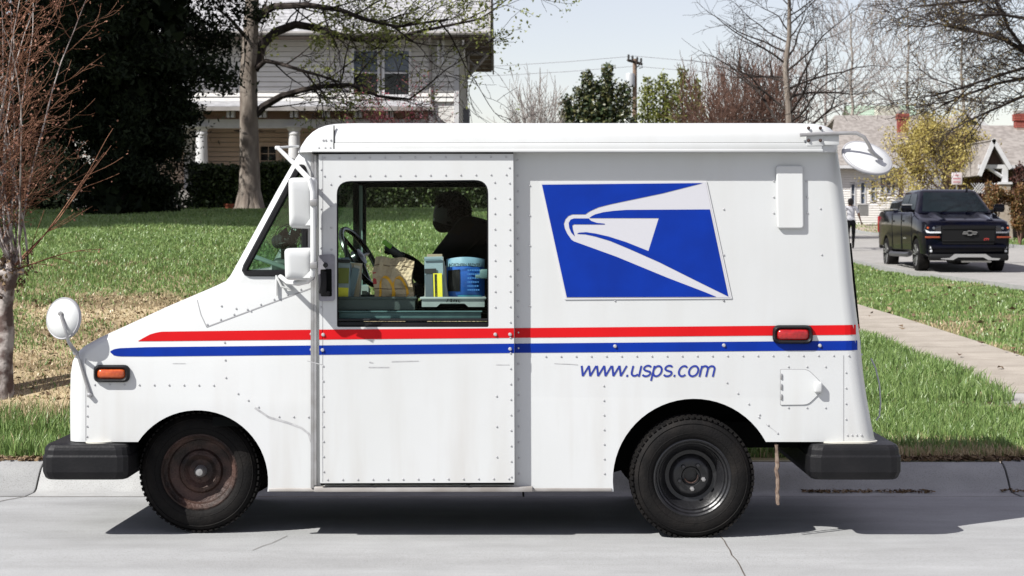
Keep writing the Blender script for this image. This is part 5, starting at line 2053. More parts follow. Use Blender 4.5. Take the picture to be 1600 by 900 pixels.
def clapboards(x0, x1, y, z0, z1, m, parent, exposure=0.145, axis='x', name="siding", holes=()):
    """lapped boards: each course leans out at its foot"""
    mb = MB()
    n = max(1, int(round((z1 - z0) / exposure)))
    h = (z1 - z0) / n
    for k in range(n):
        a, b = z0 + k * h + 0.020, z0 + (k + 1) * h
        spans = [(x0, x1)]
        for hx0, hx1, hz0, hz1 in holes:
            if b > hz0 and a < hz1:
                ns = []
                for s0, s1 in spans:
                    if hx1 <= s0 or hx0 >= s1:
                        ns.append((s0, s1))
                    else:
                        if hx0 > s0:
                            ns.append((s0, hx0))
                        if hx1 < s1:
                            ns.append((hx1, s1))
                spans = ns
        for s0, s1 in spans:
            if axis == 'x':
                mb.add([(s0, y - 0.06, a), (s1, y - 0.06, a), (s1, y - 0.03, b), (s0, y - 0.03, b), (s0, y, a), (s1, y, a)], [(0, 1, 2, 3), (0, 4, 5, 1)])
                mb.add([(s0, y - 0.03, b), (s1, y - 0.03, b), (s1, y, b), (s0, y, b)], [(0, 1, 2, 3)])
            else:
                mb.add([(y + 0.06, s0, a), (y + 0.06, s1, a), (y + 0.03, s1, b), (y + 0.03, s0, b), (y, s0, a), (y, s1, a)], [(0, 1, 2, 3), (0, 4, 5, 1)])
    return mb.build(name, m, parent, kind="stuff")


def window(x0, x1, z0, z1, y, parent, m_frame, upper, lower, sash=True, muntin=(0, 0), casing=0.07):
    mb = MB()
    for a, b, c, d_ in ((x0 - casing, x0, z0 - casing, z1 + casing), (x1, x1 + casing, z0 - casing, z1 + casing), (x0, x1, z1, z1 + casing), (x0, x1, z0 - casing, z0)):
        mb.box(((a + b) / 2, y - 0.02, (c + d_) / 2), (b - a, 0.09, d_ - c))
    if sash:
        mb.box(((x0 + x1) / 2, y + 0.004, (z0 + z1) / 2), (x1 - x0, 0.04, 0.05))
    for k in range(muntin[0]):
        xx = x0 + (x1 - x0) * (k + 1) / (muntin[0] + 1)
        mb.box((xx, y + 0.006, (z0 + z1) / 2), (0.02, 0.02, z1 - z0))
    for k in range(muntin[1]):
        zz = z0 + (z1 - z0) * (k + 1) / (muntin[1] + 1)
        mb.box(((x0 + x1) / 2, y + 0.009, zz), (x1 - x0, 0.02, 0.02))
    w = mb.build("window", m_frame, parent)
    zm = (z0 + z1) / 2
    MB().add([(x0, y + 0.024, zm), (x1, y + 0.024, zm), (x1, y + 0.024, z1), (x0, y + 0.024, z1)], [(0, 1, 2, 3)]).build("pane", upper, w, recalc=False)
    MB().add([(x0, y + 0.024, z0), (x1, y + 0.024, z0), (x1, y + 0.024, zm), (x0, y + 0.024, zm)], [(0, 1, 2, 3)]).build("pane", lower, w, recalc=False)
    return w


def px_x(px, d):
    return (px - 800) * d / F


def px_z(py, d):
    return EYE + (360 - py) * d / F


def roof_plane(a, b, c, d_, t, name, m, parent):
    n = (Vector(b) - Vector(a)).cross(Vector(d_) - Vector(a)).normalized()
    if n.z < 0:
        n = -n
    return MB().prism([a, b, c, d_], -n * t).build(name, m, parent)


def left_house():
    D, D2 = 55.0, 65.0
    xr, xl = px_x(716, D), -13.4
    root = empty("clapboard_house", (-7, 60, 2.2))
    tag(root, "two-storey cream clapboard house with deep bracketed eaves and a columned porch", "house")
    zt = 7.10
    zp = px_z(160, D)
    # walls
    MB().box(((xl + xr) / 2, (D + D2) / 2, (1.9 + zt) / 2), (xr - xl - 0.02, D2 - D - 0.02, zt - 1.9)).build("wall", m_clap, root)
    wx = [(px_x(553, D), px_x(590, D)), (px_x(601, D), px_x(639, D))]
    wz0, wz1 = px_z(148, D), px_z(80, D)
    clapboards(xl, xr, D, zp, zt, m_clap, root, holes=[(wx[0][0] - 0.07, wx[1][1] + 0.07, wz0 - 0.07, wz1 + 0.07)])
    clapboards(D, D2, xr, 2.2, zt, m_clap, root, axis='y')
    for a, b in wx:
        window(a, b, wz0, wz1, D - 0.03, root, m_trim, m_winblue, m_win)
    MB().box(((wx[0][0] + wx[1][1]) / 2, D - 0.07, wz0 - 0.10), (wx[1][1] - wx[0][0] + 0.3, 0.14, 0.06)).build("window_sill", m_trim, root)
    MB().box((xr - 0.05, D - 0.02, (2.2 + zt) / 2), (0.14, 0.09, zt - 2.2)).box((xr + 0.012, D + 0.08, (2.2 + zt) / 2), (0.06, 0.11, zt - 2.2)).build("corner_board", m_trim, root)
    MB().box((xr + 0.012, D2 - 0.08, (2.2 + zt) / 2), (0.06, 0.14, zt - 2.2)).build("corner_board", m_trim, root)
    # gable wall
    ridge_y, ridge_z = 60.0, 7.15 + 5.85 * 0.55
    MB().prism([(xr - 0.03, D, zt - 0.02), (xr - 0.03, D2, zt - 0.02), (xr - 0.03, ridge_y, ridge_z - 0.4)], (-0.1, 0, 0)).build("gable", m_clap, root)
    # roof: two slopes
    ze, ye, xe, xw = 7.15, 54.15, px_x(763, 54.15), -14.4
    roof = roof_plane((xw, ye, ze), (xe, ye, ze), (xe, ridge_y, ridge_z), (xw, ridge_y, ridge_z), 0.14, "roof", m_shingle, root)
    roof_plane((xw, 2 * ridge_y - ye, ze), (xe, 2 * ridge_y - ye, ze), (xe, ridge_y, ridge_z), (xw, ridge_y, ridge_z), 0.14, "roof", m_shingle, root)
    # shingle courses as slight steps
    mb = MB()
    for k in range(1, 30):
        t = k / 30
        y, z = ye + (ridge_y - ye) * t, ze + (ridge_z - ze) * t
        mb.add([(xw, y, z + 0.018), (xe, y, z + 0.018), (xe, y + 0.19, z + 0.11), (xw, y + 0.19, z + 0.11), (xw, y, z + 0.002), (xe, y, z + 0.002)], [(0, 1, 2, 3), (0, 4, 5, 1)])
    mb.build("shingles", m_shingle, roof, kind="stuff")
    # soffit boards of the gable overhang and front eave
    n_ = 26
    for side in (0, 1):
        mb = MB()
        for k in range(n_):
            t0, t1 = (k + 0.06) / n_, (k + 0.94) / n_
            ys = [ye + (ridge_y - ye) * t for t in (t0, t1)]
            zs = [ze - 0.165 + (ridge_z - ze) * t for t in (t0, t1)]
            if side:
                ys = [2 * ridge_y - y for y in ys]
            mb.add([(xr - 0.4, ys[0], zs[0]), (xe - 0.03, ys[0], zs[0]), (xe - 0.03, ys[1], zs[1]), (xr - 0.4, ys[1], zs[1])], [(0, 1, 2, 3)])
        mb.build("soffit", m_soffit, root, kind="stuff", recalc=False)
    MB().box(((xw + xe) / 2, 54.55, ze - 0.12), (xe - xw - 0.1, 0.86, 0.03)).build("soffit", m_soffit, root)
    for sgn in (1, -1):
        y0 = ye if sgn > 0 else 2 * ridge_y - ye
        MB().prism([(xe + 0.002, y0, ze + 0.03), (xe + 0.002, ridge_y, ridge_z + 0.03), (xe + 0.002, ridge_y, ridge_z - 0.24), (xe + 0.002, y0, ze - 0.24)], (0.05, 0, 0)).build("barge_board", m_trim_grey, root)
    MB().tube([(xw, ye - 0.05, ze - 0.03), (xe - 0.06, ye - 0.05, ze - 0.03)], 0.06, 8).build("gutter", m_trim_grey, root)
    dx = px_x(673, D)
    MB().tube([(dx, ye, ze - 0.1), (dx, D - 0.12, ze - 0.35), (dx, D - 0.08, ze - 0.7), (dx, D - 0.08, 2.4)], 0.045, 8).build("downspout", m_trim_grey, root)
    # knee braces under the rake
    for yb in (55.25, 57.3, 59.2, 62.4, 64.7):
        zz = ze + (ridge_z - ze) * (1 - abs(ridge_y - yb) / (ridge_y - ye)) - 0.27
        w = xe - xr - 0.16
        mb = MB()
        mb.tube([(xr, yb, zz), (xr + w + 0.06, yb, zz)], 0.055, 4, smooth=False)
        mb.tube([(xr + 0.04, yb, zz - 0.78), (xr + w, yb, zz - 0.02)], 0.06, 4, smooth=False)
        mb.tube([(xr + 0.06, yb, zz + 0.02), (xr + 0.06, yb, zz - 0.86)], 0.05, 4, smooth=False)
        mb.tube([(xr + 0.06, yb, zz - 0.2), (xr + w * 0.48, yb, zz - 0.44)], 0.04, 4, smooth=False)
        mb.build("knee_brace", m_trim_grey, root)
    for px in (685, 692.5):
        MB().box((px_x(px, D - 0.3), D - 0.32, px_z(83, D - 0.3)), (0.075, 0.16, 0.66)).build("eave_bracket", m_trim, root)
    # rear bay
    MB().box((px_x(722, 59), 59.4, px_z(184, 59)), (0.42, 1.6, 0.55)).build("side_bay", mat("grey_bay", (0.20, 0.21, 0.23), 0.7), root)
    # ---- porch
    dp = 52.3
    pe = empty("porch", (0, 0, 0))
    xa, xb = -11.6, px_x(678, dp)
    ze2 = px_z(166, dp)
    pr = roof_plane((xa, dp - 0.1, ze2), (xb, dp - 0.1, ze2), (xb - 0.35, D - 0.03, zp + 0.05), (xa, D - 0.03, zp + 0.05), 0.10, "porch_roof", m_shingle, root)
    bpy.data.objects.remove(pe)
    MB().box(((xa + xb) / 2, dp - 0.06, ze2 - 0.07), (xb - xa, 0.10, 0.11)).build("porch_gutter", m_trim_grey, root)
    MB().box(((xa + xb) / 2 - 0.05, dp + 0.42, px_z(179, dp + 0.4)), (xb - xa - 0.25, 0.06, 0.30)).build("frieze", m_brown, root)
    MB().box(((xa + xb) / 2 - 0.05, dp + 0.36, px_z(193.5, dp + 0.36)), (xb - xa - 0.2, 0.20, 0.24)).build("porch_beam", m_trim, root)
    MB().box((xb - 0.2, (dp + D) / 2 + 0.3, px_z(190, dp + 0.36)), (0.12, D - dp - 0.6, 0.40)).build("porch_beam", m_trim, root)
    for px in (311, 361, 411, 460, 510, 560, 609, 655):
        for s in (-3.4, 3.4):
            MB().box((px_x(px + s, dp + 0.2), dp + 0.2, px_z(178, dp + 0.2)), (0.075, 0.36, 0.20)).build("rafter_tail", m_trim, root)
    MB().box(((xa + xb) / 2, (dp + D) / 2 + 0.3, px_z(187, dp + 0.36)), (xb - xa - 0.5, D - dp - 0.6, 0.03)).build("porch_ceiling", mat("porch_ceiling_paint", (0.40, 0.36, 0.33), 0.7), root)
    clapboards(xa, px_x(640, D), D - 0.06, 2.6, px_z(186, D), m_tan, root, exposure=0.135, name="porch_siding", holes=[(px_x(404, D), px_x(435, D), 2.6, px_z(228, D))])
    window(px_x(408, D), px_x(432, D), 2.75, px_z(229, D), D - 0.10, root, m_tan, m_win, m_win, sash=False, muntin=(1, 5), casing=0.11)
    for px, w in ((460, 0.30), (315, 0.30), (640, 0.30)):
        x = px_x(px, dp + 0.36)
        zc = px_z(199, dp + 0.36)
        mb = MB()
        r = w / 2 + 0.02
        mb.lathe([(r + 0.02, 2.7 - zc), (r + 0.02, 2.78 - zc), (r, 2.84 - zc), (r * 1.02, (2.7 - zc) * 0.6), (r * 0.88, -0.22), (r * 0.98, -0.20), (r * 0.98, -0.16), (r * 0.9, -0.15), (r * 0.9, -0.10), (r * 1.15, -0.05), (r * 1.2, 0.0)],
                 (x, dp + 0.36, zc), (0, 0, 1), 20)
        mb.box((x, dp + 0.36, zc + 0.025), (r * 2.6, r * 2.6, 0.05))
        mb.build("column", m_trim, root, sharp=40)
    MB().box((px_x(308, D), D - 0.4, 3.6), (0.5, 0.6, 2.0)).build("porch_pier", m_trim, root)
    MB().box(((xa + xb) / 2, (dp + D) / 2, 2.45), (xb - xa, D - dp, 0.5)).build("porch_floor", m_trim_grey, root)
    # ceiling fan
    c = Vector((px_x(396, 53.8), 53.8, px_z(205, 53.8)))
    fan = empty("ceiling_fan", c)
    tag(fan, "black-bladed ceiling fan hanging under the porch ceiling behind the trunk", "ceiling fan")
    MB().tube([c + Vector((0, 0, 0.02)), c + Vector((0, 0, px_z(187, dp + .36) - c.z))], 0.015, 6).build("rod", m_iron, fan)
    MB().lathe([(0, -0.10), (0.08, -0.08), (0.10, 0.0), (0.06, 0.05), (0, 0.05)], c, (0, 0, 1), 16).build("motor", m_iron, fan)
    for k in range(5):
        a = 2 * PI * k / 5 + 0.1
        e, s = Vector((math.cos(a), math.sin(a), 0)), Vector((-math.sin(a), math.cos(a), 0.15))
        MB().prism([c + e * 0.1 - s * 0.04, c + e * 0.60 - s * 0.07, c + e * 0.62 + s * 0.06, c + e * 0.1 + s * 0.04], (0, 0, 0.012)).build("blade", m_iron, fan)


left_house()


def brick_chimney(px0, px1, py0, py1, d, label):
    x0, x1, z1, z0 = px_x(px0, d), px_x(px1, d), px_z(py0, d), px_z(py1, d)
    w = x1 - x0
    root = empty("chimney", ((x0 + x1) / 2, d, z0))
    tag(root, label, "chimney")
    MB().box(((x0 + x1) / 2, d, (z0 + z1) / 2 - 0.2), (w - 0.03, w - 0.03, z1 - z0 + 0.35)).build("core", m_mortar, root)
    mb = MB()
    h = 0.105
    n = int((z1 - z0) / h)
    for k in range(n):
        z = z0 + (k + 0.5) * h
        g = 0.05 if k >= n - 3 else 0.0
        nb = 3
        off = 0.5 if k % 2 else 0
        for face in range(4):
            for b in range(nb):
                u0 = max((b + off - 0.5) / nb, 0) if off else b / nb
                u1 = min((b + off + 0.5) / nb, 1) if off else (b + 1) / nb
                cx = -w / 2 - g + (u0 + u1) / 2 * (w + 2 * g)
                L = (u1 - u0) * (w + 2 * g) - 0.012
                M = Matrix.Rotation(face * PI / 2, 3, 'Z')
                p = M @ Vector((cx, -w / 2 - g + 0.045, 0))
                mb.box(((x0 + x1) / 2 + p.x, d + p.y, z), (L, 0.09, h - 0.014), rot=face * PI / 2)
    mb.build("brickwork", m_brick, root, kind="stuff", recalc=False)
    MB().box(((x0 + x1) / 2, d, z1 + 0.05), (w * 1.0, w * 1.0, 0.14)).build("cap", mat("cap_mortar", (0.36, 0.33, 0.31), 0.9), root)


def house_b():
    d = 106.0
    root = empty("white_house", (px_x(1375, d), d + 4, 2.0))
    tag(root, "white clapboard house with narrow windows behind the van's round rear mirror", "house")
    xa, xc, xe = px_x(1296, d), px_x(1402, d), px_x(1434, d)
    zb, ze = 1.9, px_z(259, d)
    m_w = mat("white_clapboard", (0.92, 0.89, 0.85), 0.7)
    m_p = mat("pink_clapboard", (0.86, 0.77, 0.75), 0.7)
    wins = [(1376, 1382, 278, 303), (1385, 1391, 277, 302), (1393.5, 1399, 276, 301), (1345, 1351, 286, 318), (1361, 1367, 283, 314), (1330, 1335, 288, 320)]
    holes = [(px_x(a, d) - 0.06, px_x(b, d) + 0.06, px_z(y1, d) - 0.06, px_z(y0, d) + 0.06) for a, b, y0, y1 in wins]
    MB().box(((xa + xc) / 2, d + 3, (zb + ze) / 2), (xc - xa - 0.02, 5.98, ze - zb)).build("wall", m_w, root)
    clapboards(xa, xc, d, zb, ze, m_w, root, 0.13, holes=holes)
    MB().box(((xc + xe) / 2, d + 4, (zb + ze) / 2), (xe - xc, 6, ze - zb)).build("wall", m_p, root)
    clapboards(xc, xe, d + 0.98, zb, ze, m_p, root, 0.13)
    for a, b, y0, y1 in wins:
        window(px_x(a, d), px_x(b, d), px_z(y1, d), px_z(y0, d), d - 0.02, root, m_trim, m_winblue, m_winblue, casing=0.05)
    MB().box((xc, d - 0.02, (zb + ze) / 2), (0.14, 0.1, ze - zb)).build("corner_board", m_trim, root)
    MB().tube([(xc + 0.13, d + 0.2, ze), (xc + 0.13, d + 0.2, zb)], 0.06, 6).build("downspout", mat("pink_downspout", (0.55, 0.42, 0.40), 0.6), root)
    zr = px_z(180, d + 8)
    x0, x1 = px_x(1286, d), px_x(1500, d)
    rf = roof_plane((x0, d - 0.6, ze - 0.05), (x1, d - 0.6, ze - 0.05), (x1, d + 8, zr), (x0 + 2, d + 8, zr), 0.15, "roof", m_shingle_b, root)
    roof_plane((x0, d + 16.6, ze - 0.05), (x1, d + 16.6, ze - 0.05), (x1, d + 8, zr), (x0 + 2, d + 8, zr), 0.15, "roof", m_shingle_b, root)
    MB().box(((x0 + x1) / 2, d - 0.64, ze - 0.08), (x1 - x0, 0.1, 0.16)).build("gutter", m_trim, root)
    # porch bay right of the pink wall
    MB().box((px_x(1470, d), d + 4.5, (zb + ze) / 2), (px_x(1505, d) - px_x(1436, d), 5, ze - zb)).build("wall", mat("porch_opening_shade", (0.10, 0.09, 0.085), 0.8), root)  # dark colour stands in for the shade inside the porch opening
    for px in (1441, 1470, 1500):
        MB().box((px_x(px, d), d - 0.1, (zb + ze) / 2), (0.22, 0.22, ze - zb)).build("porch_post", m_trim, root)
    MB().box((px_x(1425, d + 4), d + 3.2, px_z(203, d + 3.5)), (0.34, 0.4, 0.26)).build("roof_vent", m_iron, root)
    brick_chimney(1402.5, 1418, 176, 207, d + 3.6, "red brick chimney with corbelled top on the brown roof above the yellow-budded tree")


house_b()


def green_house():
    d = 140.0
    root = empty("green_roofed_house", (px_x(1360, d), d + 3, 2.2))
    tag(root, "distant house with pale green shingles and a cream wall beside the brick chimney", "house")
    x0, x1 = px_x(1332, d), px_x(1440, d)
    z0, z1 = px_z(194, d), px_z(165, d + 3)
    MB().box(((x0 + x1) / 2, d + 3.4, (2 + z0) / 2), (x1 - x0 - 0.4, 6, z0 - 2)).build("wall", mat("cream_wall", (0.62, 0.60, 0.50), 0.8), root)
    m_g = mat("green_shingles", (0.36, 0.46, 0.36), 0.85, (0.46, 0.56, 0.45), 3, 3)
    mb = MB()
    for k in range(8):
        t0, t1 = k / 8, (k + 1) / 8
        ya, yb, za, zb = d + 3 * t0, d + 3 * t1, z0 + (z1 - z0) * t0, z0 + (z1 - z0) * t1
        mb.add([(x0, ya, za + 0.05), (x1, ya, za + 0.05), (x1, yb, zb + 0.01), (x0, yb, zb + 0.01), (x0, ya, za), (x1, ya, za)], [(0, 1, 2, 3), (0, 4, 5, 1)])
    mb.add([(x0, d + 3, z1), (x1, d + 3, z1), (x1, d + 7, z0), (x0, d + 7, z0)], [(0, 1, 2, 3)])
    mb.build("roof", m_g, root)
    MB().box((px_x(1387.5, d - 0.8), d - 0.2, (px_z(167, d) + px_z(192, d)) / 2 - 1.0), (px_x(1403, d) - px_x(1372, d), 1.6, px_z(167, d) - px_z(192, d) + 2)).build("dormer_wall", mat("pale_dormer", (0.66, 0.65, 0.56), 0.8), root)


green_house()


def gable_house():
    d = 97.0
    root = empty("gabled_house", (px_x(1510, d), d + 4, 2.0))
    tag(root, "grey shingled house with a broad gable behind the yellow-budded tree", "house")
    m_gr = mat("grey_gable_shingles", (0.36, 0.345, 0.36), 0.85, (0.44, 0.425, 0.44), 6, 3)
    ax, az = px_x(1510, d), px_z(176, d)
    lx, lz = px_x(1440, d), px_z(226, d)
    rx, rz = px_x(1590, d), px_z(233, d)
    MB().prism([(lx + 0.5, d, 1.9), (rx - 0.4, d, 1.9), (rx - 0.4, d, rz), (ax, d, az - 0.12), (lx + 0.5, d, lz + 0.2)], (0, 7, 0)).build("wall", m_gr, root)
    for (x, z, s) in ((lx, lz, -1), (rx, rz, 1)):
        e = Vector((x - ax, 0, z - az))
        q = Vector((ax, d - 0.5, az)) + e * 1.0
        roof_plane((ax, d - 0.5, az), tuple(q), (q.x, d + 8, q.z), (ax, d + 8, az), 0.12, "roof", m_shingle_b, root)
        MB().prism([(ax, d - 0.56, az + 0.05), tuple(q + Vector((0, -0.06, 0.05))), tuple(q + Vector((0, -0.06, -0.2))), (ax, d - 0.56, az - 0.22)], (0, 0.06, 0)).build("barge_board", m_trim, root)
    window(px_x(1441, d), px_x(1461, d), px_z(240, d), px_z(214, d), d - 0.08, root, m_trim, m_winblue, m_winblue, casing=0.10)
    for px in (1490, 1499, 1508, 1517, 1526):
        window(px_x(px, d), px_x(px + 6, d), px_z(231, d), px_z(217, d), d - 0.04, root, m_trim, m_winblue, m_winblue, casing=0.05)
    MB().lathe([(0, 0.30), (0.06, 0.2), (0.19, 0.0), (0.17, -0.2), (0.04, -0.42), (0, -0.5)], (px_x(1478, d), d - 0.3, px_z(213, d)), (0, 0, 1), 12).build("gable_finial", m_trim, root)
    mb = MB()
    mb.prism([(px_x(1412, d), d + 1.2, px_z(224, d)), (px_x(1452, d), d + 1.2, px_z(206, d)), (px_x(1452, d), d + 1.2, px_z(224, d))], (0, 3, 0))
    mb.build("side_gable", m_shingle_b, root)


gable_house()


def porch_house():
    d = 80.0
    root = empty("craftsman_house", (px_x(1580, d) + 3, d + 4, 1.6))
    tag(root, "brown-roofed bungalow with a white-edged porch gable on a stone pier", "house")
    ax, az = px_x(1552.5, d), px_z(217, d)
    lx, lz = px_x(1529, d), px_z(274, d)
    rx, rz = px_x(1580, d), px_z(263, d)
    for x, z in ((lx, lz), (rx, rz)):
        roof_plane((ax, d, az), (x, d, z), (x, d + 5, z), (ax, d + 5, az), 0.10, "porch_roof", m_shingle_b, root)
        e = (Vector((x, 0, z)) - Vector((ax, 0, az))).normalized()
        n = Vector((-e.z, 0, e.x))
        if n.z < 0:
            n = -n
        MB().prism([Vector((ax, d - 0.05, az)) + n * 0.05, Vector((x, d - 0.05, z)) + n * 0.05, Vector((x, d - 0.05, z)) - n * 0.12, Vector((ax, d - 0.05, az)) - n * 0.12], (0, 0.07, 0)).build("barge_board", m_trim, root)
    MB().prism([(ax, d + 0.5, az - 0.25), (px_x(1536, d), d + 0.5, px_z(256, d)), (px_x(1574, d), d + 0.5, px_z(256, d))], (0, 0.05, 0)).build("gable", mat("brown_gable", (0.15, 0.10, 0.085), 0.8), root)
    MB().box((px_x(1557, d), d + 0.3, px_z(260, d)), (px_x(1584, d) - px_x(1533, d), 0.2, 0.16)).build("porch_beam", m_trim, root)
    MB().tube([(px_x(1547, d), d + 0.25, px_z(262, d)), (px_x(1568, d), d + 0.25, px_z(276, d))], 0.07, 4, smooth=False).build("knee_brace", m_trim, root)
    cx = px_x(1572.5, d)
    MB().box((cx, d + 0.3, px_z(271, d)), (0.23, 0.23, px_z(258, d) - px_z(285, d))).build("porch_post", m_trim, root)
    MB().box((cx, d + 0.3, px_z(286, d)), (0.52, 0.52, 0.09)).build("pier_cap", m_trim, root)
    m_stone = mat("pier_stone", (0.36, 0.30, 0.24), 0.9, (0.48, 0.42, 0.35), 5, 4, bump=0.5)
    zt, zb = px_z(287.5, d), 1.2
    MB().prism([(cx - 0.19, d + 0.1, zt), (cx + 0.19, d + 0.1, zt), (cx + 0.30, d + 0.1, zb), (cx - 0.30, d + 0.1, zb)], (0, 0.42, 0)).build("stone_pier", m_stone, root)
    # main roof and shaded porch wall
    roof_plane((ax, d + 1.0, px_z(258, d)), (ax + 9, d + 1.0, px_z(258, d)), (ax + 9, d + 7.5, px_z(196, d + 7.5)), (ax - 0.6, d + 7.5, px_z(196, d + 7.5)), 0.15, "roof", m_shingle_b, root)
    MB().box((ax + 4.6, d + 0.96, px_z(260, d)), (8.4, 0.10, 0.16)).build("gutter", m_trim, root)
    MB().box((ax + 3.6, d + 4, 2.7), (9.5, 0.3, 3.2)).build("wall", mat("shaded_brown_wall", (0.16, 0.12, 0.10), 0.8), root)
    mb = MB()
    for k in range(14):
        x = px_x(1519, d) + k * 0.11
        mb.tube([(x, d + 0.2, px_z(302, d)), (x + 0.35, d + 0.2, px_z(286, d))], 0.012, 4)
        mb.tube([(x + 0.35, d + 0.215, px_z(302, d)), (x, d + 0.215, px_z(286, d))], 0.012, 4)
    mb.build("lattice", m_trim, root, kind="stuff", recalc=False)
    brick_chimney(1586, 1606, 177, 200, d + 7.0, "red brick chimney at the photo's right edge among dark branches")


porch_house()

# driveway and bank in front of the white house
z0, z1 = 1.52, 2.03
V = []
for y in (97.5, 100, 102, 104, 105.5):
    for x in (17.76, 18.6, 19.6, 20.7):
        V.append((x, y, gz(x, y) + 0.05))
struct(MB().add(V, [(j * 4 + i, j * 4 + i + 1, (j + 1) * 4 + i + 1, (j + 1) * 4 + i) for j in range(4) for i in range(3)], True).build("driveway", mat("driveway_tan", (0.42, 0.34, 0.28), 0.9, (0.48, 0.40, 0.33), 2, 4), recalc=False))

# air-conditioning unit
c = P(1348.5, 329, 104.2)
ac = empty("air_conditioner", (c.x, c.y, c.z - 0.3))
tag(ac, "grey louvred air-conditioning unit against the white house wall", "air conditioner")
MB().box(c, (0.50, 0.5, 0.60)).build("housing", mat("ac_shadow", (0.10, 0.10, 0.10), 0.8), ac)
for k in range(9):
    MB().box(c + Vector((-0.24 + k * 0.06, -0.27, 0)), (0.025, 0.03, 0.58)).build("slat", mat("ac_grey", (0.42, 0.42, 0.41), 0.6), ac)
MB().box(c + Vector((0, 0, 0.32)), (0.58, 0.6, 0.05)).build("lid", MATS["ac_grey"], ac)

# utility pole with transformer and wires
d = 95.0
b = P(991, 0, d)
pole = empty("utility_pole", (b.x, d, gz(b.x, d)))
tag(pole, "wooden utility pole with a grey transformer behind the van", "utility pole")
t = P(992, 92, d)
MB().tube([(b.x, d, gz(b.x, d)), (t.x, d, t.z)], [0.15, 0.10], 10).build("post", mat("pole_wood", (0.22, 0.15, 0.11), 0.9, (0.30, 0.22, 0.17), 4, 4, stretch=(1, 1, 0.2)), pole)
arm = Vector((0.35, 0.93, 0)).normalized()
za = P(0, 97, d).z
MB().tube([Vector((t.x, d, za)) - arm * 1.15, Vector((t.x, d, za)) + arm * 1.15], 0.075, 4, smooth=False).build("crossarm", m_bark_dark, pole)
for s in (-1.05, -0.4, 0.4, 1.05):
    p = Vector((t.x, d, za)) + arm * s
    MB().lathe([(0.0, 0.30), (0.045, 0.28), (0.06, 0.2), (0.05, 0.08), (0.02, 0.07), (0.02, 0.0)], p, (0, 0, 1), 8).build("insulator", m_iron, pole)
MB().tube([Vector((t.x, d - 0.1, P(0, 108, d).z)), Vector((t.x + 0.34, d - 0.1, P(0, 98, d).z)), Vector((t.x + 0.36, d - 0.1, P(0, 106, d).z)), Vector((t.x + 0.2, d - 0.1, P(0, 107, d).z))], 0.025, 5).build("drop_loop", m_iron, pole)
c = P(984, 126, d)
MB().lathe([(0.0, 0.36), (0.20, 0.34), (0.23, 0.28), (0.23, -0.3), (0.20, -0.34), (0, -0.34)], (c.x, d - 0.25, c.z), (0, 0, 1), 18).build("transformer", mat("transformer_grey", (0.52, 0.54, 0.56), 0.5), pole)
m_wire = mat("wire", (0.30, 0.30, 0.33), 0.6)
for i, (x1, y1, x2, y2, dd) in enumerate(((700, 97, 1330, 92, 0), (700, 110, 1330, 104, 0.5))):
    pts = []
    for k in range(13):
        u = k / 12
        if u <= 0.5:
            p, q = P(x1 - 300, y1 + 6, d + 6), Vector((t.x, d, za + 0.3 - i * 0.5))
            v = u * 2
        else:
            p, q = Vector((t.x, d, za + 0.3 - i * 0.5)), P(x2 + 300, y2 + 14, d - 6)
            v = u * 2 - 1
        s = p.lerp(q, v)
        s.z -= 4 * v * (1 - v) * 0.35
        pts.append(s)
    w = MB().tube(pts, 0.012, 4).build("power_line", m_wire)
    tag(w, ("upper" if i == 0 else "lower") + " thin power line strung to the utility pole across the sky", "power line")

# street sign
d = 80.5
c = P(1495, 279, d)
sg = empty("street_sign", (c.x, d, gz(c.x, d)))
tag(sg, "small white street sign with red lettering on a post above the pickup's roof", "sign")
MB().tube([(c.x, d + 0.03, gz(c.x, d)), (c.x, d + 0.03, c.z + 0.3)], 0.025, 6).build("post", m_alu, sg)
MB().rbox(c, (0.44, 0.012, 0.50), 0.005).build("plate", mat("sign_white", (0.72, 0.64, 0.65), 0.5), sg)
for k, w in enumerate((0.16, 0.32, 0.30)):
    MB().box(c + Vector((0, -0.009, 0.14 - 0.14 * k)), (w, 0.004, 0.045)).build("lettering", mat("sign_red", (0.55, 0.20, 0.22), 0.5), sg)
# ================================================================== parked vehicles on the side street
m_black = mat("black_car_paint", (0.001, 0.002, 0.009), 0.10, (0.003, 0.003, 0.007), 3, 3, coat=0.0, spec=0.2)
m_carglass = mat("car_glass", (0.006, 0.012, 0.016), 0.12, (0.012, 0.02, 0.024), 1.2, 2, 0.4, 0.7, spec=0.5)
m_chrome = mat("silver_trim", (0.62, 0.62, 0.62), 0.28, metal=0.75)
m_plastic = mat("black_plastic", (0.005, 0.005, 0.0055), 0.55, spec=0.25)
m_led = mat("lamp_white", (0.75, 0.77, 0.80), 0.2)
m_rimdark = mat("dark_alloy", (0.03, 0.03, 0.032), 0.35, metal=0.5)


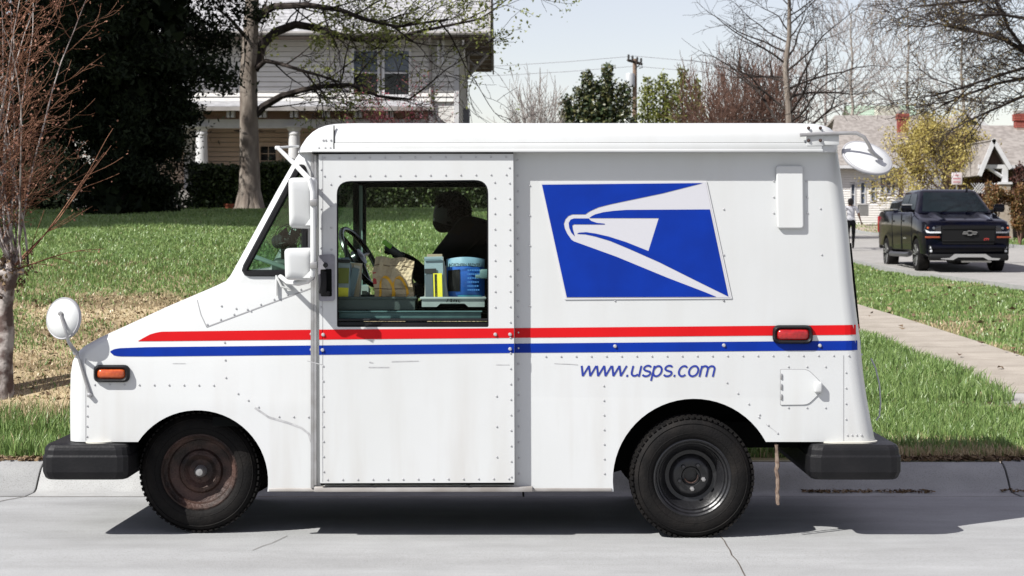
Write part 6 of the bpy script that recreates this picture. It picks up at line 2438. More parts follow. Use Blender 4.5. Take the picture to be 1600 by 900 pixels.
def car_wheel(c, R, W, sgn, parent, spokes=6):
    """sgn: +1 outer face toward +x, -1 toward -x"""
    root = empty("wheel", c)
    root.parent = parent
    root.location = Vector(c) - wloc(parent)
    ax = (sgn, 0, 0)
    c = Vector(c)
    t = MB().lathe([(R * 0.66, -W), (R * 0.9, -W), (R, -W + 0.05), (R, -0.05), (R * 0.97, -0.015), (R * 0.9, 0.0), (R * 0.72, 0.0), (R * 0.67, -0.02)], c, ax, 40)
    t.build("tyre", m_tyre, root, sharp=40)
    rim = MB().lathe([(R * 0.68, -0.01), (R * 0.66, 0.004), (R * 0.62, -0.01), (R * 0.60, -0.08), (0.0, -0.10)], c, ax, 36).build("rim", m_rimdark, root)
    for k in range(spokes):
        a = 2 * PI * k / spokes + 0.3
        d = Vector((0, math.cos(a), math.sin(a)))
        s = Vector((0, -math.sin(a), math.cos(a)))
        o = Vector((sgn, 0, 0))
        for e in (-1, 1):
            MB().prism([c + d * 0.05 + s * 0.012 * e - o * 0.03, c + d * R * 0.63 + s * 0.055 * e - o * 0.012, c + d * R * 0.63 + s * 0.028 * e - o * 0.012, c + d * 0.07 + s * 0.004 * e - o * 0.03],
                       o * 0.02).build("spoke", m_chrome, rim)
    MB().lathe([(0, 0.0), (0.05, -0.005), (0.06, -0.06)], c, ax, 16).build("hub_cap", m_plastic, rim)
    return root


def car_body(secs, o, name, parent, m, mirror_outline):
    rings = []
    for y, zt, hw, zb in secs:
        half = mirror_outline(hw, zt, zb)
        ring = [(-x, z) for x, z in half] + [(x, z) for x, z in reversed(half)]
        rings.append([Vector((o.x + x, o.y + y, o.z + z)) for x, z in ring])
    return MB().loft(rings).build(name, m, parent, sharp=32)


def outline(hw, zt, zb):
    mid = zb + (zt - zb) * 0.62
    return [(hw * 0.90, zb), (hw * 0.985, zb + 0.07), (hw, mid), (hw * 0.985, zt - 0.10), (hw * 0.95, zt - 0.03), (hw * 0.86, zt), (hw * 0.4, zt + 0.012)]


def cab_face(o, pts, inset, lift, name, m, parent):
    """pane on a cab face: pts 4 corners, inset toward the centre (u,v)"""
    a, b, c, d = [Vector(p) for p in pts]
    n = (b - a).cross(d - a).normalized()
    ctr = (a + b + c + d) / 4
    if n.dot(ctr - Vector((o.x, ctr.y, ctr.z - 0.3))) < 0 and abs(n.x) > 0.5:
        n = -n
    if abs(n.x) <= 0.5 and n.y > 0:
        n = -n
    u0, u1, v0, v1 = inset

    def q(u, v):
        return a * (1 - u) * (1 - v) + b * u * (1 - v) + c * u * v + d * (1 - u) * v + n * lift
    return MB().prism([q(u0, v0), q(u1, v0), q(u1, v1), q(u0, v1)], -n * 0.012).build(name, m, parent)


def pickup():
    gzv = float(np.interp(45, XR_, YR_)) + 0.0
    o = Vector((10.62, 45.0, gzv))
    root = empty("pickup_truck", o)
    tag(root, "black crew pickup with a silver skid strip facing the camera on the side street", "pickup truck")

    def w(x, y, z):
        return o + Vector((x, y, z))
    secs = [(0.0, 1.10, .90, .42), (0.05, 1.16, .97, .36), (0.22, 1.22, 1.02, .36), (0.9, 1.30, 1.03, .40), (1.30, 1.385, 1.03, .42), (1.5, 1.43, 1.03, .44), (3.8, 1.46, 1.03, .46), (3.84, 1.50, 1.03, .50),
            (5.6, 1.50, 1.02, .55), (5.75, 1.47, 1.0, .58)]
    body = car_body(secs, o, "body", root, [m_black, m_plastic], outline)
    cuts = []
    for y in (0.98, 4.62):
        for s in (-1, 1):
            cuts.append(MB().lathe([(0, -0.2), (0.47, -0.2), (0.47, 0.4), (0, 0.4)], w(s * 0.95, y, 0.40), (s, 0, 0), 32, smooth=False).build("cut", m_plastic))
    cuts.append(MB().box(w(0, 4.75, 1.35), (1.72, 1.75, 0.7)).build("cut", m_plastic))
    boolean(body, cuts)
    for x in (-0.55, 0.55):
        MB().loft([[w(x - 0.13, 0.16, 1.19), w(x + 0.13, 0.16, 1.19), w(x + 0.05, 0.2, 1.245), w(x - 0.05, 0.2, 1.245)],
                   [w(x - 0.16, 1.2, 1.36), w(x + 0.16, 1.2, 1.36), w(x + 0.07, 1.15, 1.415), w(x - 0.07, 1.15, 1.415)]]).build("hood_ridge", m_black, root)
    # cab
    B = [(-.90, 1.28, 1.40), (.90, 1.28, 1.40), (.90, 4.02, 1.42), (-.90, 4.02, 1.42)]
    T = [(-.69, 2.02, 1.93), (.69, 2.02, 1.93), (.69, 3.78, 1.93), (-.69, 3.78, 1.93)]
    T2 = [(-.60, 2.22, 1.985), (.60, 2.22, 1.985), (.60, 3.62, 1.985), (-.60, 3.62, 1.985)]

    def rr(q, r):
        out = []
        for i, p in enumerate(q):
            p = Vector(p)
            a, b = (Vector(q[i - 1]) - p).normalized(), (Vector(q[(i + 1) % 4]) - p).normalized()
            for t in (0, 0.5, 1):
                out.append(o + p + a * r * (1 - t) ** 2 + b * r * t * t)
        return out
    cab = MB().loft([rr(B, 0.12), rr(T, 0.10), rr(T2, 0.14)]).build("cab", m_black, root, sharp=45)
    bw = [w(*p) for p in B]
    tw = [w(*p) for p in T]
    ws = cab_face(o, [bw[0], bw[1], tw[1], tw[0]], (0.055, 0.945, 0.06, 0.95), 0.006, "windshield", m_carglass, root)
    for k in range(2):
        MB().box(w(-.36 + .72 * k, 1.75, 1.55) + Vector((0, -0.22, 0.02)), (0.30, 0.012, 0.10)).build("seat_back", mat("seat_grey", (0.12, 0.14, 0.15), 0.7), ws) if False else None
    for s, (i, j) in ((-1, (0, 3)), (1, (1, 2))):
        f = [bw[i], bw[j], tw[j], tw[i]]
        cab_face(o, f, (0.14, 0.50, 0.10, 0.90), 0.008, "side_window", m_carglass, root)
        cab_face(o, f, (0.54, 0.90, 0.10, 0.90), 0.008, "side_window", m_carglass, root)
        # doors: seams and handles
        for y0, y1 in ((1.42, 2.62), (2.64, 3.78)):
            d = MB()
            for yy in (y0, y1):
                d.box(w(s * 1.028, yy, 0.95), (0.012, 0.012, 0.90))
            d.box(w(s * 1.022, (y0 + y1) / 2, 0.52), (0.012, y1 - y0, 0.012))
            d = d.build("door_seam", m_plastic, root, kind="stuff")
            MB().rbox(w(s * 1.035, y1 - 0.16, 1.22), (0.03, 0.22, 0.035), 0.01).build("door_handle", m_black, root)
        MB().tube([w(s * 1.02, 1.62, 0.42), w(s * 1.06, 1.75, 0.40), w(s * 1.06, 3.75, 0.40), w(s * 1.02, 3.9, 0.42)], 0.06, 10).build("step_bar", mat("step_grey", (0.06, 0.06, 0.065), 0.4), root)
        m_ = MB().loft([[w(s * (0.98 + dx), 1.62 + dy, z) for dx, z in ((0.0, 1.44), (0.24, 1.42), (0.27, 1.50), (0.25, 1.62), (0.04, 1.62))] for dy in (-0.10, 0.05)]).build("door_mirror", m_black, root, bevel=0.02)
        MB().tube([w(s * 0.92, 1.62, 1.45), w(s * 1.05, 1.6, 1.47)], 0.035, 6).build("mirror_stem", m_plastic, m_)
        MB().rbox(w(s * 1.11, 1.515, 1.60) , (0.24, 0.02, 0.035), 0.008).build("mirror_strip", m_chrome if s < 0 else m_black, m_)
        for y in (0.98, 4.62):
            car_wheel(w(s * 1.02, y, 0.40), 0.40, 0.27, s, root)
        MB().box(w(s * 1.034, 2.2, 0.80), (0.004, 0.34, 0.035)).build("door_badge", m_chrome, root)
    MB().box(w(-0.93, 4.75, 1.513), (0.13, 1.75, 0.03)).build("bed_rail", m_chrome, root)
    MB().box(w(0.93, 4.75, 1.513), (0.13, 1.75, 0.03)).build("bed_rail", m_plastic, root)
    MB().rbox(w(0, 5.85, 0.62), (1.9, 0.2, 0.2), 0.04).build("rear_bumper", m_plastic, root)
    MB().rbox(w(-1.0, 5.70, 1.15), (0.05, 0.12, 0.42), 0.02).build("tail_light", m_redlens, root)
    MB().rbox(w(1.0, 5.70, 1.15), (0.05, 0.12, 0.42), 0.02).build("tail_light", m_redlens, root)
    # nose
    MB().prism([w(-.63, -0.012, 1.09), w(.63, -0.012, 1.09), w(.60, -0.012, .66), w(-.60, -0.012, .66)], (0, 0.03, 0)).build("grille", m_plastic, root)
    for z in (0.74, 1.03):
        MB().rbox(w(0, -0.022, z), (1.22, 0.03, 0.028), 0.008).build("grille_bar", m_plastic, root)
    bt = [(-.17, .905), (-.145, .945), (-.05, .945), (-.045, .97), (.045, .97), (.05, .945), (.17, .945), (.145, .90), (.05, .90), (.045, .875), (-.045, .875), (-.05, .905)]
    em = MB().tube([w(x + 0.03, -0.05, z) for x, z in bt], 0.011, 5, closed=True).build("emblem_outline", m_chrome, root)
    MB().prism([w(x * 0.92 + 0.03, -0.045, z) for x, z in bt], (0, 0.01, 0)).build("emblem", m_plastic, em)
    text_mesh("Z71", "grille_badge", mat("badge_red", (0.55, 0.05, 0.04), 0.4), root, w(.34, -0.045, .755), 0.07, 0.14, shear=0.3, bold=0.02)
    for s in (-1, 1):
        hl = MB().prism([w(s * .64, -0.03, 1.09), w(s * .97, 0.06, 1.12), w(s * 1.0, 0.08, .98), w(s * .96, 0.04, .925), w(s * .64, -0.03, .915)], (0, 0.08, 0)).build("headlight", mat("lamp_dark", (0.02, 0.022, 0.03), 0.08), root)
        MB().prism([w(s * .645, -0.045, .955), w(s * .90, -0.01, .955), w(s * .985, 0.05, 1.00), w(s * .965, 0.03, .935), w(s * .90, -0.015, .92), w(s * .645, -0.045, .92)], (0, 0.03, 0)).build("light_strip", m_led if s < 0 else mat("lamp_grey", (0.25, 0.25, 0.27), 0.3), hl)
        MB().lathe([(0, 0), (0.028, 0.003), (0.034, 0.03)], w(s * .80, -0.025, 1.035), (0, 1, 0), 14).build("lamp", mat("lamp_lens", (0.14, 0.15, 0.17), 0.1), hl)
        MB().rbox(w(s * .93, 0.035, 1.04), (0.05, 0.03, 0.05), 0.01).build("turn_lamp", m_amber, hl)
        MB().rbox(w(s * .83, -0.005, .825), (0.34, 0.03, 0.04), 0.008, tilt=Matrix.Rotation(s * 0.18, 3, 'Z')).build("amber_reflector", mat("dark_amber", (0.33, 0.06, 0.02), 0.3), root)
        fl = MB().rbox(w(s * .87, 0.0, .54), (0.11, 0.06, 0.20), 0.03).build("fog_light", m_plastic, root)
        for dz in (-0.035, 0.045):
            MB().lathe([(0, 0), (0.03, 0.004), (0.034, 0.02)], w(s * .87, -0.035, .54 + dz), (0, 1, 0), 12).build("fog_lamp", m_led, fl)
    MB().rbox(w(0, -0.06, 0.60), (1.75, 0.14, 0.10), 0.04).build("front_bumper", m_black, root)
    MB().rbox(w(0, -0.03, 0.36), (1.86, 0.16, 0.16), 0.05).build("air_dam", m_plastic, root)
    sk = [(-.68, .315), (-.68, .335), (-.48, .345), (-.36, .435), (.36, .435), (.50, .345), (.70, .335), (.66, .295), (.42, .295), (.30, .36), (-.28, .36), (-.40, .295)]
    MB().prism([w(x + .02, -0.13, z) for x, z in sk], (0, 0.06, 0)).build("skid_strip", m_chrome, root)
    MB().box(w(0.24, 0.25, 0.26), (0.7, 0.1, 0.05)).build("skid_strip", m_chrome, root)
    MB().rbox(w(-0.02, 0.9, 0.30), (0.36, 1.0, 0.20), 0.05).build("axle_housing", m_plastic, root)
    for px, a in ((-0.35, 0.35), (0.25, 0.35)):
        MB().tube([w(px, 1.30, 1.425), w(px + 0.3, 1.40, 1.47), w(px + 0.62, 1.44, 1.48)], 0.012, 5).build("wiper", m_plastic, root)
    MB().tube([w(.45, 2.05, 1.96), w(.45, 2.10, 2.08)], [0.03, 0.01], 6).build("antenna", m_plastic, root)


pickup()


def suv():
    y0 = 58.5
    o = Vector((px_x(1379, y0 + 4.5) + 0.95, y0, float(np.interp(y0, XR_, YR_))))
    root = empty("parked_suv", o)
    tag(root, "black wagon parked behind the pickup with only its roof corner showing", "car")

    def w(x, y, z):
        return o + Vector((x, y, z))
    secs = [(0.0, .80, .78, .35), (0.1, .90, .86, .30), (0.9, 1.02, .92, .28), (1.2, 1.06, .93, .28), (4.4, 1.10, .93, .30), (4.6, 1.05, .88, .36)]
    body = car_body(secs, o, "body", root, [m_black, m_plastic], outline)
    boolean(body, [MB().lathe([(0, -0.2), (0.38, -0.2), (0.38, 0.4), (0, 0.4)], w(s * 0.85, y, 0.33), (s, 0, 0), 28, smooth=False).build("cut", m_plastic) for y in (0.85, 3.65) for s in (-1, 1)])
    B = [(-.86, 1.1, 1.05), (.86, 1.1, 1.05), (.86, 4.5, 1.08), (-.86, 4.5, 1.08)]
    T = [(-.70, 1.75, 1.66), (.70, 1.75, 1.66), (.70, 4.25, 1.66), (-.70, 4.25, 1.66)]
    T2 = [(-.60, 1.95, 1.72), (.60, 1.95, 1.72), (.60, 4.1, 1.72), (-.60, 4.1, 1.72)]
    MB().loft([[w(*p) for p in q] for q in (B, T, T2)]).build("cab", m_black, root, bevel=0.04)
    bw, tw = [w(*p) for p in B], [w(*p) for p in T]
    cab_face(o, [bw[0], bw[1], tw[1], tw[0]], (0.07, 0.93, 0.07, 0.92), 0.02, "windshield", m_carglass, root)
    for i, j in ((0, 3), (1, 2)):
        f = [bw[i], bw[j], tw[j], tw[i]]
        for u0, u1 in ((0.13, 0.40), (0.43, 0.66), (0.69, 0.92)):
            cab_face(o, f, (u0, u1, 0.1, 0.9), 0.02, "side_window", m_carglass, root)
    for s in (-1, 1):
        for y in (0.85, 3.65):
            car_wheel(w(s * 0.92, y, 0.33), 0.33, 0.22, s, root, 5)
        MB().rbox(w(s * .66, 0.03, .74), (0.32, 0.10, 0.13), 0.03).build("headlight", m_led, root)
        MB().tube([w(s * .66, 1.9, 1.73), w(s * .66, 3.0, 1.76), w(s * .66, 4.1, 1.73)], 0.018, 6).build("roof_rail", m_chrome, root)
        MB().rbox(w(s * 1.0, 1.45, 1.12), (0.18, 0.10, 0.13), 0.03).build("door_mirror", m_black, root)
        MB().rbox(w(s * .82, 4.60, .92), (0.14, 0.08, 0.22), 0.02).build("tail_light", m_redlens, root)
    MB().rbox(w(0, -0.02, .66), (0.9, 0.06, 0.24), 0.02).build("grille", m_plastic, root)
    MB().rbox(w(0, -0.04, .42), (1.5, 0.14, 0.18), 0.05).build("front_bumper", m_black, root)


suv()
# ================================================================== people and what is in the cab
def skin_body(name, joints, bones, mats_, pick, parent, root_i=0, sub=2):
    """one continuous body: joints {name: (point, rx, ry)}, bones pairs; pick(face centre, normal) -> material slot"""
    names = list(joints)
    idx = {n: i for i, n in enumerate(names)}
    P0 = Vector(joints[names[root_i]][0])
    me = bpy.data.meshes.new(name)
    me.from_pydata([Vector(joints[n][0]) - P0 for n in names], [(idx[a], idx[b]) for a, b in bones], [])
    o = bpy.data.objects.new(name, me)
    COL.objects.link(o)
    md = o.modifiers.new("skin", 'SKIN')
    md.use_smooth_shade = True
    for i, n in enumerate(names):
        sv = me.skin_vertices[0].data[i]
        sv.radius = joints[n][1:3]
        sv.use_root = (i == root_i)
    ss = o.modifiers.new("sub", 'SUBSURF')
    ss.levels = ss.render_levels = sub
    bpy.context.view_layer.update()
    dg = bpy.context.evaluated_depsgraph_get()
    me2 = bpy.data.meshes.new_from_object(o.evaluated_get(dg))
    o.modifiers.clear()
    o.data = me2
    bpy.data.meshes.remove(me)
    me2.name = name
    me2.materials.clear()
    for m in mats_:
        me2.materials.append(m)
    for f in me2.polygons:
        f.material_index = pick(Vector(f.center) + P0)
        f.use_smooth = True
    o.location = P0
    if parent is not None:
        o.parent = parent
        o.location = P0 - wloc(parent)
    return o


m_skin = mat("skin", (0.30, 0.17, 0.11), 0.55)
m_hair = mat("dark_hair", (0.018, 0.012, 0.010), 0.6)
m_tee = mat("white_tee", (0.72, 0.72, 0.76), 0.8)
m_pants = mat("black_trousers", (0.012, 0.012, 0.014), 0.8)
m_shoe = mat("dark_shoes", (0.02, 0.02, 0.022), 0.6)


def walker():
    d = 66.0
    g = Vector((px_x(1329.5, d), d, float(np.interp(d, XR_, YR_))))
    root = empty("person", g)
    tag(root, "person in a white t-shirt and black trousers walking away behind the van", "person")

    def w(x, y, z):
        return g + Vector((x, y, z))
    J = {"pelvis": (w(0, 0, .92), .15, .11), "waist": (w(0, .01, 1.08), .135, .10), "chest": (w(0, .02, 1.28), .16, .11), "neckbase": (w(0, .02, 1.43), .10, .08), "neck": (w(0, .03, 1.48), .055, .055),
         "head": (w(0.0, .05, 1.56), .085, .095), "crown": (w(0.0, .045, 1.66), .075, .085)}
    bones = [("pelvis", "waist"), ("waist", "chest"), ("chest", "neckbase"), ("neckbase", "neck"), ("neck", "head"), ("head", "crown")]
    for s, sw, nm in ((-1, 0.16, "a"), (1, -0.14, "b")):
        J["hip" + nm] = (w(s * .09, 0, .86), .095, .095)
        J["knee" + nm] = (w(s * .10, -sw * .2 + 0.04, .48), .062, .062)
        J["ankle" + nm] = (w(s * .10, -sw, .09), .042, .042)
        J["heel" + nm] = (w(s * .10, -sw - .02, .045), .04, .035)
        J["toe" + nm] = (w(s * .11, -sw + .17, .035), .04, .028)
        bones += [("pelvis", "hip" + nm), ("hip" + nm, "knee" + nm), ("knee" + nm, "ankle" + nm), ("ankle" + nm, "heel" + nm), ("heel" + nm, "toe" + nm)]
        J["sh" + nm] = (w(s * .19, .02, 1.38), .07, .065)
        if s > 0:
            el, wr, ha = (.27, -.02, 1.14), (.35, .10, .96), (.38, .13, .90)
        else:
            el, wr, ha = (-.25, -.06, 1.12), (-.26, .06, .90), (-.26, .08, .83)
        J["el" + nm] = (w(*el), .044, .044)
        J["wr" + nm] = (w(*wr), .030, .026)
        J["pa" + nm] = (w(*ha), .038, .020)
        bones += [("neckbase", "sh" + nm), ("sh" + nm, "el" + nm), ("el" + nm, "wr" + nm), ("wr" + nm, "pa" + nm)]
        hv = Vector(ha) - Vector(wr)
        for k in range(4):
            off = (k - 1.5) * 0.018
            p1 = Vector(ha) + hv * 0.6 + Vector((off, off * 0.6, 0))
            p2 = p1 + hv * (0.7 - 0.1 * abs(k - 1)) + Vector((0, 0.01, -0.012))
            J[f"fa{nm}{k}"] = (w(*p1), .0095, .0095)
            J[f"fb{nm}{k}"] = (w(*p2), .008, .008)
            bones += [("pa" + nm, f"fa{nm}{k}"), (f"fa{nm}{k}", f"fb{nm}{k}")]
        J["th" + nm] = (w(*(Vector(ha) + hv * 0.2 + Vector((-s * 0.04, 0.03, -0.01)))), .0095, .0095)
        bones += [("pa" + nm, "th" + nm)]

    def pick(c):
        z = c.z - g.z
        x = abs(c.x - g.x)
        if z < 0.085:
            return 3
        if x > 0.215 and z < 1.20:
            return 0
        if z < 0.97 and x < 0.22:
            return 2
        if z < 1.455 and not (x > 0.24 and z < 1.22):
            return 1
        return 0
    skin_body("body", J, bones, [m_skin, m_tee, m_pants, m_shoe], pick, root)
    # hair: a cap over the back and top of the head, tied low
    mb = MB()
    mb.lathe([(0.0, 0.125), (0.06, 0.11), (0.095, 0.05), (0.10, -0.02), (0.088, -0.09), (0.05, -0.13), (0, -0.13)], w(0, 0.035, 1.60), (0, -0.15, 1), 18)
    mb.lathe([(0.0, 0.05), (0.04, 0.03), (0.045, -0.03), (0.02, -0.09), (0, -0.10)], w(0, -0.075, 1.56), (0, 0, 1), 10)
    mb.build("hair", m_hair, root)
    fc = MB()
    for s in (-1, 1):
        fc.rbox(w(s * .088, .05, 1.575), (0.018, 0.03, 0.05), 0.008)
    fc.build("ears", m_skin, root, kind="stuff")


walker()

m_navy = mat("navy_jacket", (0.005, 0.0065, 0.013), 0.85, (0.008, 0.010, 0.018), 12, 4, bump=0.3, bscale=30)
m_dskin = mat("shaded_skin", (0.008, 0.0055, 0.0045), 0.8)  # near-black; the shade inside the cab is put into the skin colour


def driver():
    o = Vector((P(742, 0, 11.42).x, 11.42, 1.0))
    root = empty("person", o)
    tag(root, "driver in a dark jacket leaning over the mail trays inside the van", "person")

    def q(px, py, d):
        return P(px, py, d)
    J = {}
    J["pelvis"] = (q(772, 468, 11.42), .17, .15)
    J["waist"] = (q(766, 432, 11.42), .18, .17)
    J["chest"] = (q(746, 384, 11.42), .19, .18)
    J["nb"] = (q(722, 364, 11.42), .12, .12)
    J["neck"] = (q(708, 360, 11.42), .075, .075)
    J["skull"] = (q(699, 342, 11.42), .082, .09)
    J["crown"] = (q(703, 322, 11.42), .08, .088)
    J["face"] = (q(690, 349, 11.42), .058, .058)
    J["chin"] = (q(691, 364, 11.42), .034, .034)
    J["nose"] = (q(675.5, 348, 11.42), .013, .012)
    bones = [("pelvis", "waist"), ("waist", "chest"), ("chest", "nb"), ("nb", "neck"), ("neck", "skull"), ("skull", "crown"), ("skull", "face"), ("face", "chin"), ("face", "nose")]
    for nm, sy, el, wr, ha in (("a", 11.22, (664, 437, 11.0), (640, 409, 10.82), (631, 402, 10.80)), ("b", 11.62, (668, 448, 11.55), (640, 458, 11.15), (630, 461, 11.05))):
        J["sh" + nm] = (q(733, 358, sy), .09, .09)
        J["el" + nm] = (q(*el), .062, .062)
        J["wr" + nm] = (q(*wr), .044, .042)
        J["pa" + nm] = (q(*ha), .046, .032)
        bones += [("nb", "sh" + nm), ("sh" + nm, "el" + nm), ("el" + nm, "wr" + nm), ("wr" + nm, "pa" + nm)]
        hv = (J["pa" + nm][0] - J["wr" + nm][0]).normalized()
        side = hv.cross(Vector((0, 1, 0))).normalized()
        across = Vector((0, 1, 0))
        for k, L in enumerate((.075, .085, .08, .06)):
            b0 = J["pa" + nm][0] + hv * 0.045 + across * (k - 1.5) * 0.020
            b1 = b0 + hv * L * 0.5 + side * 0.012
            b2 = b1 + hv * L * 0.30 + side * 0.034
            J[f"f1{nm}{k}"] = (b0, .0105, .0105)
            J[f"f2{nm}{k}"] = (b1, .0095, .0095)
            J[f"f3{nm}{k}"] = (b2, .008, .008)
            bones += [("pa" + nm, f"f1{nm}{k}"), (f"f1{nm}{k}", f"f2{nm}{k}"), (f"f2{nm}{k}", f"f3{nm}{k}")]
        t1 = J["pa" + nm][0] + hv * 0.015 - across * 0.048 + side * 0.01
        t2 = t1 + hv * 0.045 + side * 0.02
        J["t1" + nm], J["t2" + nm] = (t1, .012, .012), (t2, .0095, .0095)
        bones += [("pa" + nm, "t1" + nm), ("t1" + nm, "t2" + nm)]
    for nm, dy in (("a", -0.13), ("b", 0.13)):
        J["hp" + nm] = (q(760, 478, 11.42 + dy), .10, .10)
        J["kn" + nm] = (q(655, 482, 11.42 + dy * 1.2), .072, .072)
        J["an" + nm] = (q(628, 575, 11.42 + dy * 1.2), .05, .05)
        J["to" + nm] = (q(598, 583, 11.42 + dy * 1.2), .045, .035)
        bones += [("pelvis", "hp" + nm), ("hp" + nm, "kn" + nm), ("kn" + nm, "an" + nm), ("an" + nm, "to" + nm)]
    hand = [J["wra"][0], J["wrb"][0]]
    nk = J["neck"][0]

    def pick(c):
        if c.z > nk.z - 0.01 and c.x < nk.x + 0.12:
            return 0
        for h in hand:
            if (c - h).length < 0.19 and c.x < h.x - 0.01:
                return 0
        return 1
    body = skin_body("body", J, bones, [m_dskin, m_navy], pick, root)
    sk = J["skull"][0]
    mb = MB().lathe([(0.0, 0.125), (0.065, 0.11), (0.098, 0.05), (0.104, 0.0), (0.10, -0.04), (0.085, -0.07)], sk + Vector((0.022, 0, 0.03)), (0.30, 0, 1), 24)
    mb.build("hair", m_hair, root)
    rh = np.random.default_rng(5)
    dv = rh.normal(size=(2600, 3))
    dv /= np.linalg.norm(dv, axis=1)[:, None]
    dv = dv[(dv[:, 2] > -0.25) & (dv[:, 0] > -0.75 + 0.6 * (dv[:, 2] < 0.35))]
    leaf_mesh("hair_tufts", np.array(tuple(sk + Vector((0.022, 0, 0.03)))) + dv * np.array([[0.112, 0.108, 0.125]]), 0.034, rh, m_hair, root)
    for s in (-1, 1):
        f = J["face"][0]
        MB().lathe([(0, 0.006), (0.008, 0.004), (0.012, -0.004)], f + Vector((-0.044, s * 0.030, 0.022)), (-1, 0, 0.1), 10).build("eye", mat("eye_white", (0.4, 0.4, 0.4), 0.2), root)
        MB().rbox(sk + Vector((0.012, s * 0.088, -0.005)), (0.03, 0.016, 0.055), 0.008).build("ear", m_dskin, root)
    MB().rbox(J["face"][0] + Vector((-0.030, 0, -0.024)), (0.012, 0.045, 0.012), 0.004).build("mouth", mat("lips", (0.06, 0.02, 0.018), 0.5), root)
    MB().tube([J["nb"][0] + Vector((0.05, math.cos(t) * 0.09, math.sin(t) * 0.05 + 0.02)) + Vector((math.sin(t) * -0.05, 0, 0)) for t in [2 * PI * k / 16 for k in range(16)]], 0.03, 8, closed=True).build("collar", m_navy, root)
    return J


DJ = driver()

# handset held up by the driver
a = P(603, 384, 10.74)
b = P(630, 404, 10.74)
t = (b - a).normalized()
M = Matrix((t, Vector((0, 1, 0)), t.cross(Vector((0, 1, 0))))).transposed()
hs = empty("handset", (a + b) / 2)
tag(hs, "black handset with a bright green end held up by the driver", "handset")
MB().rbox((a + b) / 2, ((b - a).length, 0.05, 0.045), 0.01, tilt=M).build("case", m_blackrim, hs)
MB().rbox(a + t * 0.012 + Vector((0, -0.004, 0.016)), (0.06, 0.056, 0.026), 0.005, tilt=M).build("end_cap", mat("lime_cap", (0.45, 1.0, 0.10), 0.4), hs)

# ---- trays, mail, paper bag, blue pack
def tray(x0, x1, ytop, ybot, d, depth, m, label, notch=True):
    a, b = P(x0, ytop, d), P(x1, ybot, d)
    W, H = b.x - a.x, a.z - b.z
    c = Vector(((a.x + b.x) / 2, d, b.z))
    root = empty("mail_tray", c)
    tag(root, label, "tray")
    t = 0.012

    def fpoly(y):
        if not notch:
            return [Vector((a.x, y, a.z)), Vector((b.x, y, a.z)), Vector((b.x, y, b.z)), Vector((a.x, y, b.z))]
        n0, n1 = a.x + W * 0.30, a.x + W * 0.68
        return [Vector((a.x, y, a.z)), Vector((b.x, y, a.z)), Vector((b.x, y, b.z)), Vector((n1 + 0.02, y, b.z)), Vector((n1, y, b.z + H * 0.36)), Vector((n0, y, b.z + H * 0.36)), Vector((n0 - 0.02, y, b.z)), Vector((a.x, y, b.z))]
    MB().prism(fpoly(d), (0, t, 0)).build("front_panel", m, root, bevel=0.0)
    MB().prism(fpoly(d + depth), (0, t, 0)).build("back_panel", m, root)
    for x in (a.x, b.x - t):
        MB().box((x + t / 2, d + depth / 2 + t / 2, (a.z + b.z) / 2), (t, depth - t, H)).build("side_panel", m, root)
    MB().box((c.x, d + depth / 2, b.z + H * 0.38), (W - 2 * t, depth - t, 0.008)).build("floor_panel", m, root)
    MB().rbox((c.x, d + 0.002, a.z - 0.005), (W + 0.02, 0.022, 0.014), 0.005).build("rim", m, root)
    return root, a, b


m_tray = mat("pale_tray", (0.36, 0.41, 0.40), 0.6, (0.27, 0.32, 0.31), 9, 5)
m_trayd = mat("shaded_tray", (0.05, 0.07, 0.066), 0.6)  # this tray's shade is put into its dark colour
tr, ta, tb = tray(659, 757, 464.5, 479.5, 10.10, 0.34, m_tray, "pale grey-green mail tray with a hand-marked number under the window")
mb = MB()
stroke = [[(700, 467), (698, 472)], [(704, 467), (706, 472)], [(706, 467), (704, 472)], [(710, 467.5), (709, 472)], [(712, 468), (714, 472)], [(712, 472), (714.5, 468)], [(717, 468), (716.5, 472), (719, 472)]]
for s in stroke:
    mb.tube([P(x, y, 10.086) for x, y in s], 0.0022, 4)
mb.build("marking", m_plastic, tr, kind="stuff")
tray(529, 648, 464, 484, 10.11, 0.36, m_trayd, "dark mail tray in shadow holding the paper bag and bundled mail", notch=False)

# brown paper bag
rng = random.Random(3)
bg0, bg1 = P(584, 402, 10.20), P(645, 472, 10.20)
bag = empty("paper_bag", ((bg0.x + bg1.x) / 2, 10.24, bg1.z))
tag(bag, "brown paper takeaway bag with a golden arch print in the dark tray", "paper bag")
nx_, nz_ = 14, 16


def bag_pt(u, v, face):
    x = bg0.x + (bg1.x - bg0.x) * u
    z = bg1.z + (bg0.z - bg1.z) * v
    cr = 0.010 * math.sin(9 * u + 7 * v + 3 * face) * math.sin(13 * v - 4 * u) + 0.006 * math.sin(31 * u * v + face)
    pinch = 0.075 * (1 - 0.75 * max(0, v - 0.55) / 0.45)
    y = 10.25 + (-pinch if face == 0 else pinch) + cr
    z += 0.006 * math.sin(11 * u) * v - 0.03 * max(0, u - 0.5) * v
    return Vector((x + 0.006 * math.sin(8 * v), y, z))


